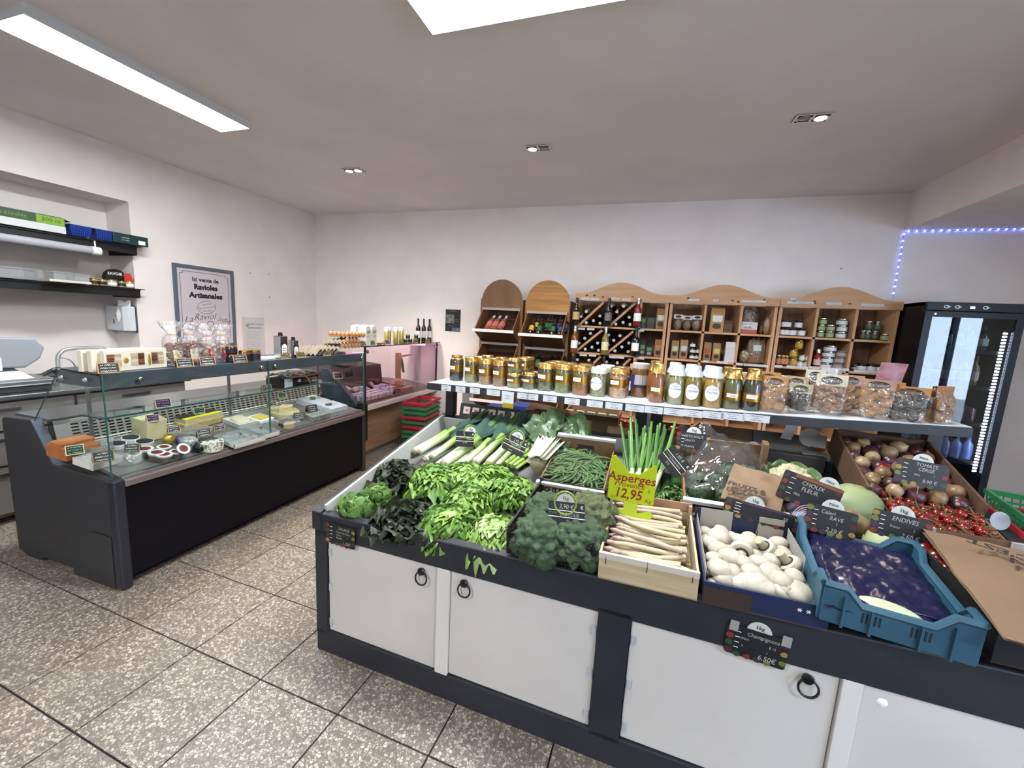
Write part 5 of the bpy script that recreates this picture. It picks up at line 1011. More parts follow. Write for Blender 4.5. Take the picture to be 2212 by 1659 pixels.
def bag(x, y, w_, y0, y1, card, ck, label, dv=0, turn=0, logo=1):
    px, py = 1640+x/4.81, 780+y/4.81; u, v, z, dep = ON(px, py); k = dep/CAM[0]/4.81
    W = w_*k*.9; h = (y-y0)*k*.97; hc = (y-y1)*k*.97; d = .075
    t = thing('biscuit_bag', label, 'biscuit bag', MS @ Tr(u, min(v+d*.55+dv, V1-d*.5), z+.0015) @ Rz(turn-.35), 'clear biscuit bags on the display shelf'); o = Vector((x, y, 1))
    def f(a, b):
        an = 2*PI*a; q = min(1, .75+b*1.2)*(1 if b < .8 else 1-.0*(b-.8)); dd = d*(1-b**3*.9); nz = noise.noise(Vector((math.cos(an)*2, math.sin(an)*2, b*5))+o)
        cx, sy = math.cos(an), math.sin(an); e = .45
        return (W/2*q*math.copysign(abs(cx)**e, cx)*(1+.05*nz), dd/2*math.copysign(abs(sy)**e, sy)*(1+.2*nz), h*.98*b)
    part('film', MB().sheet(28, 14, f, film), t)
    rn = random.Random(int(x)); n = int(26*hc/.13)
    for i in range(n):
        zz = .012+(hc*.94-.015)*i/n; part('biscuit', CK[ck], t, Tr(rn.uniform(-W*.34, W*.34), (-d*.30 if i % 3 else d*.12)*(1-.35*i/n), zz+.01) @ Rz(rn.uniform(-.5, .5)) @ Rx(PI/2+rn.uniform(-.45, .3)) @ Sc(rn.uniform(.85, 1.02)))
    c = MB().box(-W*.5, -d*.12-.002, hc, W*.5, -d*.12, h, card); c.box(-W*.5, d*.10, hc, W*.5, d*.10+.002, h, card).box(-W*.5, -d*.12, h-.001, W*.5, d*.10, h+.001, card); q = part('header_card', c, t)
    if logo:
        zc_ = (h+hc)/2; lg = MB().prism(oval(W*.34, (h-hc)*.38), 0, .0004, M('logo_dark', '2c2620', .6)); q2 = part('logo', lg, q, Tr(0, -d*.12-.0024, zc_) @ Rx(R90))
        text('Collines', (h-hc)*.36, card, Tr(.004, -.001, .0012), q2, shear=.4); text('Biscuiterie des', (h-hc)*.15, card, Tr(-.006, (h-hc)*.2, .0012), q2)
    return t
co, ccr, cpk, cwh = M('card_orange', 'c08646', .6), M('card_beige', 'b5aa8a', .6), M('card_pink', 'b58c78', .6), M('card_white', 'd5d0b8', .6)
bag(145, 545, 255, 160, 280, co, 0, 'biscuit bag with an orange card, leftmost of the bags')
bag(425, 552, 225, 240, 340, ccr, 1, 'small bag of dark brown biscuits with a beige card')
bag(730, 580, 290, 140, 255, cwh, 2, 'tall bag of broken tan biscuits with a cream card')
bag(1225, 612, 300, 195, 300, cpk, 0, 'bag of round pale biscuits with a pinkish card, in front')
bag(1570, 642, 330, 270, 380, co, 3, 'bag of dark chocolate biscuits with an orange card')
bag(1900, 658, 255, 262, 385, co, 0, 'biscuit bag turned sideways at the right end of the shelf', turn=.9, logo=0)
bag(430, 540, 235, 180, 300, ccr, 1, 'bag of dark biscuits behind the small beige-card bag', dv=.09); bag(985, 575, 265, 160, 275, cpk, 0, 'bag of pale biscuits with a dull pink card, behind', dv=.07)
bag(640, 560, 200, 110, 240, cwh, 2, 'pale-card biscuit bag hidden behind the cream-card one', dv=.11); bag(1480, 620, 230, 240, 340, co, 0, 'orange-card biscuit bag behind the chocolate one', dv=.09); bag(120, 520, 240, 130, 260, co, 0, 'orange-card biscuit bag behind the leftmost one', dv=.09)
u, v, z, dep = ON(1985, 850+20); solo('paper_packet', MB().sheet(8, 10, lambda a, b: ((a-.5)*.10+.02*b, .012*math.sin(a*6+b*4), b*.16), M('packet_rose', '9a6574', .5, col2='b98a94', scale=20)), 'striped rose packet standing behind the orange-card bags', 'packet', MS @ Tr(2.44, 1.22, zs(2.44)+.09) @ Rz(-.3))
solo('small_carton', MB().box(-.05, -.035, 0, .05, .035, .095, M('carton_rose', '7a4a55', .5)), 'plain rose carton under the striped packet at the right end', 'box', MS @ Tr(2.45, 1.215, zs(2.44)+.0015) @ Rz(-.3))
t = thing('card_box', 'white card box behind the beige-card bags', 'box', MS @ Tr(1.90, 1.215, zs(1.9)+.0015)); part('carton', MB().box(-.11, -.04, 0, .11, .04, .17, M('carton_beige', 'b9b3a6', .6)), t); part('lettering', scrib(scrib(MB(), -.08, .14, .1, .012, ink, 2, .1), -.08, .11, .08, .012, ink, 3, .1), t, Tr(0, -.041, 0) @ Rx(R90))
t = thing('jar_glass', 'clear jar with a printed label behind the pinkish-card bag', 'jar', MS @ Tr(2.20, 1.20, zs(2.2)+.0015)); part('jar_body', MB().lathe([(.04, 0), (.042, .17), (.036, .19)], GLASS('clear_jar', 'f2f6f6', .12, .02, .1), 20), t); part('lid', MB().lathe([(.044, .185), (.044, .215), (0, .217)], M('lid_white', 'd5d8da', .3, .3), 20), t); part('label', cyl_patch(.0425, -1, 1, .05, .15, M('label_mist', 'aab4ba', .5)), t)

ALB = 1.0
ALB = .68
# ================================================================== crates and vegetables on the sloping tray
def crate(name, label, u0, v0, u1, v1, h, m, wall=.008, style='slat', a=0, h0=0, cat='crate', mi=None, ends=None, rx=0):
    """open box on the tray: floor, four walls (each a part)"""
    cx, cy = (u0+u1)/2, (v0+v1)/2; t = thing(name, label, cat, TM(cx, cy, h0, a) @ Rx(rx)); sx, sy = (u1-u0)/2, (v1-v0)/2; mi = mi or m; eh = ends or h
    part('crate_floor', MB().box(-sx, -sy, .001, sx, sy, .006, mi), t)
    part('wall', MB().box(-sx, -sy, .001, sx, -sy+wall, h, m), t); part('wall', MB().box(-sx, sy-wall, .001, sx, sy, eh, m), t)
    part('wall', MB().box(-sx, -sy+wall, .001, -sx+wall, sy-wall, h if not ends else min(h, eh), m), t); part('wall', MB().box(sx-wall, -sy+wall, .001, sx, sy-wall, h if not ends else min(h, eh), m), t)
    return t, sx, sy
def lsheet(L, W, nu, nv, curl, ruf, fr, m, seed, wprof=None, fold=.15, crinkle=0):
    """one leaf: a curved sheet with a rippled edge, growing along +y, face up"""
    o = Vector((seed*5.1, seed*2.3, 0)); wp = wprof or (lambda t: .22+.78*math.sin(PI*min(1, .06+.62*t)))
    def f(a, b):
        s = 2*a-1; t = b; e = abs(s)**2+max(0, t-.75)*2; x = W*wp(t)*s; y = L*(t-.22*s*s*t*t)*math.cos(curl*t*.5); z = L*t*math.sin(curl*t*.5)+fold*W*abs(s)**1.5
        g = abs(s)**2+max(0, t-.6)*2.2; z += ruf*g*(math.sin(fr*(t*1.5)+seed+s)+.9*math.sin(fr*.8*s+seed*3)*max(0, t-.45)*2)+ruf*.8*noise.noise(Vector((s*4, t*6, 0))+o)*(.3+e)
        x += ruf*.6*e*math.cos(fr*1.4*t+seed*2); y += ruf*.6*max(0, t-.6)*math.sin(fr*.5*s+seed)
        if crinkle: z += crinkle*abs(noise.noise(Vector((s*5, t*9, 4))+o))
        return (x, y, z)
    return MB().sheet(nu, nv, f, m)
def leafmat(name, a, b, rough=.4, s=18): return M(name, a, rough, col2=b, scale=s, lo=.3, hi=.7, bump=.35, bscale=70, spec=.5, sss=.0)
LG = [leafmat('lettuce_a', '638f32', '96b84e', .5), leafmat('lettuce_b', '4f7d2b', '76a040', .5), leafmat('lettuce_c', '8db05a', 'bcd28a', .5)]
LB = [leafmat('butter_a', '548438', '86aa5c', .42), leafmat('butter_b', '649846', '98be72', .42)]
LD = [leafmat('dark_a', '1d2416', '2f3a20', .58), leafmat('dark_b', '232a1c', '394127', .58), leafmat('dark_c', '2a2b1c', '424d28', .58)]
FR = [[lsheet(.13, .095, 26, 18, -.8, .017, 18, m, 3*k+j, crinkle=.016).mesh('leaf') for j in range(4)] for k, m in enumerate(LG)]
BU = [[lsheet(.095, .05, 9, 9, .9, .007, 6, m, 20+3*k+j, crinkle=.010).mesh('leaf') for j in range(3)] for k, m in enumerate(LB)]
DK = [[lsheet(.14, .075, 16, 16, -.35, .012, 8, m, 40+3*k+j, crinkle=.024).mesh('leaf') for j in range(2)] for k, m in enumerate(LD)]
def head(label, px, py, h, R, bank, n, seed, tilt=(1.35, .15), name='lettuce', squash=1.0, turn=0, group='lettuces on the stand', core=None, h0=.0):
    u, v = TP(px, py, h); rn = random.Random(seed); t = thing(name, label, 'lettuce', WM(u, v, h0+.004, turn), group)
    for i in range(n):
        q = i/n; az = i*2.39996+rn.uniform(-.3, .3); tl = .12+tilt[0]*(q**.8)+rn.uniform(-.12, .12)-0; ti = tilt[1]+(tilt[0]-tilt[1])*(1-q)
        b = rn.choice(bank if isinstance(bank[0], list) else [bank]); s = R*(1.0-.34*q)*rn.uniform(.9, 1.12)
        part('leaf', rn.choice(b), t, Tr(0, 0, .01+R*.22*q) @ Rz(az) @ Tr(0, R*.12*(1-q), 0) @ Rx(PI/2-ti) @ Sc(s/.13, s/.13, s/.13*squash))
    part('heart', MB().ell((0, 0, R*.35), (R*.45, R*.45, R*.4), core or LG[2], 12, 8, amp=.3, seed=seed), t)
    return t
# frilly green lettuces, back row then front row
head('large frilly green lettuce behind the dark romaine', 932, 1020, .10, .135, FR[:2], 44, 1, (1.3, .2)); head('frilly green lettuce in the middle of the back row', 1000, 1012, .10, .122, FR[:2], 44, 2, (1.3, .2))
head('frilly bright green lettuce beside the pale cabbage', 1058, 1012, .11, .122, FR[:2], 44, 3, (1.3, .2)); head('frilly green lettuce next to the broccoli crate, back', 1108, 1042, .10, .118, FR[:2], 44, 4, (1.4, .2))
head('frilly green lettuce hanging over the front rim', 964, 1106, .12, .138, FR[:2], 52, 5, (1.4, .25)); head('pale frilly lettuce at the front rim beside the broccoli', 1070, 1126, .12, .130, [FR[2], FR[0], FR[2]], 52, 6, (1.4, .25)); head('frilly lettuce in the middle between front and back rows', 1010, 1056, .11, .122, [FR[1], FR[0]], 44, 7, (1.4, .2))
head('smooth-leaved pale green lettuce at the front left corner', 768, 1088, .10, .15, BU, 64, 8, (1.35, .15), core=LB[1]); head('smooth-leaved green lettuce just behind the corner one', 812, 1055, .10, .12, BU, 54, 9, (1.4, .2), core=LB[1])
head('dark red-green leafy head at the left rim', 852, 998, .15, .135, DK, 38, 10, (1.3, .12), 'dark_lettuce', core=LD[0]); head('dark red-green leafy head drooping over the front rim', 862, 1092, .15, .142, [DK[0], DK[1], DK[2]], 36, 11, (1.4, .25), 'dark_lettuce', core=LD[0])
# leeks
lk_sh = M('leek_shaft', 'dfe3c4', .35, col2='8fae4a', kind='grad', lo=.03, hi=.22, spec=.5); lk_lf = [M('leek_leaf_%d' % k, c, .45, col2=d, scale=6, stretch=(30, 30, 1)) for k, (c, d) in enumerate((('2f4a44', '49685c'), ('3c5a3a', '5d7d4a'), ('27403f', '3a5750')))]
rootm = M('roots', 'b6a887', .9, col2='7d6e50', scale=60)
def leekkit(seed):
    rn = random.Random(seed); L = .26; sh = MB().tube([(0, 0, 0), (0, 0, .006), (.002, 0, .09), (0, .003, .17), (0, 0, L)], [.012, .019, .018, .019, .022], lk_sh, 12); ks = [('shaft', sh, None), ('roots', MB().ell((0, 0, -.004), (.012, .012, .008), rootm, 10, 6, amp=.8, fq=9, seed=seed), 0)]
    for k in range(5):
        a = (k-2)*.13+rn.uniform(-.06, .06); ln = rn.uniform(.24, .36); b = rn.uniform(.02, .08); sd = 1 if k % 2 else -1
        def f(u, v, a=a, ln=ln, b=b, sd=sd):
            w_ = .032*(1-.8*v**2)+.003; s = u-.5
            return (math.sin(a)*ln*v+w_*2*s*math.cos(a), sd*.012*(1-v)-b*v*v*sd*.35+.010*abs(s)*2, L-.06+math.cos(a)*ln*v)
        ks.append(('leaf', MB().sheet(4, 9, f, lk_lf[(k+seed) % 3]), 0))
    return kit(*ks)
LK = [leekkit(s) for s in range(4)]
lw = [(893, 972), (905, 985), (918, 990), (932, 996), (944, 1003), (958, 1008), (972, 1007), (960, 1012), (985, 1012), (1000, 1012), (1012, 1010), (1026, 1008), (1040, 1012), (1055, 1010), (1068, 1004)]
rn = random.Random(4)
for k, (px, py) in enumerate(lw):
    u, v = TP(px, py, .05); a = -.31+.010*k+rn.uniform(-.05, .05); lift = .030+.036*(k % 2)
    d = MT @ Tr(u, v, .01+lift) @ Rz(a) @ Rx(-PI/2+.09) @ Rz(rn.uniform(-.6, .6)) @ Sc(1.12 if k % 3 else 1.0)
    spawn(LK[k % 4], 'leek', '%s leek from the left in the row, white end to the front' % ORD[k], 'leek', d, 'leeks lying at the back left of the stand')
# celery
cel = M('celery', '8fae4c', .35, col2='a9c46a', kind='noise', scale=4, stretch=(40, 40, 1)); cell = leafmat('celery_leaf', '3f5f26', '6b8a3c')
CL = lsheet(.10, .03, 6, 8, .6, .008, 9, cell, 61).mesh('leaf')
for n_, (px, py, lb) in enumerate(((1100, 1000, 'celery bunch between leeks and pale cabbage, nearer the front'), (1118, 985, 'celery bunch tucked behind the first'))):
    u, v = TP(px, py, .05); t = thing('celery_bunch', lb, 'celery', TM(u, v, .012+.03*n_, -.30), 'celery bunches')
    for k in range(7):
        x = (k-3)*.014; z = .016+.012*(k % 2); part('stalk', MB().tube([(x, 0, z), (x*1.1, .1, z+.004), (x*1.4, .24, z+.012), (x*1.9, .34, z+.02)], [.011, .012, .010, .006], cel, 8, flat=.7), t)
    for k in range(10): part('leaf', CL, t, Tr((k-4.5)*.014, .33+.012*(k % 3), .03+.008*(k % 4)) @ Rz(rn.uniform(-.7, .7)) @ Rx(rn.uniform(.1, .7)))
# pale cabbage: white ribs, dark leaf tops
rib = M('chard_rib', 'dcdccb', .35, col2='c3cbaa', scale=5, stretch=(20, 1, 20)); cht = leafmat('chard_leaf', '2f4a28', '55703f', .42)
u, v = TP(1165, 1012, .06); t = thing('pale_cabbage', 'long pale cabbage with white ribs and green leaf tops, cut end forward', 'cabbage', TM(u, v-.03, .085, -.10) @ Sc(1.25, 1.12, 1.3))
CT = [lsheet(.17, .055, 10, 12, .3, .012, 7, cht, 70+k, crinkle=.02).mesh('leaf_top') for k in range(3)]
part('cut_base', MB().ell((0, .0, 0), (.034, .008, .026), M('cut_stump', 'b9a98a', .7, col2='9a8662', scale=50), 14, 9), t)
for k in range(11):
    q = (k % 6)-2.5 if k < 6 else (k-6)-2; z0 = .0 if k < 6 else .022
    part('rib', MB().sheet(5, 9, lambda p, t_: ((q*.014+(p-.5)*.034)*(1-t_)+(q*.022+(p-.5)*.046)*t_, .22*t_, z0+.034*math.cos(q*.42)*(1+.3*t_)-.01+.010*abs(2*p-1)), rib), t)
for k in range(12):
    q = (k % 6)-2.5; part('leaf_top', CT[k % 3], t, Tr(q*.021, .15+.012*(k % 4), .030*math.cos(q*.42)+.012*(k//6)) @ Rz(-q*.12+rn.uniform(-.15, .15)) @ Rx(.12+rn.uniform(0, .3)) @ Ry(q*.18))
# ------------------------------------------------------------------ green beans in a tall card box
card = M('card_brown', '8d6d4c', .8, col2='7f6143', scale=30); cardw = M('card_white_edge', 'd9d9d6', .6); cardin = M('card_inner', '9b7a56', .85)
t, sx, sy = crate('bean_box', 'brown card box of green beans lettered gout et fraicheur', .90, .455, 1.20, .865, .125, card, .006, mi=cardin, ends=.175)
for s, hh in ((-1, .125), (1, .175)): part('white_lip', MB().box(-sx-.004, s*sy-.012, hh, sx+.004, s*sy+.012, hh+.012, cardw), t)
part('hand_hole', MB().box(-.045, sy-.0075, .115, .045, sy-.0062, .140, M('hole_dark', '39302a', .9)), t); part('front_print', MB().box(-sx, -sy-.001, .06, sx, -sy-.0002, .122, M('print_pale', 'b9a68c', .8)), t)
text('GOUT ET FRAICHEUR', .036, M('print_brown', '35231c', .7), Tr(0, -sy-.0016, .098) @ Rx(R90), t, bold=.002, sx=.78)
bn = [M('bean_%d' % k, c, .45, col2=d, scale=9) for k, (c, d) in enumerate((('3e5a30', '516f3c'), ('33502c', '48663a'), ('4a6838', '5d7d48')))]
BN = []
for k in range(5):
    c = rn.uniform(-.03, .03); BN.append(MB().tube([(c*(q*q-.25)*4 if True else 0, .13*(q), .004*math.sin(q*5+k)) for q in (-.5, -.42, -.25, 0, .25, .42, .5)], [.0015, .0042, .0045, .0048, .0045, .004, .001], bn[k % 3], 6).mesh('green_bean'))
BM = MT @ Tr(1.05, .66, 0)
for k in range(170):
    x, y = rn.uniform(-.10, .10), rn.uniform(-.13, .13); h = .095+.03*(1-(x/.13)**2)*(1-(y/.19)**2)+.014*rn.random()
    tag(link('green_bean', BN[k % 5], None, BM @ Tr(x, y, h) @ Rz(rn.choice((PI/2, PI/2, 0))+rn.uniform(-.8, .8)) @ Rx(rn.uniform(-.12, .12)) @ Sc(rn.uniform(.9, 1.15))), 'slim green bean in the heap inside the brown card box', 'green bean', 'green beans in the card box')
solo('bean_heap', MB().ell((0, 0, .055), (.135, .185, .05), bn[1], 20, 10, amp=.1), 'mass of green beans under the top layer of the card box', 'green beans', BM)['kind'] = 'stuff'
# ------------------------------------------------------------------ broccoli in a black lattice crate
bkp = M('crate_black', '131316', .45)
def lattice(name, label, u0, v0, u1, v1, h, m, a=0, front_cut=None, h0=0, rx=0):
    cx, cy = (u0+u1)/2, (v0+v1)/2; t = thing(name, label, 'crate', TM(cx, cy, h0, a) @ Rx(rx)); sx, sy = (u1-u0)/2, (v1-v0)/2
    part('crate_floor', MB().box(-sx, -sy, .001, sx, sy, .005, m), t)
    for (x0, y0, x1, y1, hh) in ((-sx, -sy, sx, -sy, front_cut or h), (-sx, sy, sx, sy, h), (-sx, -sy, -sx, sy, h), (sx, -sy, sx, sy, h)):
        w_ = MB(); L = math.hypot(x1-x0, y1-y0); n = int(L/.013)
        for i in range(n+1): q = i/n; x, y = x0+(x1-x0)*q, y0+(y1-y0)*q; w_.cbox(x, y, hh/2, .003, .003, hh, m)
        for z in [.012*k for k in range(1, int(hh/.012)+1)]: w_.box(min(x0, x1)-.0015, min(y0, y1)-.0015, z-.0015, max(x0, x1)+.0015, max(y0, y1)+.0015, z+.0015, m)
        w_.box(min(x0, x1)-.004, min(y0, y1)-.004, hh-.008, max(x0, x1)+.004, max(y0, y1)+.004, hh, m); part('lattice_wall', w_, t)
    for x in (-sx, sx):
        for y in (-sy, sy): part('corner_post', MB().cyl(.009, .001, (front_cut or h)+.012 if y < 0 else h+.012, m, 10, Tr(x, y, 0)), t)
    return t
lattice('broccoli_crate', 'black plastic lattice crate of broccoli', .918, .02, 1.222, .45, .11, bkp, front_cut=.085, h0=.062, rx=-.15)
brm = [M('broccoli', '30462b', .75, col2='475f3c', scale=55, lo=.35, hi=.65, bump=1.0, bscale=260), M('broccoli_pale', '4c5634', .75, col2='6a7048', scale=55, bump=1.0, bscale=260)]; brs = M('broccoli_stem', '6d8a52', .5)
def curd(R, m, seed, n=72, k=40, flat=.75, big=5.5, amp=.32):
    vs = []; fs = []; o = Vector((seed*9.1, seed*4.3, seed))
    for j in range(k+1):
        th = PI*.62*j/k
        for i in range(n):
            a = 2*PI*i/n; d = Vector((math.sin(th)*math.cos(a), math.sin(th)*math.sin(a), math.cos(th)))
            q = 1.08-amp*noise.voronoi(d*big*.55+o)[0][0]-.10*noise.voronoi(d*big*2.2+o)[0][0]; vs.append((R*d.x*q, R*d.y*q, R*flat*d.z*q))
    for j in range(k):
        for i in range(n): fs.append((j*n+i, (j+1)*n+i, (j+1)*n+(i+1) % n, j*n+(i+1) % n))
    b = MB().add(vs, fs, m, None, True); b.soft = True; return b
def broc(label, px, py, h, R, pale=0, seed=0, tilt=.3, az=0):
    u, v = TP(px, py, h+.09); t = thing('broccoli', label, 'broccoli', TM(u, v, h+.05, az) @ Rx(tilt), 'broccoli heads in the black crate')
    R *= 1.12; part('crown', curd(R, brm[pale], seed), t); part('stem', MB().tube([(0, 0, -.07), (0, 0, -.02), (0, 0, .02)], [.018, .02, .035], brs, 10), t)
    for k in range(4): part('floret', curd(R*.42, brm[pale], seed+k+1, 30, 16), t, Rz(1.6*k+.4) @ Tr(R*.72, 0, R*.02) @ Ry(.75))
broc('dark broccoli head at the front left of the black crate', 1165, 1143, .10, .098, 0, 1, .35); broc('dark broccoli head at the front right of the black crate', 1252, 1150, .10, .095, 0, 2, .35, .2)
broc('broccoli head at the back left behind the chalk sign', 1178, 1085, .10, .085, 0, 3, .1); broc('browner broccoli head at the back right of the crate', 1275, 1090, .11, .095, 1, 4, .1); broc('small broccoli head in the middle of the crate', 1220, 1115, .075, .07, 0, 5, .1)
# ------------------------------------------------------------------ white asparagus in a wooden crate
thinw = M('thin_wood', 'c8ae86', .65, col2='b89a70', scale=4, stretch=(1, 12, 12), bump=.15); thinw2 = M('thin_wood_pale', 'd7c4a0', .65, col2='c6b08a', scale=4, stretch=(1, 12, 12))
t, sx, sy = crate('asparagus_crate', 'pale wooden crate of white asparagus at the front rim', 1.247, .0, 1.553, .41, .095, thinw2, .007, mi=thinw, h0=.062, rx=-.15)
part('cloth_edge', MB().box(-sx-.001, -sy-.0015, .078, sx+.001, -sy+.010, .098, M('paper_cream', 'd9d2c0', .8)), t)
for k in (-1, 1): part('corner_block', MB().box(k*sx-.012 if k > 0 else -sx+.0, sy-.02, .006, k*sx if k > 0 else -sx+.012, sy-.006, .13, thinw), t)
part('back_board', MB().box(-sx, sy-.006, .10, sx, sy, .135, M('back_pink', 'b98d6c', .7)), t)
staple = M('staple', '55514a', .4, .8)
for x in (-.13, 0, .135): part('staple', MB().box(x-.001, -sy-.0015, .06, x+.001, -sy-.0003, .085 if x else .10, staple), t)
asm = [M('asparagus_%d' % k, c, .45, col2=d, scale=5, stretch=(2, 1, 1)) for k, (c, d) in enumerate((('d8c9a2', 'c9b58a'), ('d6c6a0', 'c6b092'), ('d0bd95', 'b59a94')))]; tipm = M('asparagus_tip', 'a98489', .5, col2='c2ab88', scale=40)
AS = []
for k in range(6):
    bnd = rn.uniform(-.014, .014); pts = [(q*.215, bnd*(1-4*(q)**2), .002*math.sin(q*7+k)) for q in (-.5, -.3, -.1, .1, .3, .5)]
    AS.append(kit(('spear', MB().tube(pts, [.0075, .0085, .0088, .0086, .0088, .0085], asm[k % 3], 9), None), ('tip', MB().tube([(-.1075+.004, pts[0][1], pts[0][2]), (-.118, pts[0][1], 0), (-.132, pts[0][1]-.001, 0), (-.140, pts[0][1], 0)], [.0078, .0088, .006, .001], tipm, 9), 0)))
AM = MT @ Tr(1.40, .205, .062) @ Rx(-.15)
lay = [('lowest', .030, 17), ('second', .050, 17), ('third', .070, 16), ('upper', .089, 14)]
for nm, h, n in lay:
    for k in range(n):
        y = -.165+.33*k/(n-1); x = rn.uniform(-.012, .022)
        top = nm == 'upper'; spawn(AS[(k*5+int(h*1000)) % 6], 'asparagus_spear', ('white asparagus spear on top of the crate, %s from the front rim' % ORD[k]) if top else 'white asparagus spear in the %s layer of the wooden crate' % nm, 'asparagus', AM @ Tr(x, y, h+rn.uniform(-.003, .005)) @ Rz(rn.uniform(-.09, .09)+(.2 if top and k % 4 == 1 else 0)) @ Rx(rn.uniform(0, 6)), 'white asparagus spears' if top else 'asparagus in the %s layer' % nm)
for k, (y, a, h) in enumerate(((.0, -.28, .108), (.16, .12, .110), (-.09, -.22, .108))): spawn(AS[k], 'asparagus_spear', ['white asparagus spear lying aslant across the pile', 'white asparagus spear at the back on top of the pile', 'bent asparagus spear aslant near the front of the pile'][k], 'asparagus', AM @ Tr(.0, y, h) @ Rz(a), 'asparagus lying across the pile')
# yellow cut-out price board
ycard = M('neon_yellow', 'c6dc05', .5, emit=0); redp = M('red_marker', '9b1c10', .7)
up = [(-.066, .0), (.062, .0), (.07, .006), (.07, .128), (.062, .137), (.02, .098), (-.012, .098), (-.058, .15), (-.072, .146), (-.074, .006)]
pa = MS @ Vector((*SV(1362, 1090, .36)[:1], .36, 0)); u, v = TP(1362, 1085, .19); p = MT @ Vector((u, v, .19))
ys = thing('price_board', 'fluorescent yellow cut-out price board for asparagus', 'price sign', Tr(*p) @ Rz(TH) @ Rx(.02) @ Sc(1.22))
part('board', MB().prism(up, -.001, .001, ycard, Rx(R90)), ys)
part('foot', MB().prism([(-.02, .004), (.022, .004), (.022, -.03), (.06, -.018), (.072, -.026), (.06, -.05), (.02, -.066), (-.03, -.066), (-.064, -.048), (-.072, -.022), (-.055, -.018), (-.02, -.03)], -.001, .001, ycard, Rx(R90-.35)), ys)
YF = lambda x, z: Tr(x, -.0015, z) @ Rx(R90)
for s, x, z, sz, kw in (('Asperges', -.004, .080, .040, dict(shear=.12, bold=.0006)), ('Provence', -.008, .057, .025, dict(shear=.15)), ('12,95', -.010, .026, .046, dict(shear=.15, bold=.0008, sx=.85)), ('€', .054, .045, .016, {}), ('Kg', .052, .014, .018, dict(shear=.2)), ('O.F.', -.055, .010, .011, {})): text(s, sz, redp, YF(x, z), ys, **kw)
# ------------------------------------------------------------------ mushrooms in a blue card box
bluec_ = M('card_blue', '1e2c52', .5); wht = M('card_in_white', 'b9b3aa', .7)
t, sx, sy = crate('mushroom_box', 'blue and white card box of white mushrooms', 1.567, .0, 1.893, .42, .075, bluec_, .006, mi=card, ends=.12, h0=.062, rx=-.15)
MMX = TM(1.73, .21, .062) @ Rx(-.15)
part('side_liner', MB().box(-sx+.0065, -sy+.03, .006, -sx+.008, sy-.01, .10, wht), t); part('side_liner', MB().box(sx-.008, -sy+.03, .006, sx-.0065, sy-.01, .10, wht), t)
part('flap', MB().box(-sx+.02, sy-.0085, .03, -.03, sy-.0065, .125, wht), t); part('flap', MB().box(.06, sy-.0085, .03, sx-.02, sy-.0065, .125, wht), t); part('end_strip', MB().box(-sx, -sy-.0015, .0, -.03, -sy-.0002, .06, M('card_dark_brown', '3a2a22', .8)), t)
fl_ = MB()
for k in range(3):
    for a in range(3): fl_.box(-.006, -.001, -.0003, .006, .001, .0003, chalk, Tr(.09+.022*k, -sy-.001, .05) @ Rx(R90) @ Rz(a*PI/3))
part('snowflake_print', fl_, t)
mw = M('mushroom_skin', 'd0c6b4', .62, col2='b3a68e', scale=45, lo=.45, hi=.8, bump=.12, bscale=60); ms_ = M('mushroom_stem', 'c6b89c', .65); gill = M('mushroom_gill', '2c211a', .8); dirt = M('mushroom_dirt', '8d7a5e', .8)
MK = []
for k in range(4):
    MK.append(kit(('cap', MB().lathe([(.0, .022), (.012, .0215), (.022, .016), (.0285, .006), (.029, -.002), (.025, -.010), (.018, -.012), (.012, -.010)], mw, 22, Sc(1, 1+.06*k, 1)), None), ('stem', MB().lathe([(.012, -.008), (.010, -.02), (.0095, -.03), (.011, -.036), (0, -.037)], ms_, 14), 0), ('gill_ring', MB().ring(.015, .002, gill, 16, 5, Tr(0, 0, -.0115)), 0)))
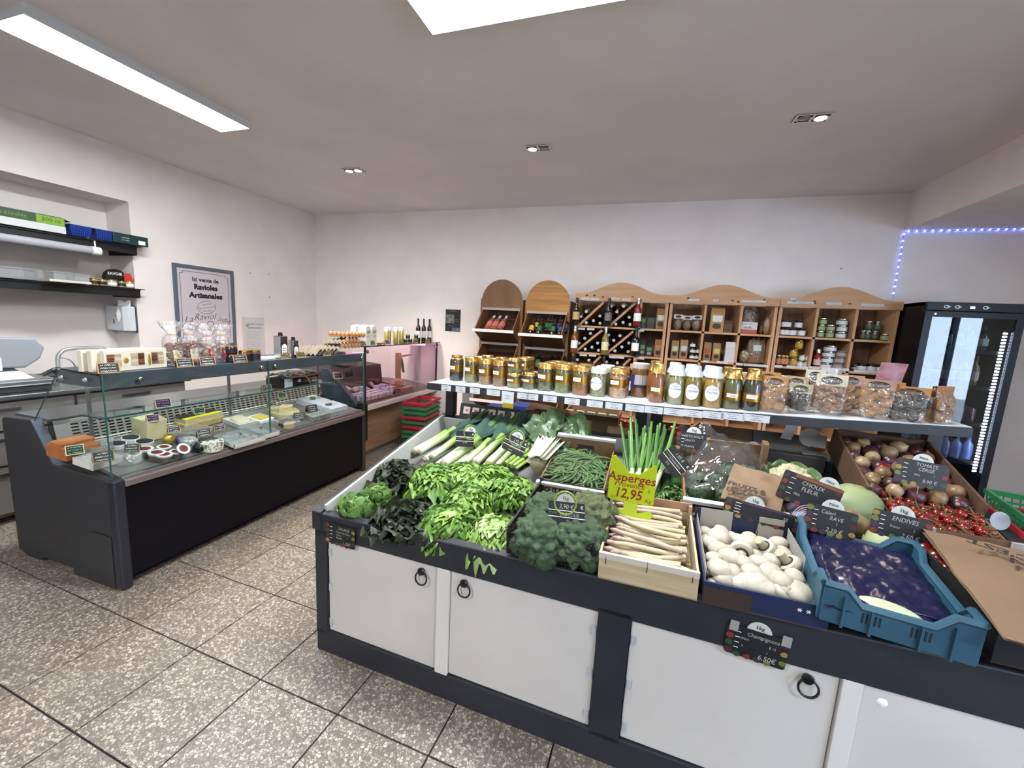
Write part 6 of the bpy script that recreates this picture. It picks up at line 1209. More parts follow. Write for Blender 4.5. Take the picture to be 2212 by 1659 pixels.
mpos = [(1555, 1158, 1.25, 0, 'egg-shaped mushroom at the back left, largest there'), (1535, 1172, .95, 0, 'mushroom at the left back edge half under another'), (1600, 1162, .8, 0, 'small mushroom peeking out behind the back left pair'), (1625, 1170, 1.0, 0, 'mushroom at the back middle'), (1660, 1182, 1.15, 2.6, 'mushroom lying upside down with its stem up, back right'), (1605, 1195, 1.25, 1.9, 'opened mushroom showing dark gills'), (1698, 1200, .85, 0, 'small mushroom at the right back edge'), (1555, 1190, 1.1, 0, 'mushroom left of the one with dark gills'), (1580, 1212, 1.25, .2, 'large spotted mushroom left of centre'), (1535, 1212, .85, .1, 'small mushroom at the left edge, second row'), (1610, 1225, .95, .3, 'mushroom right of the large spotted one'), (1645, 1222, .95, 0, 'mushroom in the centre of the box'), (1670, 1215, .9, .3, 'mushroom tucked behind the centre one'), (1710, 1225, 1.2, 2.2, 'mushroom on its side with stem up at the right edge'),
        (1547, 1240, 1.2, 0, 'large mushroom at the left edge, third row'), (1580, 1248, .85, .3, 'small mushroom in the third row from the left'), (1625, 1248, 1.05, .2, 'flattish mushroom in the middle, third row'), (1668, 1252, 1.15, 1.0, 'tilted mushroom resting on its neighbour, right of centre'), (1690, 1268, 1.15, .2, 'mushroom under the tilted one, right'), (1720, 1258, .9, .5, 'mushroom at the right edge, third row'), (1565, 1272, 1.0, .4, 'mushroom at the front left corner'), (1595, 1275, .85, 0, 'small mushroom beside the front left corner'), (1630, 1280, 1.35, 0, 'biggest round mushroom at the front middle'), (1605, 1300, 1.0, .5, 'mushroom under the biggest one'), (1660, 1300, 1.0, .2, 'mushroom half hidden right of the biggest one'), (1728, 1305, 1.3, .1, 'big mushroom at the front right corner'), (1650, 1320, 1.15, .1, 'mushroom low at the front wall, middle'), (1700, 1330, .8, 2.5, 'small mushroom stem up at the front wall'), (1690, 1290, .8, .6, 'mushroom wedged between two at the right front')]
for k, (px, py, s, tl, lb) in enumerate(mpos):
    hh = .088 if k < 8 else .095 if k < 20 else .08; u, v = TP(px, py, hh+.062+.15*(.2-.4*(py-1150)/190*-1-.4)*0+.0)
    u = min(max(u, 1.578+.033*s), 1.882-.033*s)-1.73; v = min(max(v*1.05, .012+.034*s), .408-.034*s)-.21
    spawn(MK[k % 4], 'mushroom', lb, 'mushroom', MMX @ Tr(u, v, hh-.014) @ Rz(rn.uniform(0, 6)) @ Rx(tl+rn.uniform(-.25, .25)) @ Sc(s*1.08), 'white mushrooms in the blue box')
for k in range(36): spawn(MK[k % 4], 'mushroom', 'white mushroom in the lower layer of the blue box', 'mushroom', MMX @ Tr(-.125+.047*(k % 6)+.01*(k % 2), -.165+.066*(k//6), .038+.012*(k % 2)) @ Rz(rn.uniform(0, 6)) @ Rx(rn.uniform(-.5, .5)), 'mushrooms in the lower layer of the blue box')
# ------------------------------------------------------------------ blue plastic crate with dark film
bp = M('crate_blue', '3d6a80', .45, col2='345f76', scale=4); bpi = M('crate_blue_in', '2f5466', .45)
t = thing('blue_crate', 'deep blue plastic crate covered with dark blue film', 'crate', TM(2.045, .18, .105, -.13) @ Rx(-.17)); sx, sy = .158, .21; H_, L_ = .112, .072; BCX = TM(2.045, .18, .105, -.13) @ Rx(-.17); fl2 = .012
def wallprof(w_): return [(-w_, .0), (w_, .0), (w_, H_), (w_-.05, H_), (w_-.085, L_), (-w_+.085, L_), (-w_+.05, H_), (-w_, H_)]
for s in (-1, 1):
    y = s*sy; part('wall', MB().prism(wallprof(sx), -.006, .006, bp, Tr(0, y, .001) @ Rx(R90)), t, bev=.003); part('rim', MB().tube([(-sx, y, H_), (-sx+.05, y, H_), (-sx+.085, y, L_), (sx-.085, y, L_), (sx-.05, y, H_), (sx, y, H_)], .011, bp, 6), t)
    pr = [(-sy, 0), (sy, 0), (sy, H_), (sy-.06, H_), (sy-.09, H_-.03), (-sy+.09, H_-.03), (-sy+.06, H_), (-sy, H_)]
    part('wall', MB().prism(pr, -.006, .006, bp, Tr(s*sx, 0, .001) @ Rz(R90) @ Rx(R90)), t, bev=.003); part('rim', MB().tube([(s*sx, -sy, H_), (s*sx, -sy+.06, H_), (s*sx, -sy+.09, H_-.03), (s*sx, sy-.09, H_-.03), (s*sx, sy-.06, H_), (s*sx, sy, H_)], .011, bp, 6), t)
part('crate_floor', MB().box(-sx, -sy, .001, sx, sy, .006, bpi), t)
for x in (-.11, -.05, .05, .11): part('rib', MB().box(x-.003, -sy-.014, .001, x+.003, -sy-.006, L_-.004 if abs(x) < .09 else H_-.02, bp), t)
vt = MB()
for x0 in (-.07, .03):
    for k in range(5): vt.box(x0+.009*k, -sy-.0068, .03, x0+.004+.009*k, -sy-.0061, .058, M('slot_dark', '12202c', .7))
part('vent', vt, t, kind='stuff')
filmm = M('blue_film', '16163a', .3, col2='1a1a42', scale=5, bump=.25, bscale=55, spec=.5)
def ff(a, b):
    x, y = (a-.5)*.305, (b-.5)*.41; e = max(abs(a-.5), abs(b-.5))*2; n1 = noise.noise(Vector((a*3, b*4, 1))); n2 = noise.noise(Vector((a*9, b*11, 5)))
    return (x*(1+.02*n1), y-.0+(.04*(a-.5) if b < .1 else 0), .070+.010*n1+.007*n2+.003*noise.noise(Vector((a*22, b*24, 9)))+.02*b-.035*max(0, e-.8)*5*(.6+.4*n1))
solo('plastic_film', MB().sheet(60, 70, ff, filmm), 'wrinkled dark blue film sheet lying over the blue crate', 'plastic film', BCX)
solo('endive', MB().ell((0, 0, 0), (.075, .03, .024), M('endive', 'c3cfa0', .45, col2='e0e4c8', scale=5, stretch=(1, 6, 6)), 16, 10), 'pale endive peeping out under the blue film at the front', 'endive', BCX @ Tr(-.005, -.165, .056) @ Rz(-.15))
# ------------------------------------------------------------------ tomato box under a kraft bag
dkc = M('card_black', '1a1819', .6)
t, sx, sy = crate('tomato_box', 'dark card box of red tomatoes under a brown paper bag', 2.235, .0, 2.605, .44, .12, dkc, .007, mi=card, ends=.15, h0=.085, rx=-.15)
TBX = TM(2.42, .22, .085) @ Rx(-.15)
part('inner_flap', MB().box(-sx+.01, sy-.0095, .03, sx-.01, sy-.0072, .15, card), t); part('inner_flap', MB().box(-sx+.01, sy-.02, .11, -sx+.07, sy-.0096, .16, wht), t); part('inner_flap', MB().box(.08, sy-.02, .09, sx-.01, sy-.0096, .15, wht), t)
part('diamond_print', loop([(-.02, 0), (0, .012), (.02, 0), (0, -.012)], .002, M('print_silver', '9a9a9c', .5)), t, Tr(-.06, -sy-.001, .07) @ Rx(R90))
tom = M('tomato', '7a1a14', .25, coat=.4, col2='641512', scale=3); tgm = M('tomato_stem', '3a5a26', .7); TMO = kit(('tomato_skin', MB().ell((0, 0, 0), (.033, .033, .029), tom, 16, 10), None), ('stem', MB().ell((0, 0, .028), (.008, .008, .004), tgm, 8, 5), 0))
tk = 0
for i in range(5):
    for j in range(7):
        u, v = 2.235+.042+.070*i, .04+.06*j
        if i > 0: 
            continue
        spawn(TMO, 'tomato', 'red tomato showing beside the brown paper bag, %s from the front' % ORD[j], 'tomato', TBX @ Tr(u-2.42, v-.22, .088+.008*(j % 2)) @ Rx(rn.uniform(-.6, .6)), 'red tomatoes beside the paper bag'); tk += 1
kraft = M('kraft_paper', '8f7358', .75, col2='80664c', scale=3, bump=.35, bscale=14); kdark = M('kraft_dark', '6d5238', .8)
def kbag(name, label, W, L, mx, seed, bulge=.02, m=kraft, prints=()):
    o = Vector((seed*3.7, 1, 2)); top = lambda a, b: ((a-.5)*W, (b-.5)*L, bulge*math.sin(PI*a)*math.sin(PI*b)**.5+.006+.012*noise.noise(Vector((a*3, b*3, 0))+o)+.005*abs(noise.noise(Vector((a*5+b*2, b*3, 8))+o))*2+.005*noise.noise(Vector((a*9, b*7, 3))+o))
    t = thing(name, label, 'paper bag', mx); part('sheet_front', MB().sheet(18, 24, top, m), t); part('sheet_back', MB().sheet(10, 12, lambda a, b: ((a-.5)*W, (b-.5)*L, -.001+.5*(top(a, b)[2]-.006)), m), t)
    part('fold_line', MB().box(-W*.5, L*.36, .012, W*.5, L*.363, .014, kdark), t) if False else None
    for s, sz, x, y, rot, dz_ in prints: text(s, sz, M('kraft_ink', '2b2320', .7), Tr(x, y, dz_) @ Rz(rot), t, bold=.0015)
    return t
kbag('paper_bag', 'large brown paper bag printed in black lying over the tomatoes', .37, .54, TBX @ Tr(-.02, -.095, .140) @ Rz(-.17) @ Ry(.03), 2, .03, kraft, (("C'EST", .055, -.05, .14, PI-.4, .045), ('BON', .055, .0, .06, PI-.4, .047), ('S.B', .05, -.02, -.02, PI-.4, .046)))
# ------------------------------------------------------------------ spring onions and cucumbers
so_g = [M('onion_green_%d' % k, c, .4, col2=d, scale=3) for k, (c, d) in enumerate((('3f6e26', '5a8a36'), ('2f5a26', '47702f'), ('56863a', '6d9a4c')))]; so_w = M('onion_white', 'd9dcc8', .4, col2='b9c88a', kind='grad', lo=.04, hi=.16)
def sokit(seed):
    r = random.Random(seed); ks = [('bulb', MB().tube([(0, 0, 0), (0, 0, .012), (0, 0, .05), (0, 0, .14)], [.004, .010, .008, .008], so_w, 9), None)]
    for k in range(3):
        a = (k-1)*.10+r.uniform(-.05, .05); ln = r.uniform(.20, .30); ks.append(('leaf', MB().tube([(0, 0, .12), (math.sin(a)*ln*.5, .004*k, .12+ln*.5), (math.sin(a)*ln*1.05, .02*(k-1), .12+ln)], [.0065, .0078, .0045], so_g[(k+seed) % 3], 8), 0))
    return kit(*ks)
SOK = [sokit(s) for s in range(4)]
for k in range(15):
    u, v = TP(1362+3.2*k, 1035, .08); spawn(SOK[k % 4], 'spring_onion', 'spring onion behind the yellow board, %s from the left' % ORD[k], 'spring onion', TM(u, v-.135, .02+.022*(k % 3), -.08-.028*(k-7)) @ Rx(-PI/2+.40) @ Sc(1.3, 1.3, 1.15), 'spring onions behind the yellow board')
cuc = M('cucumber', '24421c', .35, col2='3a5e2a', scale=18, stretch=(1, 1, 1), bump=.4, bscale=80, spec=.5)
for k, (px, py, s, lb) in enumerate(((1412, 1045, 1.2, 'thick cucumber touching the yellow board'), (1436, 1055, .9, 'slim cucumber in the middle of the three'), (1458, 1050, 1.05, 'cucumber next to the artichoke box'))):
    u, v = TP(px, py, .06); t = thing('cucumber', lb, 'cucumber', TM(u, v, .045, -.03) @ Sc(s, 1, s), 'cucumbers beside the artichoke box')
    part('cucumber_skin', MB().tube([(0, -.13, -.006), (0, -.12, 0), (.002, -.06, .002), (.004, .02, .003), (0, .10, .001), (0, .15, -.003), (0, .158, -.004)], [.006, .019, .026, .027, .026, .018, .005], cuc, 14), t); part('stalk_end', MB().ell((0, .158, -.004), (.006, .006, .006), tgm, 8, 6), t)
pars = leafmat('parsley', '3a5f24', '587f34'); PL = lsheet(.035, .016, 6, 6, .8, .008, 12, pars, 81).mesh('leaf')
for b_, (px, py, lb) in enumerate(((1420, 1085, 'small bunch of parsley under the cucumbers, left'), (1462, 1078, 'small bunch of parsley beside the artichoke box'))):
    u, v = TP(px, py, .05); t = thing('parsley_bunch', lb, 'parsley', TM(u, v, .03), 'parsley under the cucumbers')
    for k in range(36): part('leaf', PL, t, Tr(rn.uniform(-.035, .035), rn.uniform(-.02, .04), rn.uniform(0, .03)) @ Rz(rn.uniform(0, 6)) @ Rx(rn.uniform(-.2, 1.1)))
# ------------------------------------------------------------------ artichokes in a carton with clear film
t, sx, sy = crate('artichoke_box', 'brown carton of artichokes with a black front and white lip', 1.528, .505, 1.905, .985, .125, card, .008, mi=card, ends=.20)
part('front_print', MB().box(-sx-.001, -sy-.0025, .0, sx+.001, -sy-.0004, .122, dkc), t); part('white_lip', MB().box(-sx-.004, -sy-.014, .124, sx+.004, -sy+.012, .138, cardw), t)
for k in (-1, 1): part('corner_post', MB().box(k*sx-.02, sy-.05, .12, k*sx+.004, sy-.002, .225, card), t)
q = part('round_logo', MB().lathe([(.0, .001), (.05, .001), (.05, 0)], M('logo_orange', '9a4527', .5), 28), t, Tr(-.115, -sy-.003, .06) @ Rx(R90)); text('cm', .075, chalk, Tr(0, .004, .002), q, bold=.003)
part('silver_clip', MB().box(.0, -sy-.016, .04, .035, -sy-.003, .15, M('clip_grey', '8c8c8e', .4, .3)), t)
artm = [M('artichoke_%d' % k, c, .6, col2=d, scale=10) for k, (c, d) in enumerate((('4a6242', '5f7a52'), ('42583c', '54704c')))]
BR_ = [MB().sheet(4, 5, lambda a, b: ((a-.5)*.030*math.sin(PI*min(1, .30+.62*b))**.6, .006*(1-(2*a-1)**2)+.003*b, .034*b), m).mesh('bract') for m in artm]
for k, (px, py, R, lb) in enumerate(((1518, 1052, .062, 'large artichoke at the front left of the carton'), (1512, 1020, .058, 'artichoke behind the large one on the left'), (1548, 1022, .05, 'artichoke in the middle, partly under the paper bag'), (1560, 1055, .052, 'artichoke at the front beside the paper bag'), (1575, 1005, .06, 'artichoke under the film at the back'), (1620, 1008, .058, 'artichoke at the back right under film'), (1525, 1078, .045, 'artichoke low against the white lip'))):
    u, v = TP(px, py, .12); u = min(max(u, 1.595), 1.85); v = min(max(v, .56), .93); t2 = thing('artichoke', lb, 'artichoke', TM(u, v, .075+.012*(k == 0)) @ Rx(.35) @ Rz(k), 'artichokes in the carton')
    part('core', MB().ell((0, 0, 0), (R*.82, R*.82, R*.85), artm[1], 14, 9), t2)
    for ri in range(7):
        z = -.75+1.6*ri/6.5; rr = math.sqrt(max(.02, 1-min(.98, (z*.95)**2))); n = max(4, int(11*rr))
        for i in range(n): a = 2*PI*(i+.5*(ri % 2))/n; part('bract', BR_[(i+ri) % 2], t2, Rz(a) @ Tr(0, -R*.84*rr, R*.85*z-.012) @ Rx(-.25-.5*z) @ Rz(PI) @ Sc(R/.055))
def cf(a, b):
    x, y = (a-.5)*.36, (b-.5)*.40; n1 = noise.noise(Vector((a*4, b*4, 7))); n2 = noise.noise(Vector((a*10, b*10, 2))); return (x, y, .04+.09*math.sin(PI*a)*b**.8+.03*n1+.018*n2+(.10*max(0, 1-abs(a-.25)*6)*b**3))
solo('clear_film', MB().sheet(34, 34, cf, GLASS('crackle_film', 'ffffff', .10, .04, .03, bump=1.0, bscale=14)), 'clear crackling plastic film pulled up over the artichokes', 'plastic film', TM(1.715, .80, .10))
kbag('paper_bag', 'brown paper bag lettered fruits et legumes on the artichokes', .205, .26, TM(1.80, .605, .172, -.30) @ Rx(.10), 5, .012, kraft, (('FRUITS &', .034, -.025, -.055, -.0, .032), ('LÉGUMES', .034, -.02, -.098, -.0, .032)))
# ------------------------------------------------------------------ cauliflower, cabbages, celeriac
cfm = M('cauliflower', 'cfc8a6', .7, col2='bdb489', scale=40, bump=.8, bscale=200); cfl = leafmat('cauliflower_leaf', '5d7a48', '8aa070', .5)
CFL = lsheet(.14, .06, 8, 9, .5, .01, 5, cfl, 91, crinkle=.012).mesh('leaf')
u, v = TP(1715, 1010, .12); u0c = 1.985; t = thing('cauliflower', 'cauliflower in its leaves behind the red pepper sign', 'cauliflower', TM(1.985, .82, .10))
part('curd', curd(.095, cfm, 14, flat=.85), t, Tr(0, 0, .01))
for k in range(9): part('leaf', CFL, t, Rz(2*PI*k/9+.2) @ Tr(0, .065, -.07) @ Rx(1.0))
cab = M('green_cabbage', '9aa676', .5, col2='87956a', scale=4); rcab = M('red_cabbage', '4b3f58', .4, col2='6d6276', scale=30); pcab = M('pale_cabbage', 'b4c084', .5, col2='c9d09c', scale=5)
def cabbage(label, px, py, h, R, m, uv=None, veins=None, cut=0):
    u, v = uv or TP(px, py, h); t = thing('cabbage', label, 'cabbage', TM(u, v, R*.9))
    part('head', MB().ell((0, 0, 0), (R, R, R*.88), m, 26, 16, amp=.06, fq=2, seed=int(px)), t)
    for k in range(5): part('wrapper_leaf', MB().sheet(8, 8, lambda a, b: tuple(Vector((math.sin(.15+b*1.7)*math.cos((a-.5)*2.2), math.sin(.15+b*1.7)*math.sin((a-.5)*2.2), -math.cos(.15+b*1.7)*.88))*R*(1.03+.012*k+.02*noise.noise(Vector((a*5, b*5, k))))), m), t, Rz(k*1.3))
    if cut: 
        for k in range(7): part('layer_edge', MB().ring(R*(.2+.11*k), .0022, M('cab_layer', 'b9a9bd', .5), 30, 5), t, Rx(.95) @ Tr(0, 0, R*.62) if False else Tr(0, -R*.52, R*.35) @ Rx(.95) @ Tr(0, 0, R*.42) @ Sc(.95-.02*k, .85, 1))
    return t
cabbage('half red cabbage cut open, purple layers showing', 1705, 1080, .10, .085, rcab, (1.975, .565), cut=1); cabbage('dull green cabbage behind the cauliflower sign', 1795, 1040, .12, .10, cab, (2.19, .72)); cabbage('pale pointed green cabbage behind the blue crate', 1855, 1120, .10, .075, pcab, (2.235, .515))
clm = M('celeriac', '94805c', .85, col2='6b5a3c', scale=28, bump=.9, bscale=60)
for k, (uv, R, lb) in enumerate((((2.135, .60), .07, 'knobbly celeriac root in front, below the green cabbage'), ((2.10, .69), .065, 'knobbly celeriac root behind the other one'))):
    t = thing('celeriac', lb, 'celeriac', TM(uv[0], uv[1], R*.95), 'celeriac roots'); part('root_body', MB().ell((0, 0, 0), (R, R, R*.9), clm, 22, 14, amp=.22, fq=4, seed=k), t); part('cut_top', MB().ell((-.02, -.04, R*.5), (.022, .022, .02), M('celeriac_cut', 'b3a48c', .8), 10, 7), t)
# ------------------------------------------------------------------ onions in a tilted wooden crate at the back right
OMX = MS @ Tr(2.405, .93, .915) @ Rx(.30) @ Rz(-.03)
t = thing('onion_crate', 'wooden crate of onions propped up at the back right', 'crate', OMX); wd = M('crate_brown', '6b4d36', .7, col2='59402c', scale=5, stretch=(1, 10, 10)); sx, sy, hh = .185, .235, .13
part('crate_floor', MB().box(-sx, -sy, 0, sx, sy, .006, wd), t)
for a in ((-sx, -sy, sx, -sy+.008, hh*.6), (-sx, sy-.008, sx, sy, hh), (-sx, -sy, -sx+.010, sy, hh), (sx-.010, -sy, sx, sy, hh)): part('wall', MB().box(a[0], a[1], .0, a[2], a[3], a[4], wd), t)
onm = [M('onion_%d' % k, c, .35, col2=d, scale=3, stretch=(6, 6, 1)) for k, (c, d) in enumerate((('4a262c', '5d343a'), ('8a6a4a', 'a58a64'), ('5a2c38', '3d1f28'), ('b39a76', '9a7c58')))]; ont = M('onion_tip', 'b49a70', .8)
ONK = [kit(('onion_skin', MB().lathe([(0, -.030), (.012, -.029), (.027, -.018), (.033, 0), (.028, .017), (.014, .027), (.006, .034), (.0, .04)], m, 18), None), ('root_tip', MB().ell((0, 0, -.030), (.008, .008, .004), ont, 8, 5), 0)) for m in onm]
kk = 0
for j in range(7):
    for i in range(5):
        x, y = -.135+.068*i+.012*(j % 2)-.006, -.185+.062*j; pale = (i*3+j*5) % 4
        spawn(ONK[pale], 'onion', '%s onion, %s from left in %s row of the tilted crate' % (('dark red', 'tan', 'dark violet', 'pale')[pale], ORD[i], ORD[j]), 'onion', OMX @ Tr(x, y, .085+.012*((i+j) % 2)) @ Rz(rn.uniform(0, 6)) @ Rx(rn.uniform(.3, 2.6)) @ Sc(rn.uniform(.88, 1.12)), 'onions in the tilted crate'); kk += 1
solo('onion_bed', MB().box(-sx+.012, -sy+.01, .007, sx-.012, sy-.01, .062, onm[2]), 'onions filling the bottom of the tilted crate', 'onions', OMX)['kind'] = 'stuff'
solo('prop_box', MB().box(-.17, -.2, 0, .17, .2, .075, dkc), 'dark box propping up the onion crate', 'box', MS @ Tr(2.41, .93, .815) @ Rx(.25), bev=.002)
# ------------------------------------------------------------------ cherry tomatoes on the vine
CMX = TM(2.43, .735, .045, -.02) @ Rx(.05)
t = thing('cherry_tomato_box', 'dark card box of cherry tomatoes on the vine', 'box', CMX); sx, sy = .155, .25
part('box_floor', MB().box(-sx, -sy, 0, sx, sy, .005, card), t)
for a in ((-sx, -sy, sx, -sy+.006, .07), (-sx, sy-.006, sx, sy, .12), (-sx, -sy, -sx+.006, sy, .085), (sx-.006, -sy, sx, sy, .085)): part('wall', MB().box(a[0], a[1], 0, a[2], a[3], a[4], dkc if a[2] < sx else card), t)
text('Gourmet', .05, chalk, Tr(-sx-.0008, .02, .045) @ Rz(-R90) @ Rx(R90) , t, shear=.2); text('le', .03, chalk, Tr(-sx-.0008, .13, .055) @ Rz(-R90) @ Rx(R90), t); part('star_print', MB().prism([(.02*math.cos(2*PI*k/16)*(1 if k % 2 else .35), .03*math.sin(2*PI*k/16)*(1 if k % 2 else .35)) for k in range(16)], 0, .0005, chalk), t, Tr(-sx-.0006, .17, .05) @ Rz(-R90) @ Rx(R90)); part('red_print', MB().box(-sx-.0008, .20, .03, -sx-.0002, .235, .075, M('print_red', 'a82a1a', .5)), t)
ct = M('cherry_tomato', '9a1b13', .2, coat=.5, col2='861410', scale=5); ctk = MB().ell((0, 0, 0), (.0165, .0165, .0160), ct, 12, 8).mesh('tomato_skin'); vin = M('tomato_vine', '6d5a34', .8, col2='4e5a2a', scale=20); cal = MB()
for k in range(5): cal.add([(0, 0, .0155), (.010*math.cos(1.257*k+.3), .010*math.sin(1.257*k+.3), .0165), (.010*math.cos(1.257*k-.3), .010*math.sin(1.257*k-.3), .0165), (.016*math.cos(1.257*k), .016*math.sin(1.257*k), .021)], [(0, 2, 3, 1), (1, 3, 2, 0)], vin)
CTK = [('tomato_skin', ctk, None), ('calyx', cal.mesh('calyx'), 0)]
for r in range(4):
    x0 = -.11+.074*r; vmb = MB().tube(smooth_line([(x0+.012*math.sin(k*1.3+r), -.22+.063*k, .098+.006*math.sin(k*2)) for k in range(8)], 3), .0022, vin, 5)
    for k in range(24): a = k*.5; vmb.tube([(x0, -.21+.018*k, .098), (x0+.022*math.copysign(1, math.sin(k*2.1)), -.204+.018*k, .104)], .0014, vin, 4)
    solo('tomato_vine', vmb, ['dried green vine through the leftmost truss of cherry tomatoes', 'dried green vine through the second truss of cherry tomatoes', 'dried green vine through the third truss of cherry tomatoes', 'dried green vine through the rightmost truss of cherry tomatoes'][r], 'vine', CMX, 'vines of the cherry tomatoes')
    for k in range(14):
        for s in (-1, 1):
            spawn(CTK, 'cherry_tomato', 'red cherry tomato on the %s truss in the dark box' % ['leftmost', 'second', 'third', 'rightmost'][r], 'cherry tomato', CMX @ Tr(x0+s*.0175+rn.uniform(-.004, .004), -.215+.033*k+.012*s*.5+rn.uniform(-.004, .004), .078+rn.uniform(-.006, .012)) @ Rx(rn.uniform(-1, 1)) @ Ry(rn.uniform(-1, 1)) @ Sc(rn.uniform(.92, 1.12)), 'cherry tomatoes on the %s truss' % ['leftmost', 'second', 'third', 'rightmost'][r])
for k, (x, y) in enumerate(((-.08, .21), (-.02, .19), (.10, .205))): solo('loose_tomato', MB().ell((0, 0, 0), (.024, .024, .022), ct, 14, 9), ['larger red tomato at the back left of the vine tomatoes', 'larger red tomato at the back under the black sign', 'bright red tomato at the back right corner of the box'][k], 'tomato', CMX @ Tr(x, y, .118))
solo('tomato_heap', MB().box(-.14, -.235, .006, .14, .235, .058, ct), 'cherry tomatoes filling the lower part of the dark box', 'cherry tomatoes', CMX)['kind'] = 'stuff'
# ------------------------------------------------------------------ chalk signs with fruit border
fruitc = [M('fr_%d' % k, c, .6) for k, c in enumerate(('6f7a34', 'a3843c', '4d1f24', '34482a', '7d3024', '3f2a44'))]
sbord = M('chalk_board', '15171a', .55); half = M('disc_white', 'd7d9d6', .6); gtx = M('disc_green', '44602a', .7)
def fruitsign(label, mx, w_, h_, lines, disc='1kg', kind='photo', seed=0, price=None, dt=None, strip=None, stick=1):
    t = thing('chalk_sign', label, 'price sign', mx, 'black chalk price signs'); F = Rx(R90)
    b = part('board', MB().prism(rrect(w_, h_, .008), -.001, .001, sbord, Tr(0, 0, h_/2) @ F), t); r = random.Random(seed)
    if disc: 
        dx = dt if dt is not None else 0; d = part('price_disc', MB().prism([(.034*math.cos(PI*k/14), .034*math.sin(PI*k/14)) for k in range(15)], -.0008, .0008, half, Tr(dx, .001, h_-.004) @ F), t)
        text(disc, .017 if len(disc) < 4 else .013, gtx, Tr(dx, -.0002-.001, h_+.012) @ F, d, bold=.0003)
    if kind == 'photo':
        fb_ = MB(); ed = [(-w_*.46, h_*q, .010) for q in (.12, .38, .62, .86)]+[(w_*.46, h_*q, .009) for q in (.2, .5, .8)]+[(w_*q, h_*.05, .009) for q in (-.3, -.12, .05, .22)]
        for i, (x, z, q) in enumerate(ed): fb_.prism([(q*1.2*math.cos(2*PI*k/10)*r.uniform(.8, 1.1), q*math.sin(2*PI*k/10)*r.uniform(.8, 1.1)) for k in range(10)], .001, .0014, fruitc[(i+seed) % 6], Tr(x*.97, 0, z) @ F)
        part('fruit_border', fb_, b)
        sb_ = MB()
        for k in range(4): sb_.box(-w_*.36, -.0016, h_*(.8-.18*k), -w_*.28, -.0012, h_*(.8-.18*k)+.002, chalk)
        part('printed_line', sb_, b)
    else:
        part('green_arc', MB().ring(.040, .004, M('arc_green', '7d9a3a', .6), 22, 5, Tr(dt or 0, 0, h_-.004) @ F), b) if disc else None
        for z in (.62, .35): part('green_line', MB().box(-w_*.5, -.0016, h_*z, w_*.5, -.0011, h_*z+.0025, chalk), b)
        text('Produit', .010, M('arc_green', '7d9a3a', .6), Tr(-w_*.36, -.0016, h_*.52) @ F, b); text('€', .016, chalk, Tr(w_*.42, -.0016, h_*.82) @ F, b)
    if strip: part('colour_strip', MB().box(-w_*.3, -.0015, h_*.88, w_*.5, -.0011, h_-.002, strip), b)
    for s, sz, x, z in lines: text(s, sz*.88, M('chalk_dim', 'c9c8c2', .8), Tr(x*w_, -.0018, z*h_) @ F, b, shear=.12, sx=.9)
    if stick: part('stick', MB().tube([(0, .002, h_*.5), (0, .004, -.05)], .0018, steel, 5), t)
    return t
def SGN(px, py, h, yaw=0, lean=-.25, roll=0, dz=0):
    u, v = TP(px, py, h); p = MT @ Vector((u, v, h)); return Tr(p.x, p.y, p.z+dz) @ Rz(TH+yaw) @ Rx(lean) @ Ry(roll)
FRT = lambda px, py, roll=0: MS @ Tr(SV(px, py, -.004)[0], -.006, SV(px, py, -.004)[1]) @ Ry(roll)
fruitsign('chalk sign for salad clipped on the front rim at the left corner', FRT(736, 1178, .02), .155, .094, (('SALADE', .021, .12, .82), ('Feuille de Chêne', .014, .10, .64), ('Laitue', .014, -.05, .50), ('I', .014, .25, .48), ('Batavia', .014, -.04, .36), ('1,20€', .022, .22, .16)), None, seed=1, stick=0)
fruitsign('chalk sign for mushrooms taped to the front rim', FRT(1626, 1425, .06), .165, .098, (('Champignons', .020, .08, .82), ('blanc', .013, -.2, .64), ('B 12', .013, .25, .58), ('F.', .013, -.22, .38), ('I', .015, .18, .38), ('6,50€', .026, .20, .17)), '1kg', seed=2, stick=0)
for x in (-.068, .072): part('tape', MB().box(x-.012, -.0025, .078, x+.012, -.0018, .112, M('tape', 'a9a7a2', .4)), bpy.data.objects['chalk_sign.001'])
fruitsign('green-arched chalk sign standing in the broccoli', SGN(1222, 1137, .20, -.05, -.28, -.10), .135, .085, (('3,90 €', .026, .0, .80), ('BROCOLIS', .019, .08, .48)), '1kg', 'arc', 3, dt=-.005)
fruitsign('green-arched chalk sign for celery over the leeks', SGN(1105, 978, .14, 0, -.3, .28), .125, .085, (('2,95 €', .022, .05, .78), ('CELERI', .017, .12, .52), ('BRANCHE', .017, .06, .34), ('France', .012, -.1, .14)), '1kg', 'arc', 4, dt=-.005)
fruitsign('narrow black chalk sign turned sideways among the leeks', SGN(1003, 965, .12, .9, -.2, .15), .11, .085, (('POIREAUX', .018, 0, .6), ('2,50', .02, 0, .3)), '1kg', 'arc', 5, dt=.03)
fruitsign('tilted chalk sign beside the cucumbers', SGN(1438, 1010, .16, 0, -.2, .80), .125, .095, (('1,95 €', .024, .0, .82), ('Concombre', .018, .05, .50), ('Lot', .018, -.1, .22)), '', 'arc', 6, dt=.0)
fruitsign('chalk sign for artichokes behind the clear film', SGN(1495, 975, .18, 0, -.2, 0), .15, .09, (('ARTICHAUT', .020, -.0, .80), ('CALICO', .017, -.12, .58), ('FRANCE', .015, -.1, .25)), '1kg', 'photo', 7)
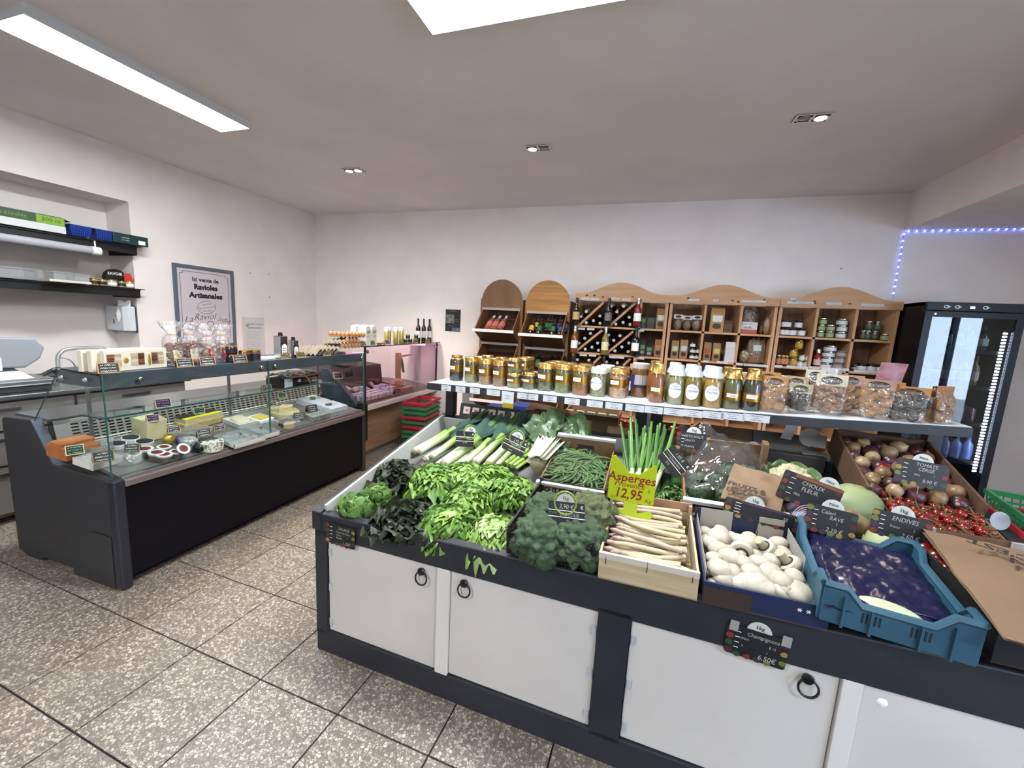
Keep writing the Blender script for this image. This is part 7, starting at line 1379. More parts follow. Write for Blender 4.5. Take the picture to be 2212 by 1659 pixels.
fruitsign('long chalk sign with a red pepper for cauliflower', SGN(1735, 1095, .16, -.05, -.2, .24), .20, .115, (('CHOUX', .026, .02, .76), ('FLEUR', .026, -.0, .56), ('FRA', .016, -.18, .32), ('I', .018, .26, .34), ('2,50 €', .024, .22, .12)), 'Pièce', 'photo', 8, dt=.05, strip=M('strip_rust', '8a4a28', .6))
fruitsign('chalk sign for celeriac behind the blue crate', SGN(1788, 1155, .16, 0, -.2, .10), .15, .095, (('Céleri', .022, -.08, .80), ('RAVE', .022, .10, .62), ('I', .016, .12, .44), ('2,10 €', .024, .10, .18)), 'Pièce', 'photo', 9)
fruitsign('chalk sign for endives in front of the cherry tomatoes', SGN(1940, 1165, .17, 0, -.2, .10), .165, .085, (('ENDIVES', .024, .05, .78), ('I', .016, .22, .46), ('France', .013, -.1, .46), ('2,60 €', .024, .18, .18)), '1kg', 'photo', 10, dt=.0)
fruitsign('chalk sign for cherry tomatoes with an orange slice', SGN(1985, 1050, .20, 0, -.2, .08), .165, .10, (('TOMATE', .022, .08, .84), ('CERISE', .022, .08, .66), ('I', .015, .25, .48), ('FRA', .013, -.08, .42), ('8,90 €', .022, .18, .22)), 'Pièce', 'photo', 11)
fruitsign('long purple and green fruit sign behind the mushrooms', SGN(1640, 1130, .13, 0, -.15, .13), .26, .065, (('50', .02, .30, .62),), '1kg', 'photo', 12, strip=M('strip_purple', '54305e', .6), dt=-.03)
solo('label_disc', MB().lathe([(0, 0), (.034, 0), (.034, .0015), (0, .0016)], M('disc_back', 'b9bcc2', .5), 24), 'round white sign back standing right of the cherry tomatoes', 'price sign', SGN(2160, 1125, .12, 0, 0, 0) @ Rx(R90-.2) @ Ry(.2))

ALB = 1.0
# ================================================================== along the back wall: gravity racks, pine shelves, fridge
oak = M('oak', '7d5836', .5, col2='6a4728', scale=3, stretch=(3, 3, .6), bump=.08); oak2 = M('oak_golden', 'b07c3c', .5, col2='94652c', scale=5, stretch=(.5, 1, 9), bump=.05); oakd = M('oak_inner', '633f27', .55, col2='4f311d', scale=4, stretch=(1, 1, 3)); stripm = M('price_rail', 'a49a92', .4, .3); railw = M('rail_white', 'd6d2d0', .45)
def grack(x0, x1, ztop, head, label, zl):
    cx = (x0+x1)/2; R = (x1-x0)/2-.012; t = thing('gravity_rack', label, 'rack', Tr(cx, 4.7, 0), 'round-topped oak display racks'); a, b = x0-cx, x1-cx
    for x in (a, b-.03): part('upright', MB().box(x, -.08, 0, x+.03, .27, ztop, oak), t)
    zc = ztop-.035; pl = [(-R, zl[0]+.26), (R, zl[0]+.26), (R, zc)]+[(R*math.cos(PI*k/24), zc+(2.052-zc)*math.sin(PI*k/24)) for k in range(1, 24)]+[(-R, zc)]
    part('head_board', MB().prism(pl, .06, .085, head, Rx(R90)), t)
    for k, z in enumerate(zl):
        p = MB()
        for x in (a+.03, b-.042): p.add([(x, -.34, z), (x+.012, -.34, z), (x+.012, -.09, z+.25), (x, -.09, z+.25), (x, -.085, z-.13), (x+.012, -.085, z-.13), (x+.012, .25, z+.25), (x, .25, z+.25), (x, .25, z-.1), (x+.012, .25, z-.1)], [(0, 1, 2, 3), (0, 4, 5, 1), (0, 3, 7, 8, 4), (1, 5, 9, 6, 2), (4, 8, 9, 5), (3, 2, 6, 7)], oak)
        q = part('bin', p, t)
        part('front_panel', MB().add([(a+.03, -.34, z), (b-.03, -.34, z), (b-.03, -.085, z-.13), (a+.03, -.085, z-.13)], [(0, 1, 2, 3), (3, 2, 1, 0)], oak), q)
        part('sloping_back', MB().add([(a+.03, -.30, z-.02), (b-.03, -.30, z-.02), (b-.03, .12, z+.14), (a+.03, .12, z+.14), (b-.03, .14, z+.26), (a+.03, .14, z+.26)], [(0, 1, 2, 3), (3, 2, 4, 5), (3, 2, 1, 0)], oakd), q)
        part('price_rail', MB().box(a+.015, -.352, z-.012, b-.015, -.34, z+.020, railw), q); part('top_rail', MB().box(a+.03, -.10, z+.245, b-.03, -.088, z+.272, stripm), q)
    return t
grack(-1.915, -1.385, 1.825, oak, 'brown oak rack with a round top, left of the pair', (1.452, 1.045, .64)); grack(-1.36, -.83, 1.83, oak2, 'golden oak rack with a round top, beside the wine shelf', (1.432, 1.02, .61))
rosg = M('rose_wine', '8a4a30', .1, coat=.7); RB = bottle(.036, .30, .013, rosg, M('cap_white2', 'c9c6c6', .4), M('label_rose', 'a8656a', .5))
for k, px in enumerate((1056, 1069, 1083)):
    x = Yp(px, 710, 4.5).x; spawn(RB, 'rose_bottle', 'rosé bottle lying in the left oak rack, %s from the left' % ORD[k], 'bottle', Tr(x, 4.425, 1.462) @ Rx(-.98+.0) @ Tr(0, 0, 0), 'rosé bottles in the left rack')
def beer(lab): return bottle(.03, .23, .012, M('beer_glass', '17100b', .1, coat=.6), M('beer_cap', '2c2420', .4), lab)
BK = [beer(M('beer_yel', 'b99a30', .5)), beer(M('beer_grn', '1d5a3a', .5)), beer(M('beer_blu', '2a3f6e', .5))]
for k, (px, c, r) in enumerate(((1146, 0, 0), (1152, 0, 1), (1163, 1, 0), (1175, 1, 1), (1183, 1, 1), (1192, 1, 0), (1201, 2, 1), (1208, 2, 0), (1216, 2, 1))):
    x = Yp(px, 720, 4.5).x+.012; spawn(BK[c], 'beer_bottle', 'dark beer bottle with a %s label, %s from the left in the golden rack' % (('yellow', 'green', 'blue')[c], ORD[k]), 'bottle', Tr(x, 4.44+.09*r, 1.446+.034*r) @ Rx(-.72), 'beer bottles in the golden rack')
for k, px in enumerate((1160, 1188, 1203, 1217)):
    x = Yp(px, 775, 4.5).x; spawn(BK[1], 'beer_bottle', 'dark bottle in the second bin of the golden rack, %s from the left' % ORD[k], 'bottle', Tr(x, 4.50, 1.06) @ Rx(-.72), 'bottles in the second bin')
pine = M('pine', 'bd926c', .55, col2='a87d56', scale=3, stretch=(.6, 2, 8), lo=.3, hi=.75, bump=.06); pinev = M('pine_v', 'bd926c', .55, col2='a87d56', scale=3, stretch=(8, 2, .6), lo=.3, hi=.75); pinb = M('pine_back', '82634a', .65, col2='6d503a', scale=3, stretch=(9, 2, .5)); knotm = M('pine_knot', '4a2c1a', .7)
Y0, Y1s = 4.62, 4.96
def pshelf(x0, x1, cols, label, seed):
    cx = (x0+x1)/2; W = (x1-x0)/2; t = thing('pine_shelf', label, 'shelf', Tr(cx, Y0, 0), 'pine shelf units with arched tops'); D = Y1s-Y0; rr = random.Random(seed)
    for x in (-W, W-.028): part('side', MB().box(x, 0, 0, x+.028, D, 1.90, pinev), t)
    crest = [(-W-.008, 1.845), (W+.008, 1.845), (W+.008, 1.918)]+[(W*(1-2*k/28), 1.922+.118*(.5-.5*math.cos(PI*min(1, max(0, ((1-abs(1-2*k/28))-.10)/.88))))) for k in range(29)]+[(-W-.008, 1.918)]
    q = part('crest_board', MB().prism(crest, 0, .02, pine, Rx(R90)), t)
    for k in range(5): part('knot', MB().lathe([(0, .0012), (.009, .0008), (.011, 0)], knotm, 10, Tr(rr.uniform(-W*.8, W*.8), -.02, rr.uniform(1.865, 1.905)) @ Rx(R90) @ Sc(1.2, rr.uniform(.6, 1.1), 1)), q)
    n = 6
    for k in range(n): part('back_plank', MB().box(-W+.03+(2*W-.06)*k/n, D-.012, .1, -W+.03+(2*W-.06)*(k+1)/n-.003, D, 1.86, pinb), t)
    for z in (1.57, 1.272, .96, .60, .25): part('shelf_board', MB().box(-W+.028, .0, z-.02, W-.028, D-.012, z, pine), t)
    for x in cols: part('divider', MB().box(x-cx-.011, 0, .25, x-cx+.011, D-.012, 1.85, pinev), t)
    part('plinth', MB().box(-W, .02, 0, W, .04, .22, pine), t)
    return t
pshelf(-.775, .198, (-.075,), 'pine shelf with the diagonal wine rack, leftmost of three', 1); pshelf(.212, 1.195, (.555, .885), 'pine shelf with dry goods, middle of three', 2); pshelf(1.207, 2.152, (1.525, 1.835), 'pine shelf with small jars, next to the fridge', 3)
# paper tickets on the shelf edges
def ticket(px, py, w_, y, label, h_=.022):
    p = Yp(px, py, y); solo('paper_ticket', scrib(scrib(MB().box(-w_/2, -.001, -h_/2, w_/2, 0, h_/2, tick), -w_*.35, h_*.16, w_*.5, h_*.2, ink, int(px), .12, Tr(0, -.0013, 0) @ Rx(R90)), -w_*.1, -h_*.2, w_*.5, h_*.2, ink, int(py), .12, Tr(0, -.0013, 0) @ Rx(R90)), label, 'price ticket', Tr(p.x, y-.001, p.z), 'paper tickets on the pine shelves')
TK_ = [(1265, 645, .09, 'first'), (1285, 646, .09, 'second'), (1330, 645, .09, 'third'), (1353, 647, .09, 'fourth')]
for px, py, w_, o in TK_: ticket(px, py, w_, Y0-.021, '%s paper ticket from the left on the wine shelf crest' % o)
for px, py, w_, lb in ((1499, 648, .10, 'lone ticket at the left of the middle pine crest'), (1546, 649, .05, 'small ticket in the centre of the middle pine crest'), (1628, 651, .21, 'long ticket at the right of the middle pine crest'), (1729, 654, .22, 'long ticket at the left of the right pine crest'), (1713, 646, .04, 'tiny ticket above the long one on the right pine crest'), (1801, 656, .12, 'ticket in the centre of the right pine crest'), (1885, 659, .17, 'faded ticket at the right end of the right pine crest')): ticket(px, py, w_, Y0-.021, lb)
for px, py, w_, lb in ((1256, 710, .08, 'ticket under the first wine row, left'), (1276, 711, .08, 'ticket under the first wine row, beside the left one'), (1385, 714, .06, 'ticket under the first wine row by the packets'), (1260, 767, .08, 'ticket under the second wine row, left'), (1280, 768, .08, 'ticket under the second wine row, beside the left one'), (1332, 772, .16, 'long ticket under the second wine row'), (1382, 774, .09, 'ticket under the second row of packets'),
        (1525, 781, .05, 'small ticket left under the middle shelf'), (1560, 783, .10, 'ticket under the middle shelf, centre'), (1598, 787, .07, 'ticket under the bread, left'), (1612, 788, .06, 'ticket under the bread, middle'), (1639, 790, .17, 'long ticket under the bread, right'), (1682, 791, .06, 'ticket under the golden jars, left'), (1722, 793, .18, 'long ticket under the golden jars'), (1770, 795, .17, 'ticket strip under the stacked tins'), (1815, 798, .14, 'ticket under the wrapped jar'), (1872, 803, .20, 'ticket strip under the dark jars')): ticket(px, py, w_, Y0-.001, lb)
# wine: diagonals and bottle ends
wt = thing('wine_lattice', 'diagonal pine slats dividing the wine rack', 'wine rack', Tr(-.4, 4.64, 1.4)); wi = Tr(.4, -4.64, -1.4)
for (ax, ay, bx_, by) in ((1250, 703, 1305, 652), (1314, 706, 1372, 655), (1246, 757, 1301, 713), (1311, 763, 1368, 716), (1282, 785, 1297, 770), (1346, 790, 1362, 775)):
    a, b = Yp(ax, ay, 4.64), Yp(bx_, by, 4.64); d = (b-a).normalized(); n = Vector((-d.z, 0, d.x))*.012; mb = MB(); vs = [a-n, b-n, b+n, a+n]; mb.add([wi @ v for v in vs]+[wi @ (v+Vector((0, .28, 0))) for v in vs], [(0, 1, 2, 3), (7, 6, 5, 4), (0, 4, 5, 1), (3, 2, 6, 7)], pine); part('slat', mb, wt)
WK = kit(('bottle_glass', MB().lathe([(.0, .30), (.038, .295), (.038, .12), (.036, .10), (.015, .07), (.0145, .0)], M('wine_glass', '0a0a0a', .12, coat=.5), 16), None), ('capsule', MB().lathe([(.0155, .045), (.017, .002), (.015, -.001), (0, -.0015)], M('capsule_pale', 'b9b2b2', .45, .0), 14), 0))
WE = ((300, 440), (203, 530), (300, 640), (428, 603), (547, 520), (548, 650), (747, 345), (968, 345), (850, 443), (735, 537), (1070, 543), (962, 635), (830, 665), (1085, 670), (375, 833), (272, 920), (167, 1007), (282, 1115), (402, 1080), (505, 1005), (520, 1135), (700, 862), (905, 873), (793, 957), (688, 1038), (815, 1145), (940, 1075), (1065, 1005), (1053, 1158), (143, 1303), (348, 1313), (663, 1347), (857, 1360))
for k, (x, y) in enumerate(WE):
    p = Yp(1230+x/8.296, 620+y/8.296, 4.63); rw = 'top' if k < 14 else 'second' if k < 29 else 'third'; j = k if k < 14 else k-14 if k < 29 else k-29
    spawn(WK, 'wine_bottle', 'wine bottle lying with its capsule out, %s in the %s wine row' % (ORD[j], rw), 'bottle', Tr(p.x, 4.63, p.z) @ Rx(-R90), 'wine bottles lying in the rack')
def wineb(gm, cm, lm, h=.32, r=.038): return bottle(r, h, .014, gm, cm, lm, 18)
wg = dict(black=M('wine_black'), red=M('wine_rose', '7a1f26', .1, coat=.7), white=M('wine_white', '7d6a30', .1, coat=.7), amb=M('wine_amber', '7a4a22', .1, coat=.7)); labw, labt, labg = paper, M('label_tan', 'b59a6c', .6), M('label_grey2', '6d6a64', .6)
capw = M('cap_silver', 'cfcfd0', .3, .5)
for px, py0, py1, g, c, l, lb in ((1243, 643, 700, 'black', black, labt, 'dark wine bottle with a tan label, upper left of the wine shelf'), (1312, 644, 703, 'black', black, labg, 'black wine bottle with a grey label, upper middle'), (1375, 644, 704, 'red', capw, labw, 'rosé bottle with a white label, upper right'), (1239, 704, 761, 'amb', capw, labw, 'amber bottle with a tall white label, second row left'), (1305, 706, 766, 'white', capw, M('label_cream', 'd8d0a4', .6), 'white wine bottle with a cream label, second row middle'), (1370, 708, 768, 'black', black, labw, 'black wine bottle with a white label, second row right'), (1234, 768, 826, 'black', black, labt, 'dark bottle in the third row, left'), (1300, 770, 830, 'black', black, labw, 'dark bottle in the third row, middle'), (1366, 772, 832, 'amb', M('cap_tan2', 'b58a68', .4), labw, 'bottle with a tan capsule in the third row, right')):
    a, b = Yp(px, py1, 4.565), Yp(px, py0, 4.565); t = spawn(wineb(wg[g], c, l, b.z-a.z), 'display_bottle', lb, 'bottle', Tr(a.x, 4.565, a.z), 'bottles shown upright on the wine shelf')
    part('wire_holder', MB().tube([(-.045, .055, .0), (-.045, 0, -.004), (0, -.043, -.004), (.045, 0, -.004), (.045, .055, .0)], .0025, black, 5).tube([(-.02, .055, .26), (-.02, 0, .26), (0, -.02, .26), (.02, 0, .26), (.02, .055, .26)], .002, black, 5), t)
# packets
kr = M('packet_kraft', '8f6c48', .65, col2='7f5e3c', scale=4, bump=.15); blkp = M('packet_black', '17181a', .35); gband = M('packet_green', '5f7f3c', .5); wlab = M('packet_label', 'c6c8c6', .6)
def packet(px, py0, py1, pw, y, m, lab, label, kind='packet', win=None, group='packets on the pine shelves'):
    a, b = Yp(px, py1, y), Yp(px, py0, y); h = b.z-a.z; w_ = (Yp(px+pw, py1, y).x-a.x); zb = 1.5715 if abs(a.z-1.57) < .06 else 1.2735 if abs(a.z-1.272) < .08 else a.z
    t = thing(kind, label, 'packet', Tr(a.x, y+.035, zb), group); part('pouch', MB().add([(-w_/2, -.03, 0), (w_/2, -.03, 0), (w_/2, .03, 0), (-w_/2, .03, 0), (-w_/2, -.025, h*.75), (w_/2, -.025, h*.75), (w_/2, .025, h*.75), (-w_/2, .025, h*.75), (-w_*.49, -.003, h), (w_*.49, -.003, h), (w_*.49, .003, h), (-w_*.49, .003, h)], [(0, 1, 5, 4), (1, 2, 6, 5), (2, 3, 7, 6), (3, 0, 4, 7), (4, 5, 9, 8), (5, 6, 10, 9), (6, 7, 11, 10), (7, 4, 8, 11), (8, 9, 10, 11), (3, 2, 1, 0)], m), t)
    if lab: part('label', MB().box(-w_*.36, -.0305, h*.42, w_*.36, -.0285, h*.68, lab), t)
    if win: part('window', MB().prism(rrect(w_*.62, h*.22, h*.1), 0, .0012, win, Tr(0, -.0295, h*.24) @ Rx(R90)), t)  # on the shiny black pouches this patch is a painted highlight
    return t
dk = M('packet_window', '3a2a20', .25)
for px, a, b, w_, m, l, lb, win in ((1388, 677, 708, 11, blkp, gband, 'black pouch with a green band, top row beside the rosé bottle', None), (1405, 678, 710, 16, blkp, M('band_dkgreen', '2f4426', .5), 'black pouch with a dark band, top row', None), (1425, 666, 711, 19, kr, wlab, 'kraft packet with a white label in the top row of the wine shelf', dk), (1386, 733, 768, 13, blkp, gband, 'shiny black pouch with a green band, second row', M('painted_shine', '8d9088', .2)), (1401, 742, 770, 14, blkp, gband, 'shorter black pouch with a green band, second row', M('painted_shine')), (1420, 733, 771, 16, kr, M('label_orange', 'b97a48', .6), 'kraft packet with an orange top, second row', dk),
        (1547, 662, 715, 30, M('pouch_tan', 'a07a42', .5, bump=.15), wlab, 'large tan stand-up pouch with a dark window', dk), (1572, 690, 716, 18, M('pouch_dark', '4d3826', .6), None, 'dark brown pouch in the shade beside the tan pouch', dk),
        (1456, 734, 772, 16, kr, M('label_lime', 'a9b487', .6), 'kraft packet with a pale green label, lower left of the middle shelf', dk), (1475, 733, 774, 17, kr, M('label_sky', '9fb0bd', .6), 'kraft packet with a pale blue label, beside the green-labelled one', dk), (1526, 738, 777, 16, kr, M('label_red', '9c4430', .6), 'kraft packet with a red label, middle column', dk), (1546, 738, 777, 17, kr, M('label_yel', 'a9a85c', .6), 'kraft packet with a yellow green label, middle column', dk)):
    packet(px, a, b, w_, 4.68, m, l, lb, win=win)
t = packet(1575, 741, 785, 22, 4.60+.02, M('flyer_white', 'b7b6b6', .7), None, 'white printed sheets standing before the middle shelf', 'leaflet_stack'); 
nutm = M('nuts', '7d5e3e', .6, col2='5a4029', scale=60, bump=.8, bscale=120)
def gbag(px, py0, py1, pw, label, m=nutm, card=True, y=4.66):
    a, b = Yp(px, py1, y), Yp(px, py0, y); h = b.z-a.z; w_ = Yp(px+pw, py1, y).x-a.x; zb = 1.5715 if a.z > 1.45 else 1.2735; t = thing('nut_bag', label, 'bag', Tr(a.x, y+.04, zb), 'clear bags on the pine shelves')
    part('filling', MB().ell((0, 0, h*.36), (w_*.48, .035, h*.36), m, 14, 9, amp=.15, seed=px), t); part('film', MB().ell((0, 0, h*.40), (w_*.53, .04, h*.42), GLASS('bag_film'), 14, 9, amp=.12, seed=px), t)
    if card: q = part('header_card', MB().box(-w_*.52, -.012, h*.74, w_*.52, -.010, h, M('card_pale', 'c4c2c0', .6)), t); part('logo', MB().prism(oval(w_*.36, h*.08), 0, .0005, M('logo_dark'), Tr(0, -.0122, h*.87) @ Rx(R90)), q)
gbag(1463, 679, 713, 19, 'clear nut bag with a white card, left of the three'); gbag(1483, 682, 714, 19, 'clear nut bag with a white card, middle of the three'); gbag(1504, 680, 714, 20, 'clear nut bag with a white card, right of the three'); gbag(1480, 677, 700, 18, 'nut bag behind the three, only its card showing', y=4.76)
# bread in a bag with a printed wrapper, thin loaf, breadsticks, yellow pasta
bread = M('bread_crust', '5d3420', .6, col2='4a2817', scale=10, bump=.2); a = Yp(1614, 720, 4.66); t = thing('bread_loaf', 'round brown loaf in a printed red and white bag', 'bread', Tr(a.x, 4.74, 1.5715))
part('loaf', MB().ell((0, 0, .13), (.085, .06, .11), bread, 18, 12, amp=.1), t); part('bag_film', MB().ell((0, 0, .15), (.095, .065, .14), GLASS('bag_film'), 18, 12, amp=.15, seed=4), t); w_ = .084
part('wrapper', MB().box(-w_, -.068, .002, w_, -.064, .115, M('wrap_white', 'c9c2bd', .5)), t); part('red_band', MB().box(-w_, -.069, .002, w_, -.0681, .042, M('wrap_red', 'a44a34', .5)), t); part('mountain_print', MB().prism([(-.045, 0), (-.02, .02), (0, .01), (.02, .024), (.045, 0)], 0, .0005, M('print_mist', '7c8083', .6), Tr(0, -.0686, .052) @ Rx(R90)), t); part('lettering', scrib(MB(), -.06, .095, .12, .012, M('logo_dark'), 3, .12, Tr(0, -.0686, 0) @ Rx(R90)), t)
gbag(1657, 672, 720, 19, 'slim bagged loaf beside the round loaf', M('loaf_pale', '9a744c', .6, bump=.3), False); gbag(1608, 745, 782, 24, 'bag of yellowish pasta in the lower right column', M('pasta_yellow', '8d7a34', .5, col2='6d5c28', scale=40), False); gbag(1645, 693, 718, 10, 'small bag half hidden between loaf and slim loaf', M('loaf_pale'), False, 4.74)
a = Yp(1635, 785, 4.66); t = thing('breadstick_bag', 'upright bag packed with long breadsticks', 'bag', Tr(a.x, 4.74, 1.2735) @ Ry(-.06)); stm = M('breadstick', '8d6a44', .6, col2='76543a', scale=8)
for k in range(18): part('breadstick', MB().tube([(0, 0, .01), (.001, 0, .13), (0, 0, .235+.012*(k % 3))], .0085, stm, 7), t, Tr(-.065+.0165*(k % 9), -.02+.03*(k//9), 0))
part('film', MB().ell((0, 0, .13), (.092, .055, .145), GLASS('bag_film'), 16, 12, amp=.12, seed=9), t); part('label', MB().box(-.035, -.058, .13, .035, -.056, .19, M('label_mint', 'a3b5ab', .6)), t)
# jars of the right shelf
def jk(r, h, body, lid, lab, lh=.55): return sjar(r, h, body, lid, lab, lh, 16)
slv = M('lid_silver'); bl_ = M('lid_black', '141416', .3); wl2 = M('label_white2', 'c9c9c9', .5); gl3 = M('label_leaf', '8f9a6c', .5)
JB = jk(.033, .075, M('jam_dark', '1f1216', .12, coat=.5), bl_, wl2, .7); JG = jk(.034, .06, M('jam_green', '2f3a20', .12, coat=.5), slv, gl3, .7); JW2 = jk(.044, .06, M('jam_deep', '22301f', .12, coat=.5), slv, wl2, .7); JO = jk(.026, .085, M('olive_glass', '3a4630', .12, coat=.5), slv, M('label_sage', '4d5a40', .5), .5)
JA = jk(.034, .085, M('gold_glass', '8a6a22', .12, coat=.6), lidg, M('label_gold', 'a8862f', .4), .5); JT = jk(.024, .105, M('dark_tall', '251a12', .12, coat=.5), lidg, M('label_or', 'a86b45', .5), .55); JC = jk(.027, .06, M('pale_glass', '9aa08a', .15, coat=.5), slv, wl2, .5); JH = jk(.050, .055, M('tin_dark', '2a2020', .2), slv, wl2, .7); JP = jk(.055, .06, M('tin_mauve', '6d5c5a', .3), M('lid_mauve', '7d6c6a', .3), M('lab_mauve', '9a8c8a', .5), .6); JK = jk(.040, .075, M('jam_black', '120c0e', .12, coat=.5), bl_, wl2, .55)
n_ = {}
def jrow(kk, pts, zb, what, y=4.70, h=0):
    for i, (px, lv) in enumerate(pts):
        x = Yp(px, 720 if zb > 1.4 else 785, y).x; n_[what] = n_.get(what, 0)+1
        spawn(kk, 'jar', '%s, %s, %s in line' % (what, ['bottom', 'second layer', 'third layer', 'top'][lv], ORD[i]), 'jar', Tr(x, y, zb+.0012+lv*(h+.0012)), what)
ZA_, ZB_ = 1.5705, 1.2725
jrow(JB, ((1688, 0), (1698, 0), (1712, 0), (1731, 0), (1690, 1), (1698, 1), (1722, 1)), ZA_, 'black-lidded jam jar with a white label', 4.70, .075)
jrow(JG, ((1771, 0), (1792, 0), (1771, 1), (1792, 1), (1773, 2)), ZA_, 'silver-lidded jar with a leafy green label', 4.70, .06); jrow(JW2, ((1817, 0), (1817, 1), (1815, 2)), ZA_, 'wide jar with a white label stacked in the centre column', 4.71, .06); jrow(JW2, ((1822, 0), (1824, 1), (1826, 2)), ZA_, 'wide jar at the back of the centre column', 4.82, .06)
jrow(JO, ((1864, 0), (1875, 0), (1890, 0), (1874, 1), (1893, 1)), ZA_, 'slim olive jar in the right column', 4.72, .085); jrow(JG, ((1913, 0),), ZA_, 'low green jar alone at the right column end', 4.70, .06)
jrow(JT, ((1680, 0), (1690, 0), (1697, 0)), ZB_, 'tall slim dark bottle with an orange label', 4.69, .105); jrow(JA, ((1713, 0), (1711, 1), (1720, 2)), ZB_, 'golden jar stacked in the lower left column', 4.70, .085); jrow(JC, ((1728, 0), (1741, 0), (1731, 1), (1744, 1)), ZB_, 'small pale jar with silver lid', 4.69, .06)
jrow(JH, ((1783, 0), (1785, 1), (1786, 2), (1788, 3)), ZB_, 'low dark tin with a white label in the stack', 4.70, .055); jrow(JP, ((1810, 0), (1812, 1), (1815, 2)), ZB_, 'mauve tin in the stack beside the white-labelled tins', 4.71, .06); jrow(JK, ((1863, 0), (1884, 0), (1904, 0)), ZB_, 'dark jam jar with a square white label, lower right', 4.70, .075); jrow(jk(.03, .05, M('jam_dark'), slv, wl2, .5), ((1848, 0), (1862, 0)), ZB_, 'small dark jar left of the square-labelled ones', 4.76, .05)
jrow(jk(.027, .06, M('jam_dark'), bl_, wl2, .5), ((1493, 0), (1493, 1), (1492, 2), (1504, 0), (1505, 1)), ZB_, 'small dark jar stacked by the kraft packets', 4.69, .06)
a = Yp(1764, 785, 4.69); spawn(bottle(.03, .185, .020, M('red_sauce', '8a1a1c', .12, coat=.6), slv, M('label_pale_red', 'c7a9a5', .5)), 'sauce_bottle', 'bottle of red sauce with a pale label', 'bottle', Tr(a.x, 4.69, ZB_+.0012))
# fridge
FX0, FX1, FY0, FZ = 2.172, 2.80, 4.30, 1.905
fr = thing('drinks_fridge', 'black upright drinks fridge with a glass door and a white light strip', 'fridge', Tr(2.486, 4.62, 0)); fi = Tr(-2.486, -4.62, 0); fb = M('fridge_black', '101013', .4, spec=.25); fin = M('fridge_inside', '26272b', .5)
part('side', MB().box(FX0, FY0+.03, .02, FX0+.03, 4.94, FZ, fb, fi), fr); part('side', MB().box(FX1-.03, FY0+.03, .02, FX1, 4.94, FZ, fb, fi), fr); part('back', MB().box(FX0+.03, 4.91, .05, FX1-.03, 4.94, FZ-.03, fin, fi), fr); part('top', MB().box(FX0, FY0+.03, FZ-.03, FX1, 4.94, FZ, fb, fi), fr); part('base', MB().box(FX0+.03, FY0+.03, .0, FX1-.03, 4.91, .20, fb, fi), fr)
hd2 = part('control_panel', MB().box(FX0, FY0, 1.835, FX1, FY0+.03, FZ, fb, fi), fr, bev=.004); pale = M('control_white', 'c9c9cc', .4)
for x in (2.30, 2.37, 2.545): part('control_badge', MB().prism([(.018*math.cos(a)+(.012 if abs(a) < .3 or abs(a-2*PI) < .3 else 0), .014*math.sin(a)) for a in [2*PI*k/18 for k in range(18)]], 0, .002, pale, fi @ Tr(x, FY0-.0005, 1.868) @ Rx(R90)).prism([(.008*math.cos(2*PI*k/12), .008*math.sin(2*PI*k/12)) for k in range(12)], .002, .003, fb, fi @ Tr(x-.003, FY0-.0005, 1.868) @ Rx(R90)), hd2)
part('display', MB().box(2.45, FY0-.0015, 1.858, 2.48, FY0, 1.875, M('control_lit', 'e8d8d8', .4, emit=.6), fi), hd2)
dr = part('door_frame', MB().box(FX0, FY0, .22, FX0+.05, FY0+.028, 1.83, fb, fi).box(FX1-.05, FY0, .22, FX1, FY0+.028, 1.83, fb, fi).box(FX0+.05, FY0, 1.785, FX1-.05, FY0+.028, 1.83, fb, fi).box(FX0+.05, FY0, .22, FX1-.05, FY0+.028, .29, fb, fi), fr); part('glass', MB().box(FX0+.05, FY0+.008, .29, FX1-.05, FY0+.014, 1.785, GLASS('fridge_glass', 'c4cad0', .02), fi), dr); part('lock', MB().lathe([(0, .004), (.009, .003), (.01, 0)], steel, 12, fi @ Tr(FX0+.065, FY0-.0, 1.81) @ Rx(R90)), dr)
part('led_strip', MB().box(2.725, FY0+.05, .50, 2.733, FY0+.058, 1.70, M('led_base', '3a3a3e', .4), fi), fr); dots = MB()
for k in range(46): dots.box(2.715, FY0+.046, .52+.0255*k, 2.742, FY0+.05, .532+.0255*k, M('led_white', 'e6f0ff', .4, emit=14), fi)
part('led_lamps', dots, fr, kind='stuff')
for z in (.60, .93, 1.235, 1.53): part('shelf', MB().box(FX0+.035, FY0+.06, z-.012, FX1-.035, 4.90, z, GLASS('fridge_shelf', '8d949c', .08), fi).box(FX0+.035, FY0+.055, z-.03, FX1-.035, FY0+.062, z+.004, fb, fi), fr)
jb = bottle(.036, .25, .016, M('juice', '7a6238', .12, coat=.5), M('cap_black2', '1a1a1c', .4), M('label_juice', '9f9a8a', .6))
for k, px in enumerate((2000, 2026, 2054, 2080, 2103)): spawn(jb, 'juice_bottle', 'juice bottle with a pale label, %s from the left in the fridge' % ORD[k], 'bottle', Tr(Yp(px, 800, 4.45).x, 4.45, 1.2365), 'juice bottles in the fridge')
cnk = kit(('can_body', MB().lathe([(.028, 0), (.033, .008), (.033, .108), (.027, .115), (0, .114)], M('can_print', '4a4c58', .3, .5, col2='8a5a4a', scale=20), 16), None))
for k in range(10): spawn(cnk, 'drink_can', 'drink can on the third fridge shelf, %s from the left in the %s row' % (ORD[k % 5], ('front', 'back')[k//5]), 'can', Tr(2.38+.072*(k % 5), 4.43+.08*(k//5), .9315), 'cans in the fridge')
wb = bottle(.034, .21, .013, M('water_blue', '7f9ad0', .08, coat=.6), M('cap_blue', '3a4f9a', .4), M('label_water', '5d78c0', .4))
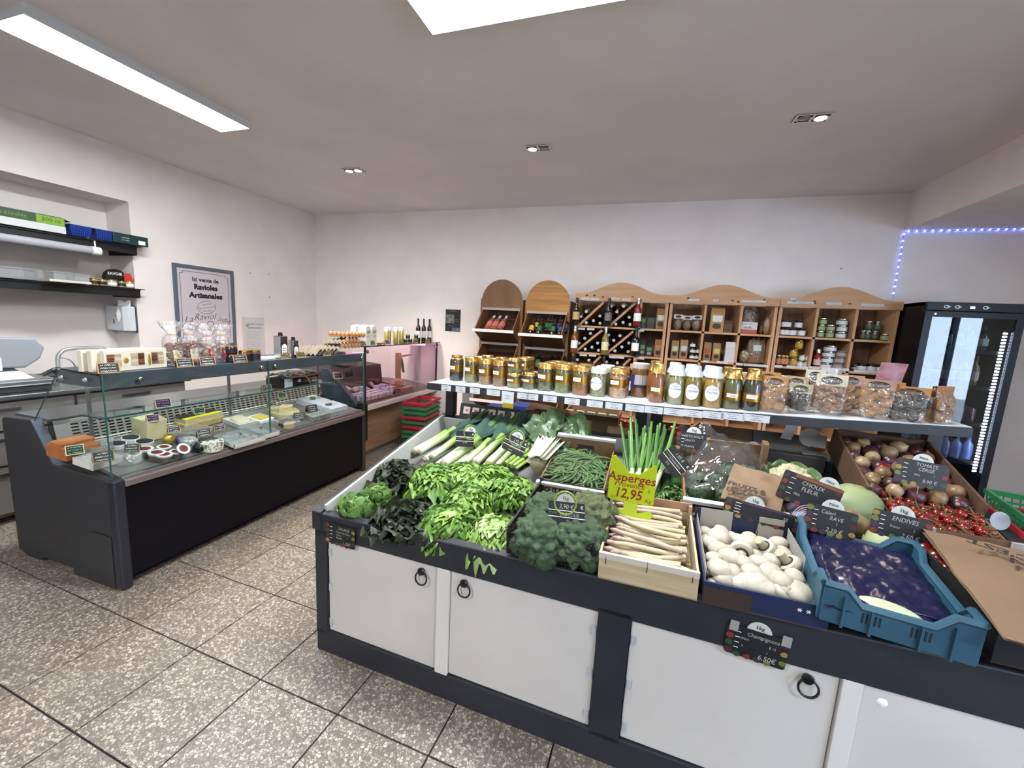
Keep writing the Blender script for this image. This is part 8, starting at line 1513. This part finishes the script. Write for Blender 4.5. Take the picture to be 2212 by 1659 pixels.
for k in range(4): spawn(wb, 'water_bottle', 'bluish water bottle on the lower fridge shelf, %s from the right' % ORD[3-k], 'bottle', Tr(2.48+.078*k, 4.45, .6015), 'water bottles in the fridge')
for k in range(2): spawn(jk(.036, .15, M('dark_glass', '2a2224', .12, coat=.5), bl_, wl2, .5), 'fridge_jar', ['dark jar with a white label at the lower left of the fridge', 'dark jar with a white label beside the water bottles'][k], 'jar', Tr(2.30+.085*k, 4.45, .6015))
gb_ = bottle(.033, .21, .012, M('green_beer', '1d3526', .1, coat=.6), M('cap_green', '24402c', .4), M('label_pale_g', '8d978f', .5))
for k in range(4): spawn(gb_, 'green_bottle', 'green bottle on the top fridge shelf, %s from the left' % ORD[k], 'bottle', Tr(2.44+.078*k, 4.47, 1.5315), 'green bottles in the fridge')
for k in range(4): spawn(cnk, 'drink_can', 'dark can on the second fridge shelf, %s from the left' % ORD[k], 'can', Tr(2.57+.045*k-.02*(k > 2), 4.53+.06*(k % 2), 1.2365), 'dark cans right of the juice')
# ================================================================== far side of the stand, seen under the shelf
part('rear_tray', MB().add([(0, 1.17, .86), (SU, 1.17, .90), (SU, 2.15, .60), (0, 2.15, .60), (0, 1.17, .82), (SU, 1.17, .86), (SU, 2.15, .56), (0, 2.15, .56)], [(0, 1, 2, 3), (7, 6, 5, 4), (2, 6, 7, 3), (0, 3, 7, 4), (1, 5, 6, 2)], M('tray_floor')), st); part('rear_front', MB().box(0, 2.15, 0, SU, 2.18, .70, anth), st); part('side_panel', MB().box(0, 1.17, 0, .02, 2.15, .56, anth), st); part('side_panel', MB().box(SU-.02, 1.17, 0, SU, 2.15, .56, anth), st)
RSL = -math.atan(.29)
def RT(u, v, h=0, a=0): return MS @ Tr(u, v, .865+.012*u-(v-1.17)*.285+h) @ Rx(RSL) @ Rz(a)
def RP(px, py, v): u, z = SV(px, py, v); return u, z
appl = [M('apple_%d' % k, c, .3, col2=d, scale=5, coat=.3) for k, (c, d) in enumerate((('b56a3c', 'c98a4c'), ('a23a3c', 'b8615a'), ('c0a355', 'b98f48')))]; APK = [kit(('apple_skin', MB().lathe([(0, -.030), (.014, -.034), (.03, -.02), (.037, .002), (.033, .024), (.018, .034), (.006, .030), (0, .026)], m, 18), None), ('stem', MB().tube([(0, 0, .026), (.002, 0, .042)], .0015, tgm, 5), 0)) for m in appl]
wcr = M('crate_pale', 'a2835c', .65, col2='8f7048', scale=4, stretch=(1, 9, 9))
def rcrate(label, u, v, w_, d_, h, m, name='crate', base=0):
    t = thing(name, label, 'crate', RT(u, v, base)); part('crate_floor', MB().box(-w_/2, -d_/2, .001, w_/2, d_/2, .006, m), t)
    for a in ((-w_/2, -d_/2, w_/2, -d_/2+.008), (-w_/2, d_/2-.008, w_/2, d_/2), (-w_/2, -d_/2, -w_/2+.008, d_/2), (w_/2-.008, -d_/2, w_/2, d_/2)): part('wall', MB().box(a[0], a[1], .001, a[2], a[3], h, m), t)
    return t
rcrate('pale crate of apples behind the middle post', 1.27, 1.40, .34, .34, .085, wcr, 'apple_crate')
for k, (px, py, c) in enumerate(((1327, 913, 0), (1344, 916, 1), (1354, 916, 1), (1368, 918, 2), (1335, 922, 0), (1308, 922, 0))):
    u, z = RP(px, py, 1.36); spawn(APK[c], 'apple', ['orange red apple, biggest at the left of the heap', 'pink red apple in the middle of the heap', 'pink red apple touching the yellow one', 'yellow apple nearest the post', 'orange apple low in front of the heap', 'small orange apple at the left end'][k], 'apple', MS @ Tr(u, 1.36+.03*(k % 2), z) @ Sc(.85 if k < 4 else .6), 'apples behind the stand')
for k in range(9): spawn(APK[k % 3], 'apple', 'apple lower in the pale crate behind the post', 'apple', RT(1.17+.08*(k % 3), 1.31+.08*(k//3), .045), 'apples low in the crate')
u0, z0 = RP(1275, 915, 1.34); wcb = thing('wine_crate', 'wooden crate with white pads on its rim behind the bean box', 'crate', MS @ Tr(u0, 1.42, .80)); cm_ = M('crate_wine', '7d5f3f', .6, col2='6b4f33', scale=3, stretch=(1, 9, 9)); zt_ = RP(1270, 886, 1.42)[1]-.80
for a in ((-.18, -.13, .18, -.12), (-.18, .12, .18, .13), (-.18, -.12, -.17, .12), (.17, -.12, .18, .12)): part('wall', MB().box(a[0], a[1], 0, a[2], a[3], zt_, cm_), wcb)
part('crate_floor', MB().box(-.17, -.12, 0, .17, .12, .008, cm_), wcb); part('paper_label', MB().box(-.02, -.1315, zt_*.45, .015, -.130, zt_*.8, M('label_dim', '9c8a70', .6)), wcb)
for k in range(5): part('white_pad', MB().box(-.16+.07*k, -.14, zt_-.002, -.11+.07*k, -.10, zt_+.014, white), wcb, bev=.003)
# pile of dark fruit crates with printed labels at the left
for k, (px, py, w_, lb) in enumerate(((1030, 890, .26, 'dark printed crate at the left behind the leeks'), (1085, 892, .26, 'dark printed crate beside the yellow disc'))):
    u, z = RP(px, py, 1.50); t = rcrate(lb, u, 1.62, w_, .34, .11, dkc, 'fruit_crate', .03)
    for j in range(3): q = part('printed_label', MB().box(-.10+.075*j, -.1725, .03, -.045+.075*j, -.1705, .085, M('lab_pale', 'bdb4b0', .6)), t); part('heart_print', MB().prism([(.0, -.012), (.014, .004), (.007, .012), (0, .006), (-.007, .012), (-.014, .004)], 0, .0006, M('lab_orange', 'b4552e', .6), Tr(-.0725+.075*j, -.1727, .058) @ Rx(R90)), q)
u, z = RP(1097, 877, 1.55); solo('yellow_disc', MB().lathe([(0, .002), (.045, .002), (.045, -.002), (0, -.002)], M('disc_yellow', 'c9b02c', .5), 26), 'round yellow sign standing in the rear crates', 'price sign', MS @ Tr(u, 1.55, z) @ Rx(R90))
solo('sign_prong', MB().tube([(0, 0, 0), (0, .0, -.18)], .004, steel, 6), 'steel prong holding the yellow sign', 'holder', MS @ Tr(u, 1.553, z-.04))
for k, (px, py, w_, col, lb) in enumerate(((1085, 886, .30, '1d2c5c', 'dark blue box lying among the rear crates'), (1125, 880, .16, '22336a', 'blue box behind the paper bag'))):
    u, z = RP(px, py, 1.75); solo('blue_box', MB().box(-w_/2, -.1, -.30, w_/2, .1, .02, M('box_'+col, col, .5)), lb, 'box', MS @ Tr(u, 1.80, z), bev=.003)
# brown paper bags laid on the ridge
vine_print = M('print_plum', '4a2a30', .7)
u, z = RP(1175, 900, 1.17); t = kbag('paper_bag', 'brown paper bag with a plum leaf print behind the leeks', .34, .26, MS @ Tr(u+.02, 1.17, z-.012) @ Rx(.42) @ Rz(-.16), 21, .015, kraft)
lf = [(0, -.045), (.02, -.03), (.05, -.045), (.045, -.015), (.07, .0), (.035, .012), (.04, .045), (.01, .025), (-.015, .04), (-.02, .012), (-.05, .02), (-.045, -.008), (-.03, -.02)]; part('leaf_print', MB().prism(lf, 0, .0008, vine_print).ring(.018, .005, M('print_rust', '6d3524', .7), 16, 4, Tr(-.065, .008, 0) @ Sc(1, 1, .1)), t, Tr(-.01, .0, .030) @ Rz(-.1))
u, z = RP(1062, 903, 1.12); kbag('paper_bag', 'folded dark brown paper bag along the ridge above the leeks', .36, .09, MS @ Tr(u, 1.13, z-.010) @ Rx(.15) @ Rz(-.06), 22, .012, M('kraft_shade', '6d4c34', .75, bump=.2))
# red peppers and other crates behind the artichokes
rcrate('crate of red peppers behind the spring onions', 1.62, 1.40, .36, .34, .10, M('crate_plum', '4a2430', .6), 'pepper_crate'); pep = M('red_pepper', '9a2418', .25, coat=.4)
for k in range(9): spawn(kit(('pepper_skin', MB().lathe([(0, -.035), (.02, -.036), (.034, -.01), (.036, .02), (.026, .035), (.008, .03), (0, .026)], pep, 14, Sc(1, .9, 1), crimp=.06, seed=3), None), ('stem', MB().tube([(0, 0, .026), (.004, 0, .05)], .004, tgm, 6), 0)), 'red_pepper', 'red pepper in the crate behind the spring onions, %s in the heap' % ORD[k], 'pepper', RT(1.50+.115*(k % 3), 1.28+.11*(k//3), .09+.015*(k % 2)) @ Rx(rn.uniform(-.8, .8)), 'red peppers behind the stand')
t = rcrate('grey crate behind the cauliflower', 2.02, 1.36, .36, .30, .12, M('crate_grey', '4c4a48', .5), 'grey_crate', .04); rcrate('dark brown crate behind the artichoke carton', 1.76, 1.30, .28, .22, .13, kdark, 'brown_crate', .03)
for k, (px, py, v, r, lb) in enumerate(((1476, 927, 1.30, .03, 'white round sign back behind the spring onions'), (1627, 968, 1.20, .038, 'white round sign back above the artichoke film'), (1750, 945, 1.22, .05, 'big white round sign back with a square end'))):
    u, z = RP(px, py, v); t = thing('round_sign', lb, 'price sign', MS @ Tr(u, v, z), 'white round sign backs'); part('disc', MB().lathe([(0, .001), (r, .001), (r, -.001), (0, -.001)], M('disc_pale', 'c4c6c6', .5), 26, Rx(R90)), t)
    if k == 2: part('tab', MB().box(.02, -.001, -.05, .075, .001, .02, M('disc_pale')), t)
    part('prong', MB().tube([(0, .003, .01), (0, .004, -.16)], .003, steel, 6), t)
u, z = RP(1702, 930, 1.2); solo('folded_leaflet', MB().prism([(-.03, -.045), (.02, -.05), (.045, .045), (-.005, .05)], -.001, .001, M('leaflet', 'c2c6c8', .6), Rx(R90)), 'white leaflet standing behind the cauliflower', 'leaflet', MS @ Tr(u, 1.2, z))
u, z = RP(1765, 985, 1.1); solo('card_stack', MB().box(-.06, -.03, -.05, .06, .03, .015, M('stack_grey', '8c8882', .7)), 'stack of cards on the ridge under the big round sign', 'cards', MS @ Tr(u, 1.14, z-.01), bev=.002)
u, z = RP(1700, 985, 1.1); solo('grey_rail_box', MB().box(-.16, -.03, -.06, .16, .03, .02, M('rail_grey', '3e3d3e', .5)), 'long dark grey box on the ridge behind the cauliflower', 'box', MS @ Tr(u, 1.10, z), bev=.003)
a, b = Yp(1000, 845, YB), Yp(1043, 880, YB); t = thing('wall_cover', 'grey panel on the back wall low behind the jars', 'wall panel', Tr((a.x+b.x)/2, YB-.006, (a.z+b.z)/2)); part('panel', MB().box(-(b.x-a.x)/2, -.006, -(a.z-b.z)/2, (b.x-a.x)/2, .006, (a.z-b.z)/2, M('cover_grey', '7f8280', .5)), t); part('cord', MB().tube([(0, -.004, -(a.z-b.z)/2), (0, -.004, -(a.z-b.z)/2-.25)], .003, dsteel, 5), t)
# ================================================================== lettering becomes plain meshes
bpy.context.view_layer.update()
dg = bpy.context.evaluated_depsgraph_get()
for o in TEXTS:
    me = bpy.data.meshes.new_from_object(o.evaluated_get(dg)); n = o.name.split('.')[0]; p, mx = o.parent, o.matrix_local.copy(); cu = o.data
    bpy.data.objects.remove(o); bpy.data.curves.remove(cu)
    link(n, me, p, mx)
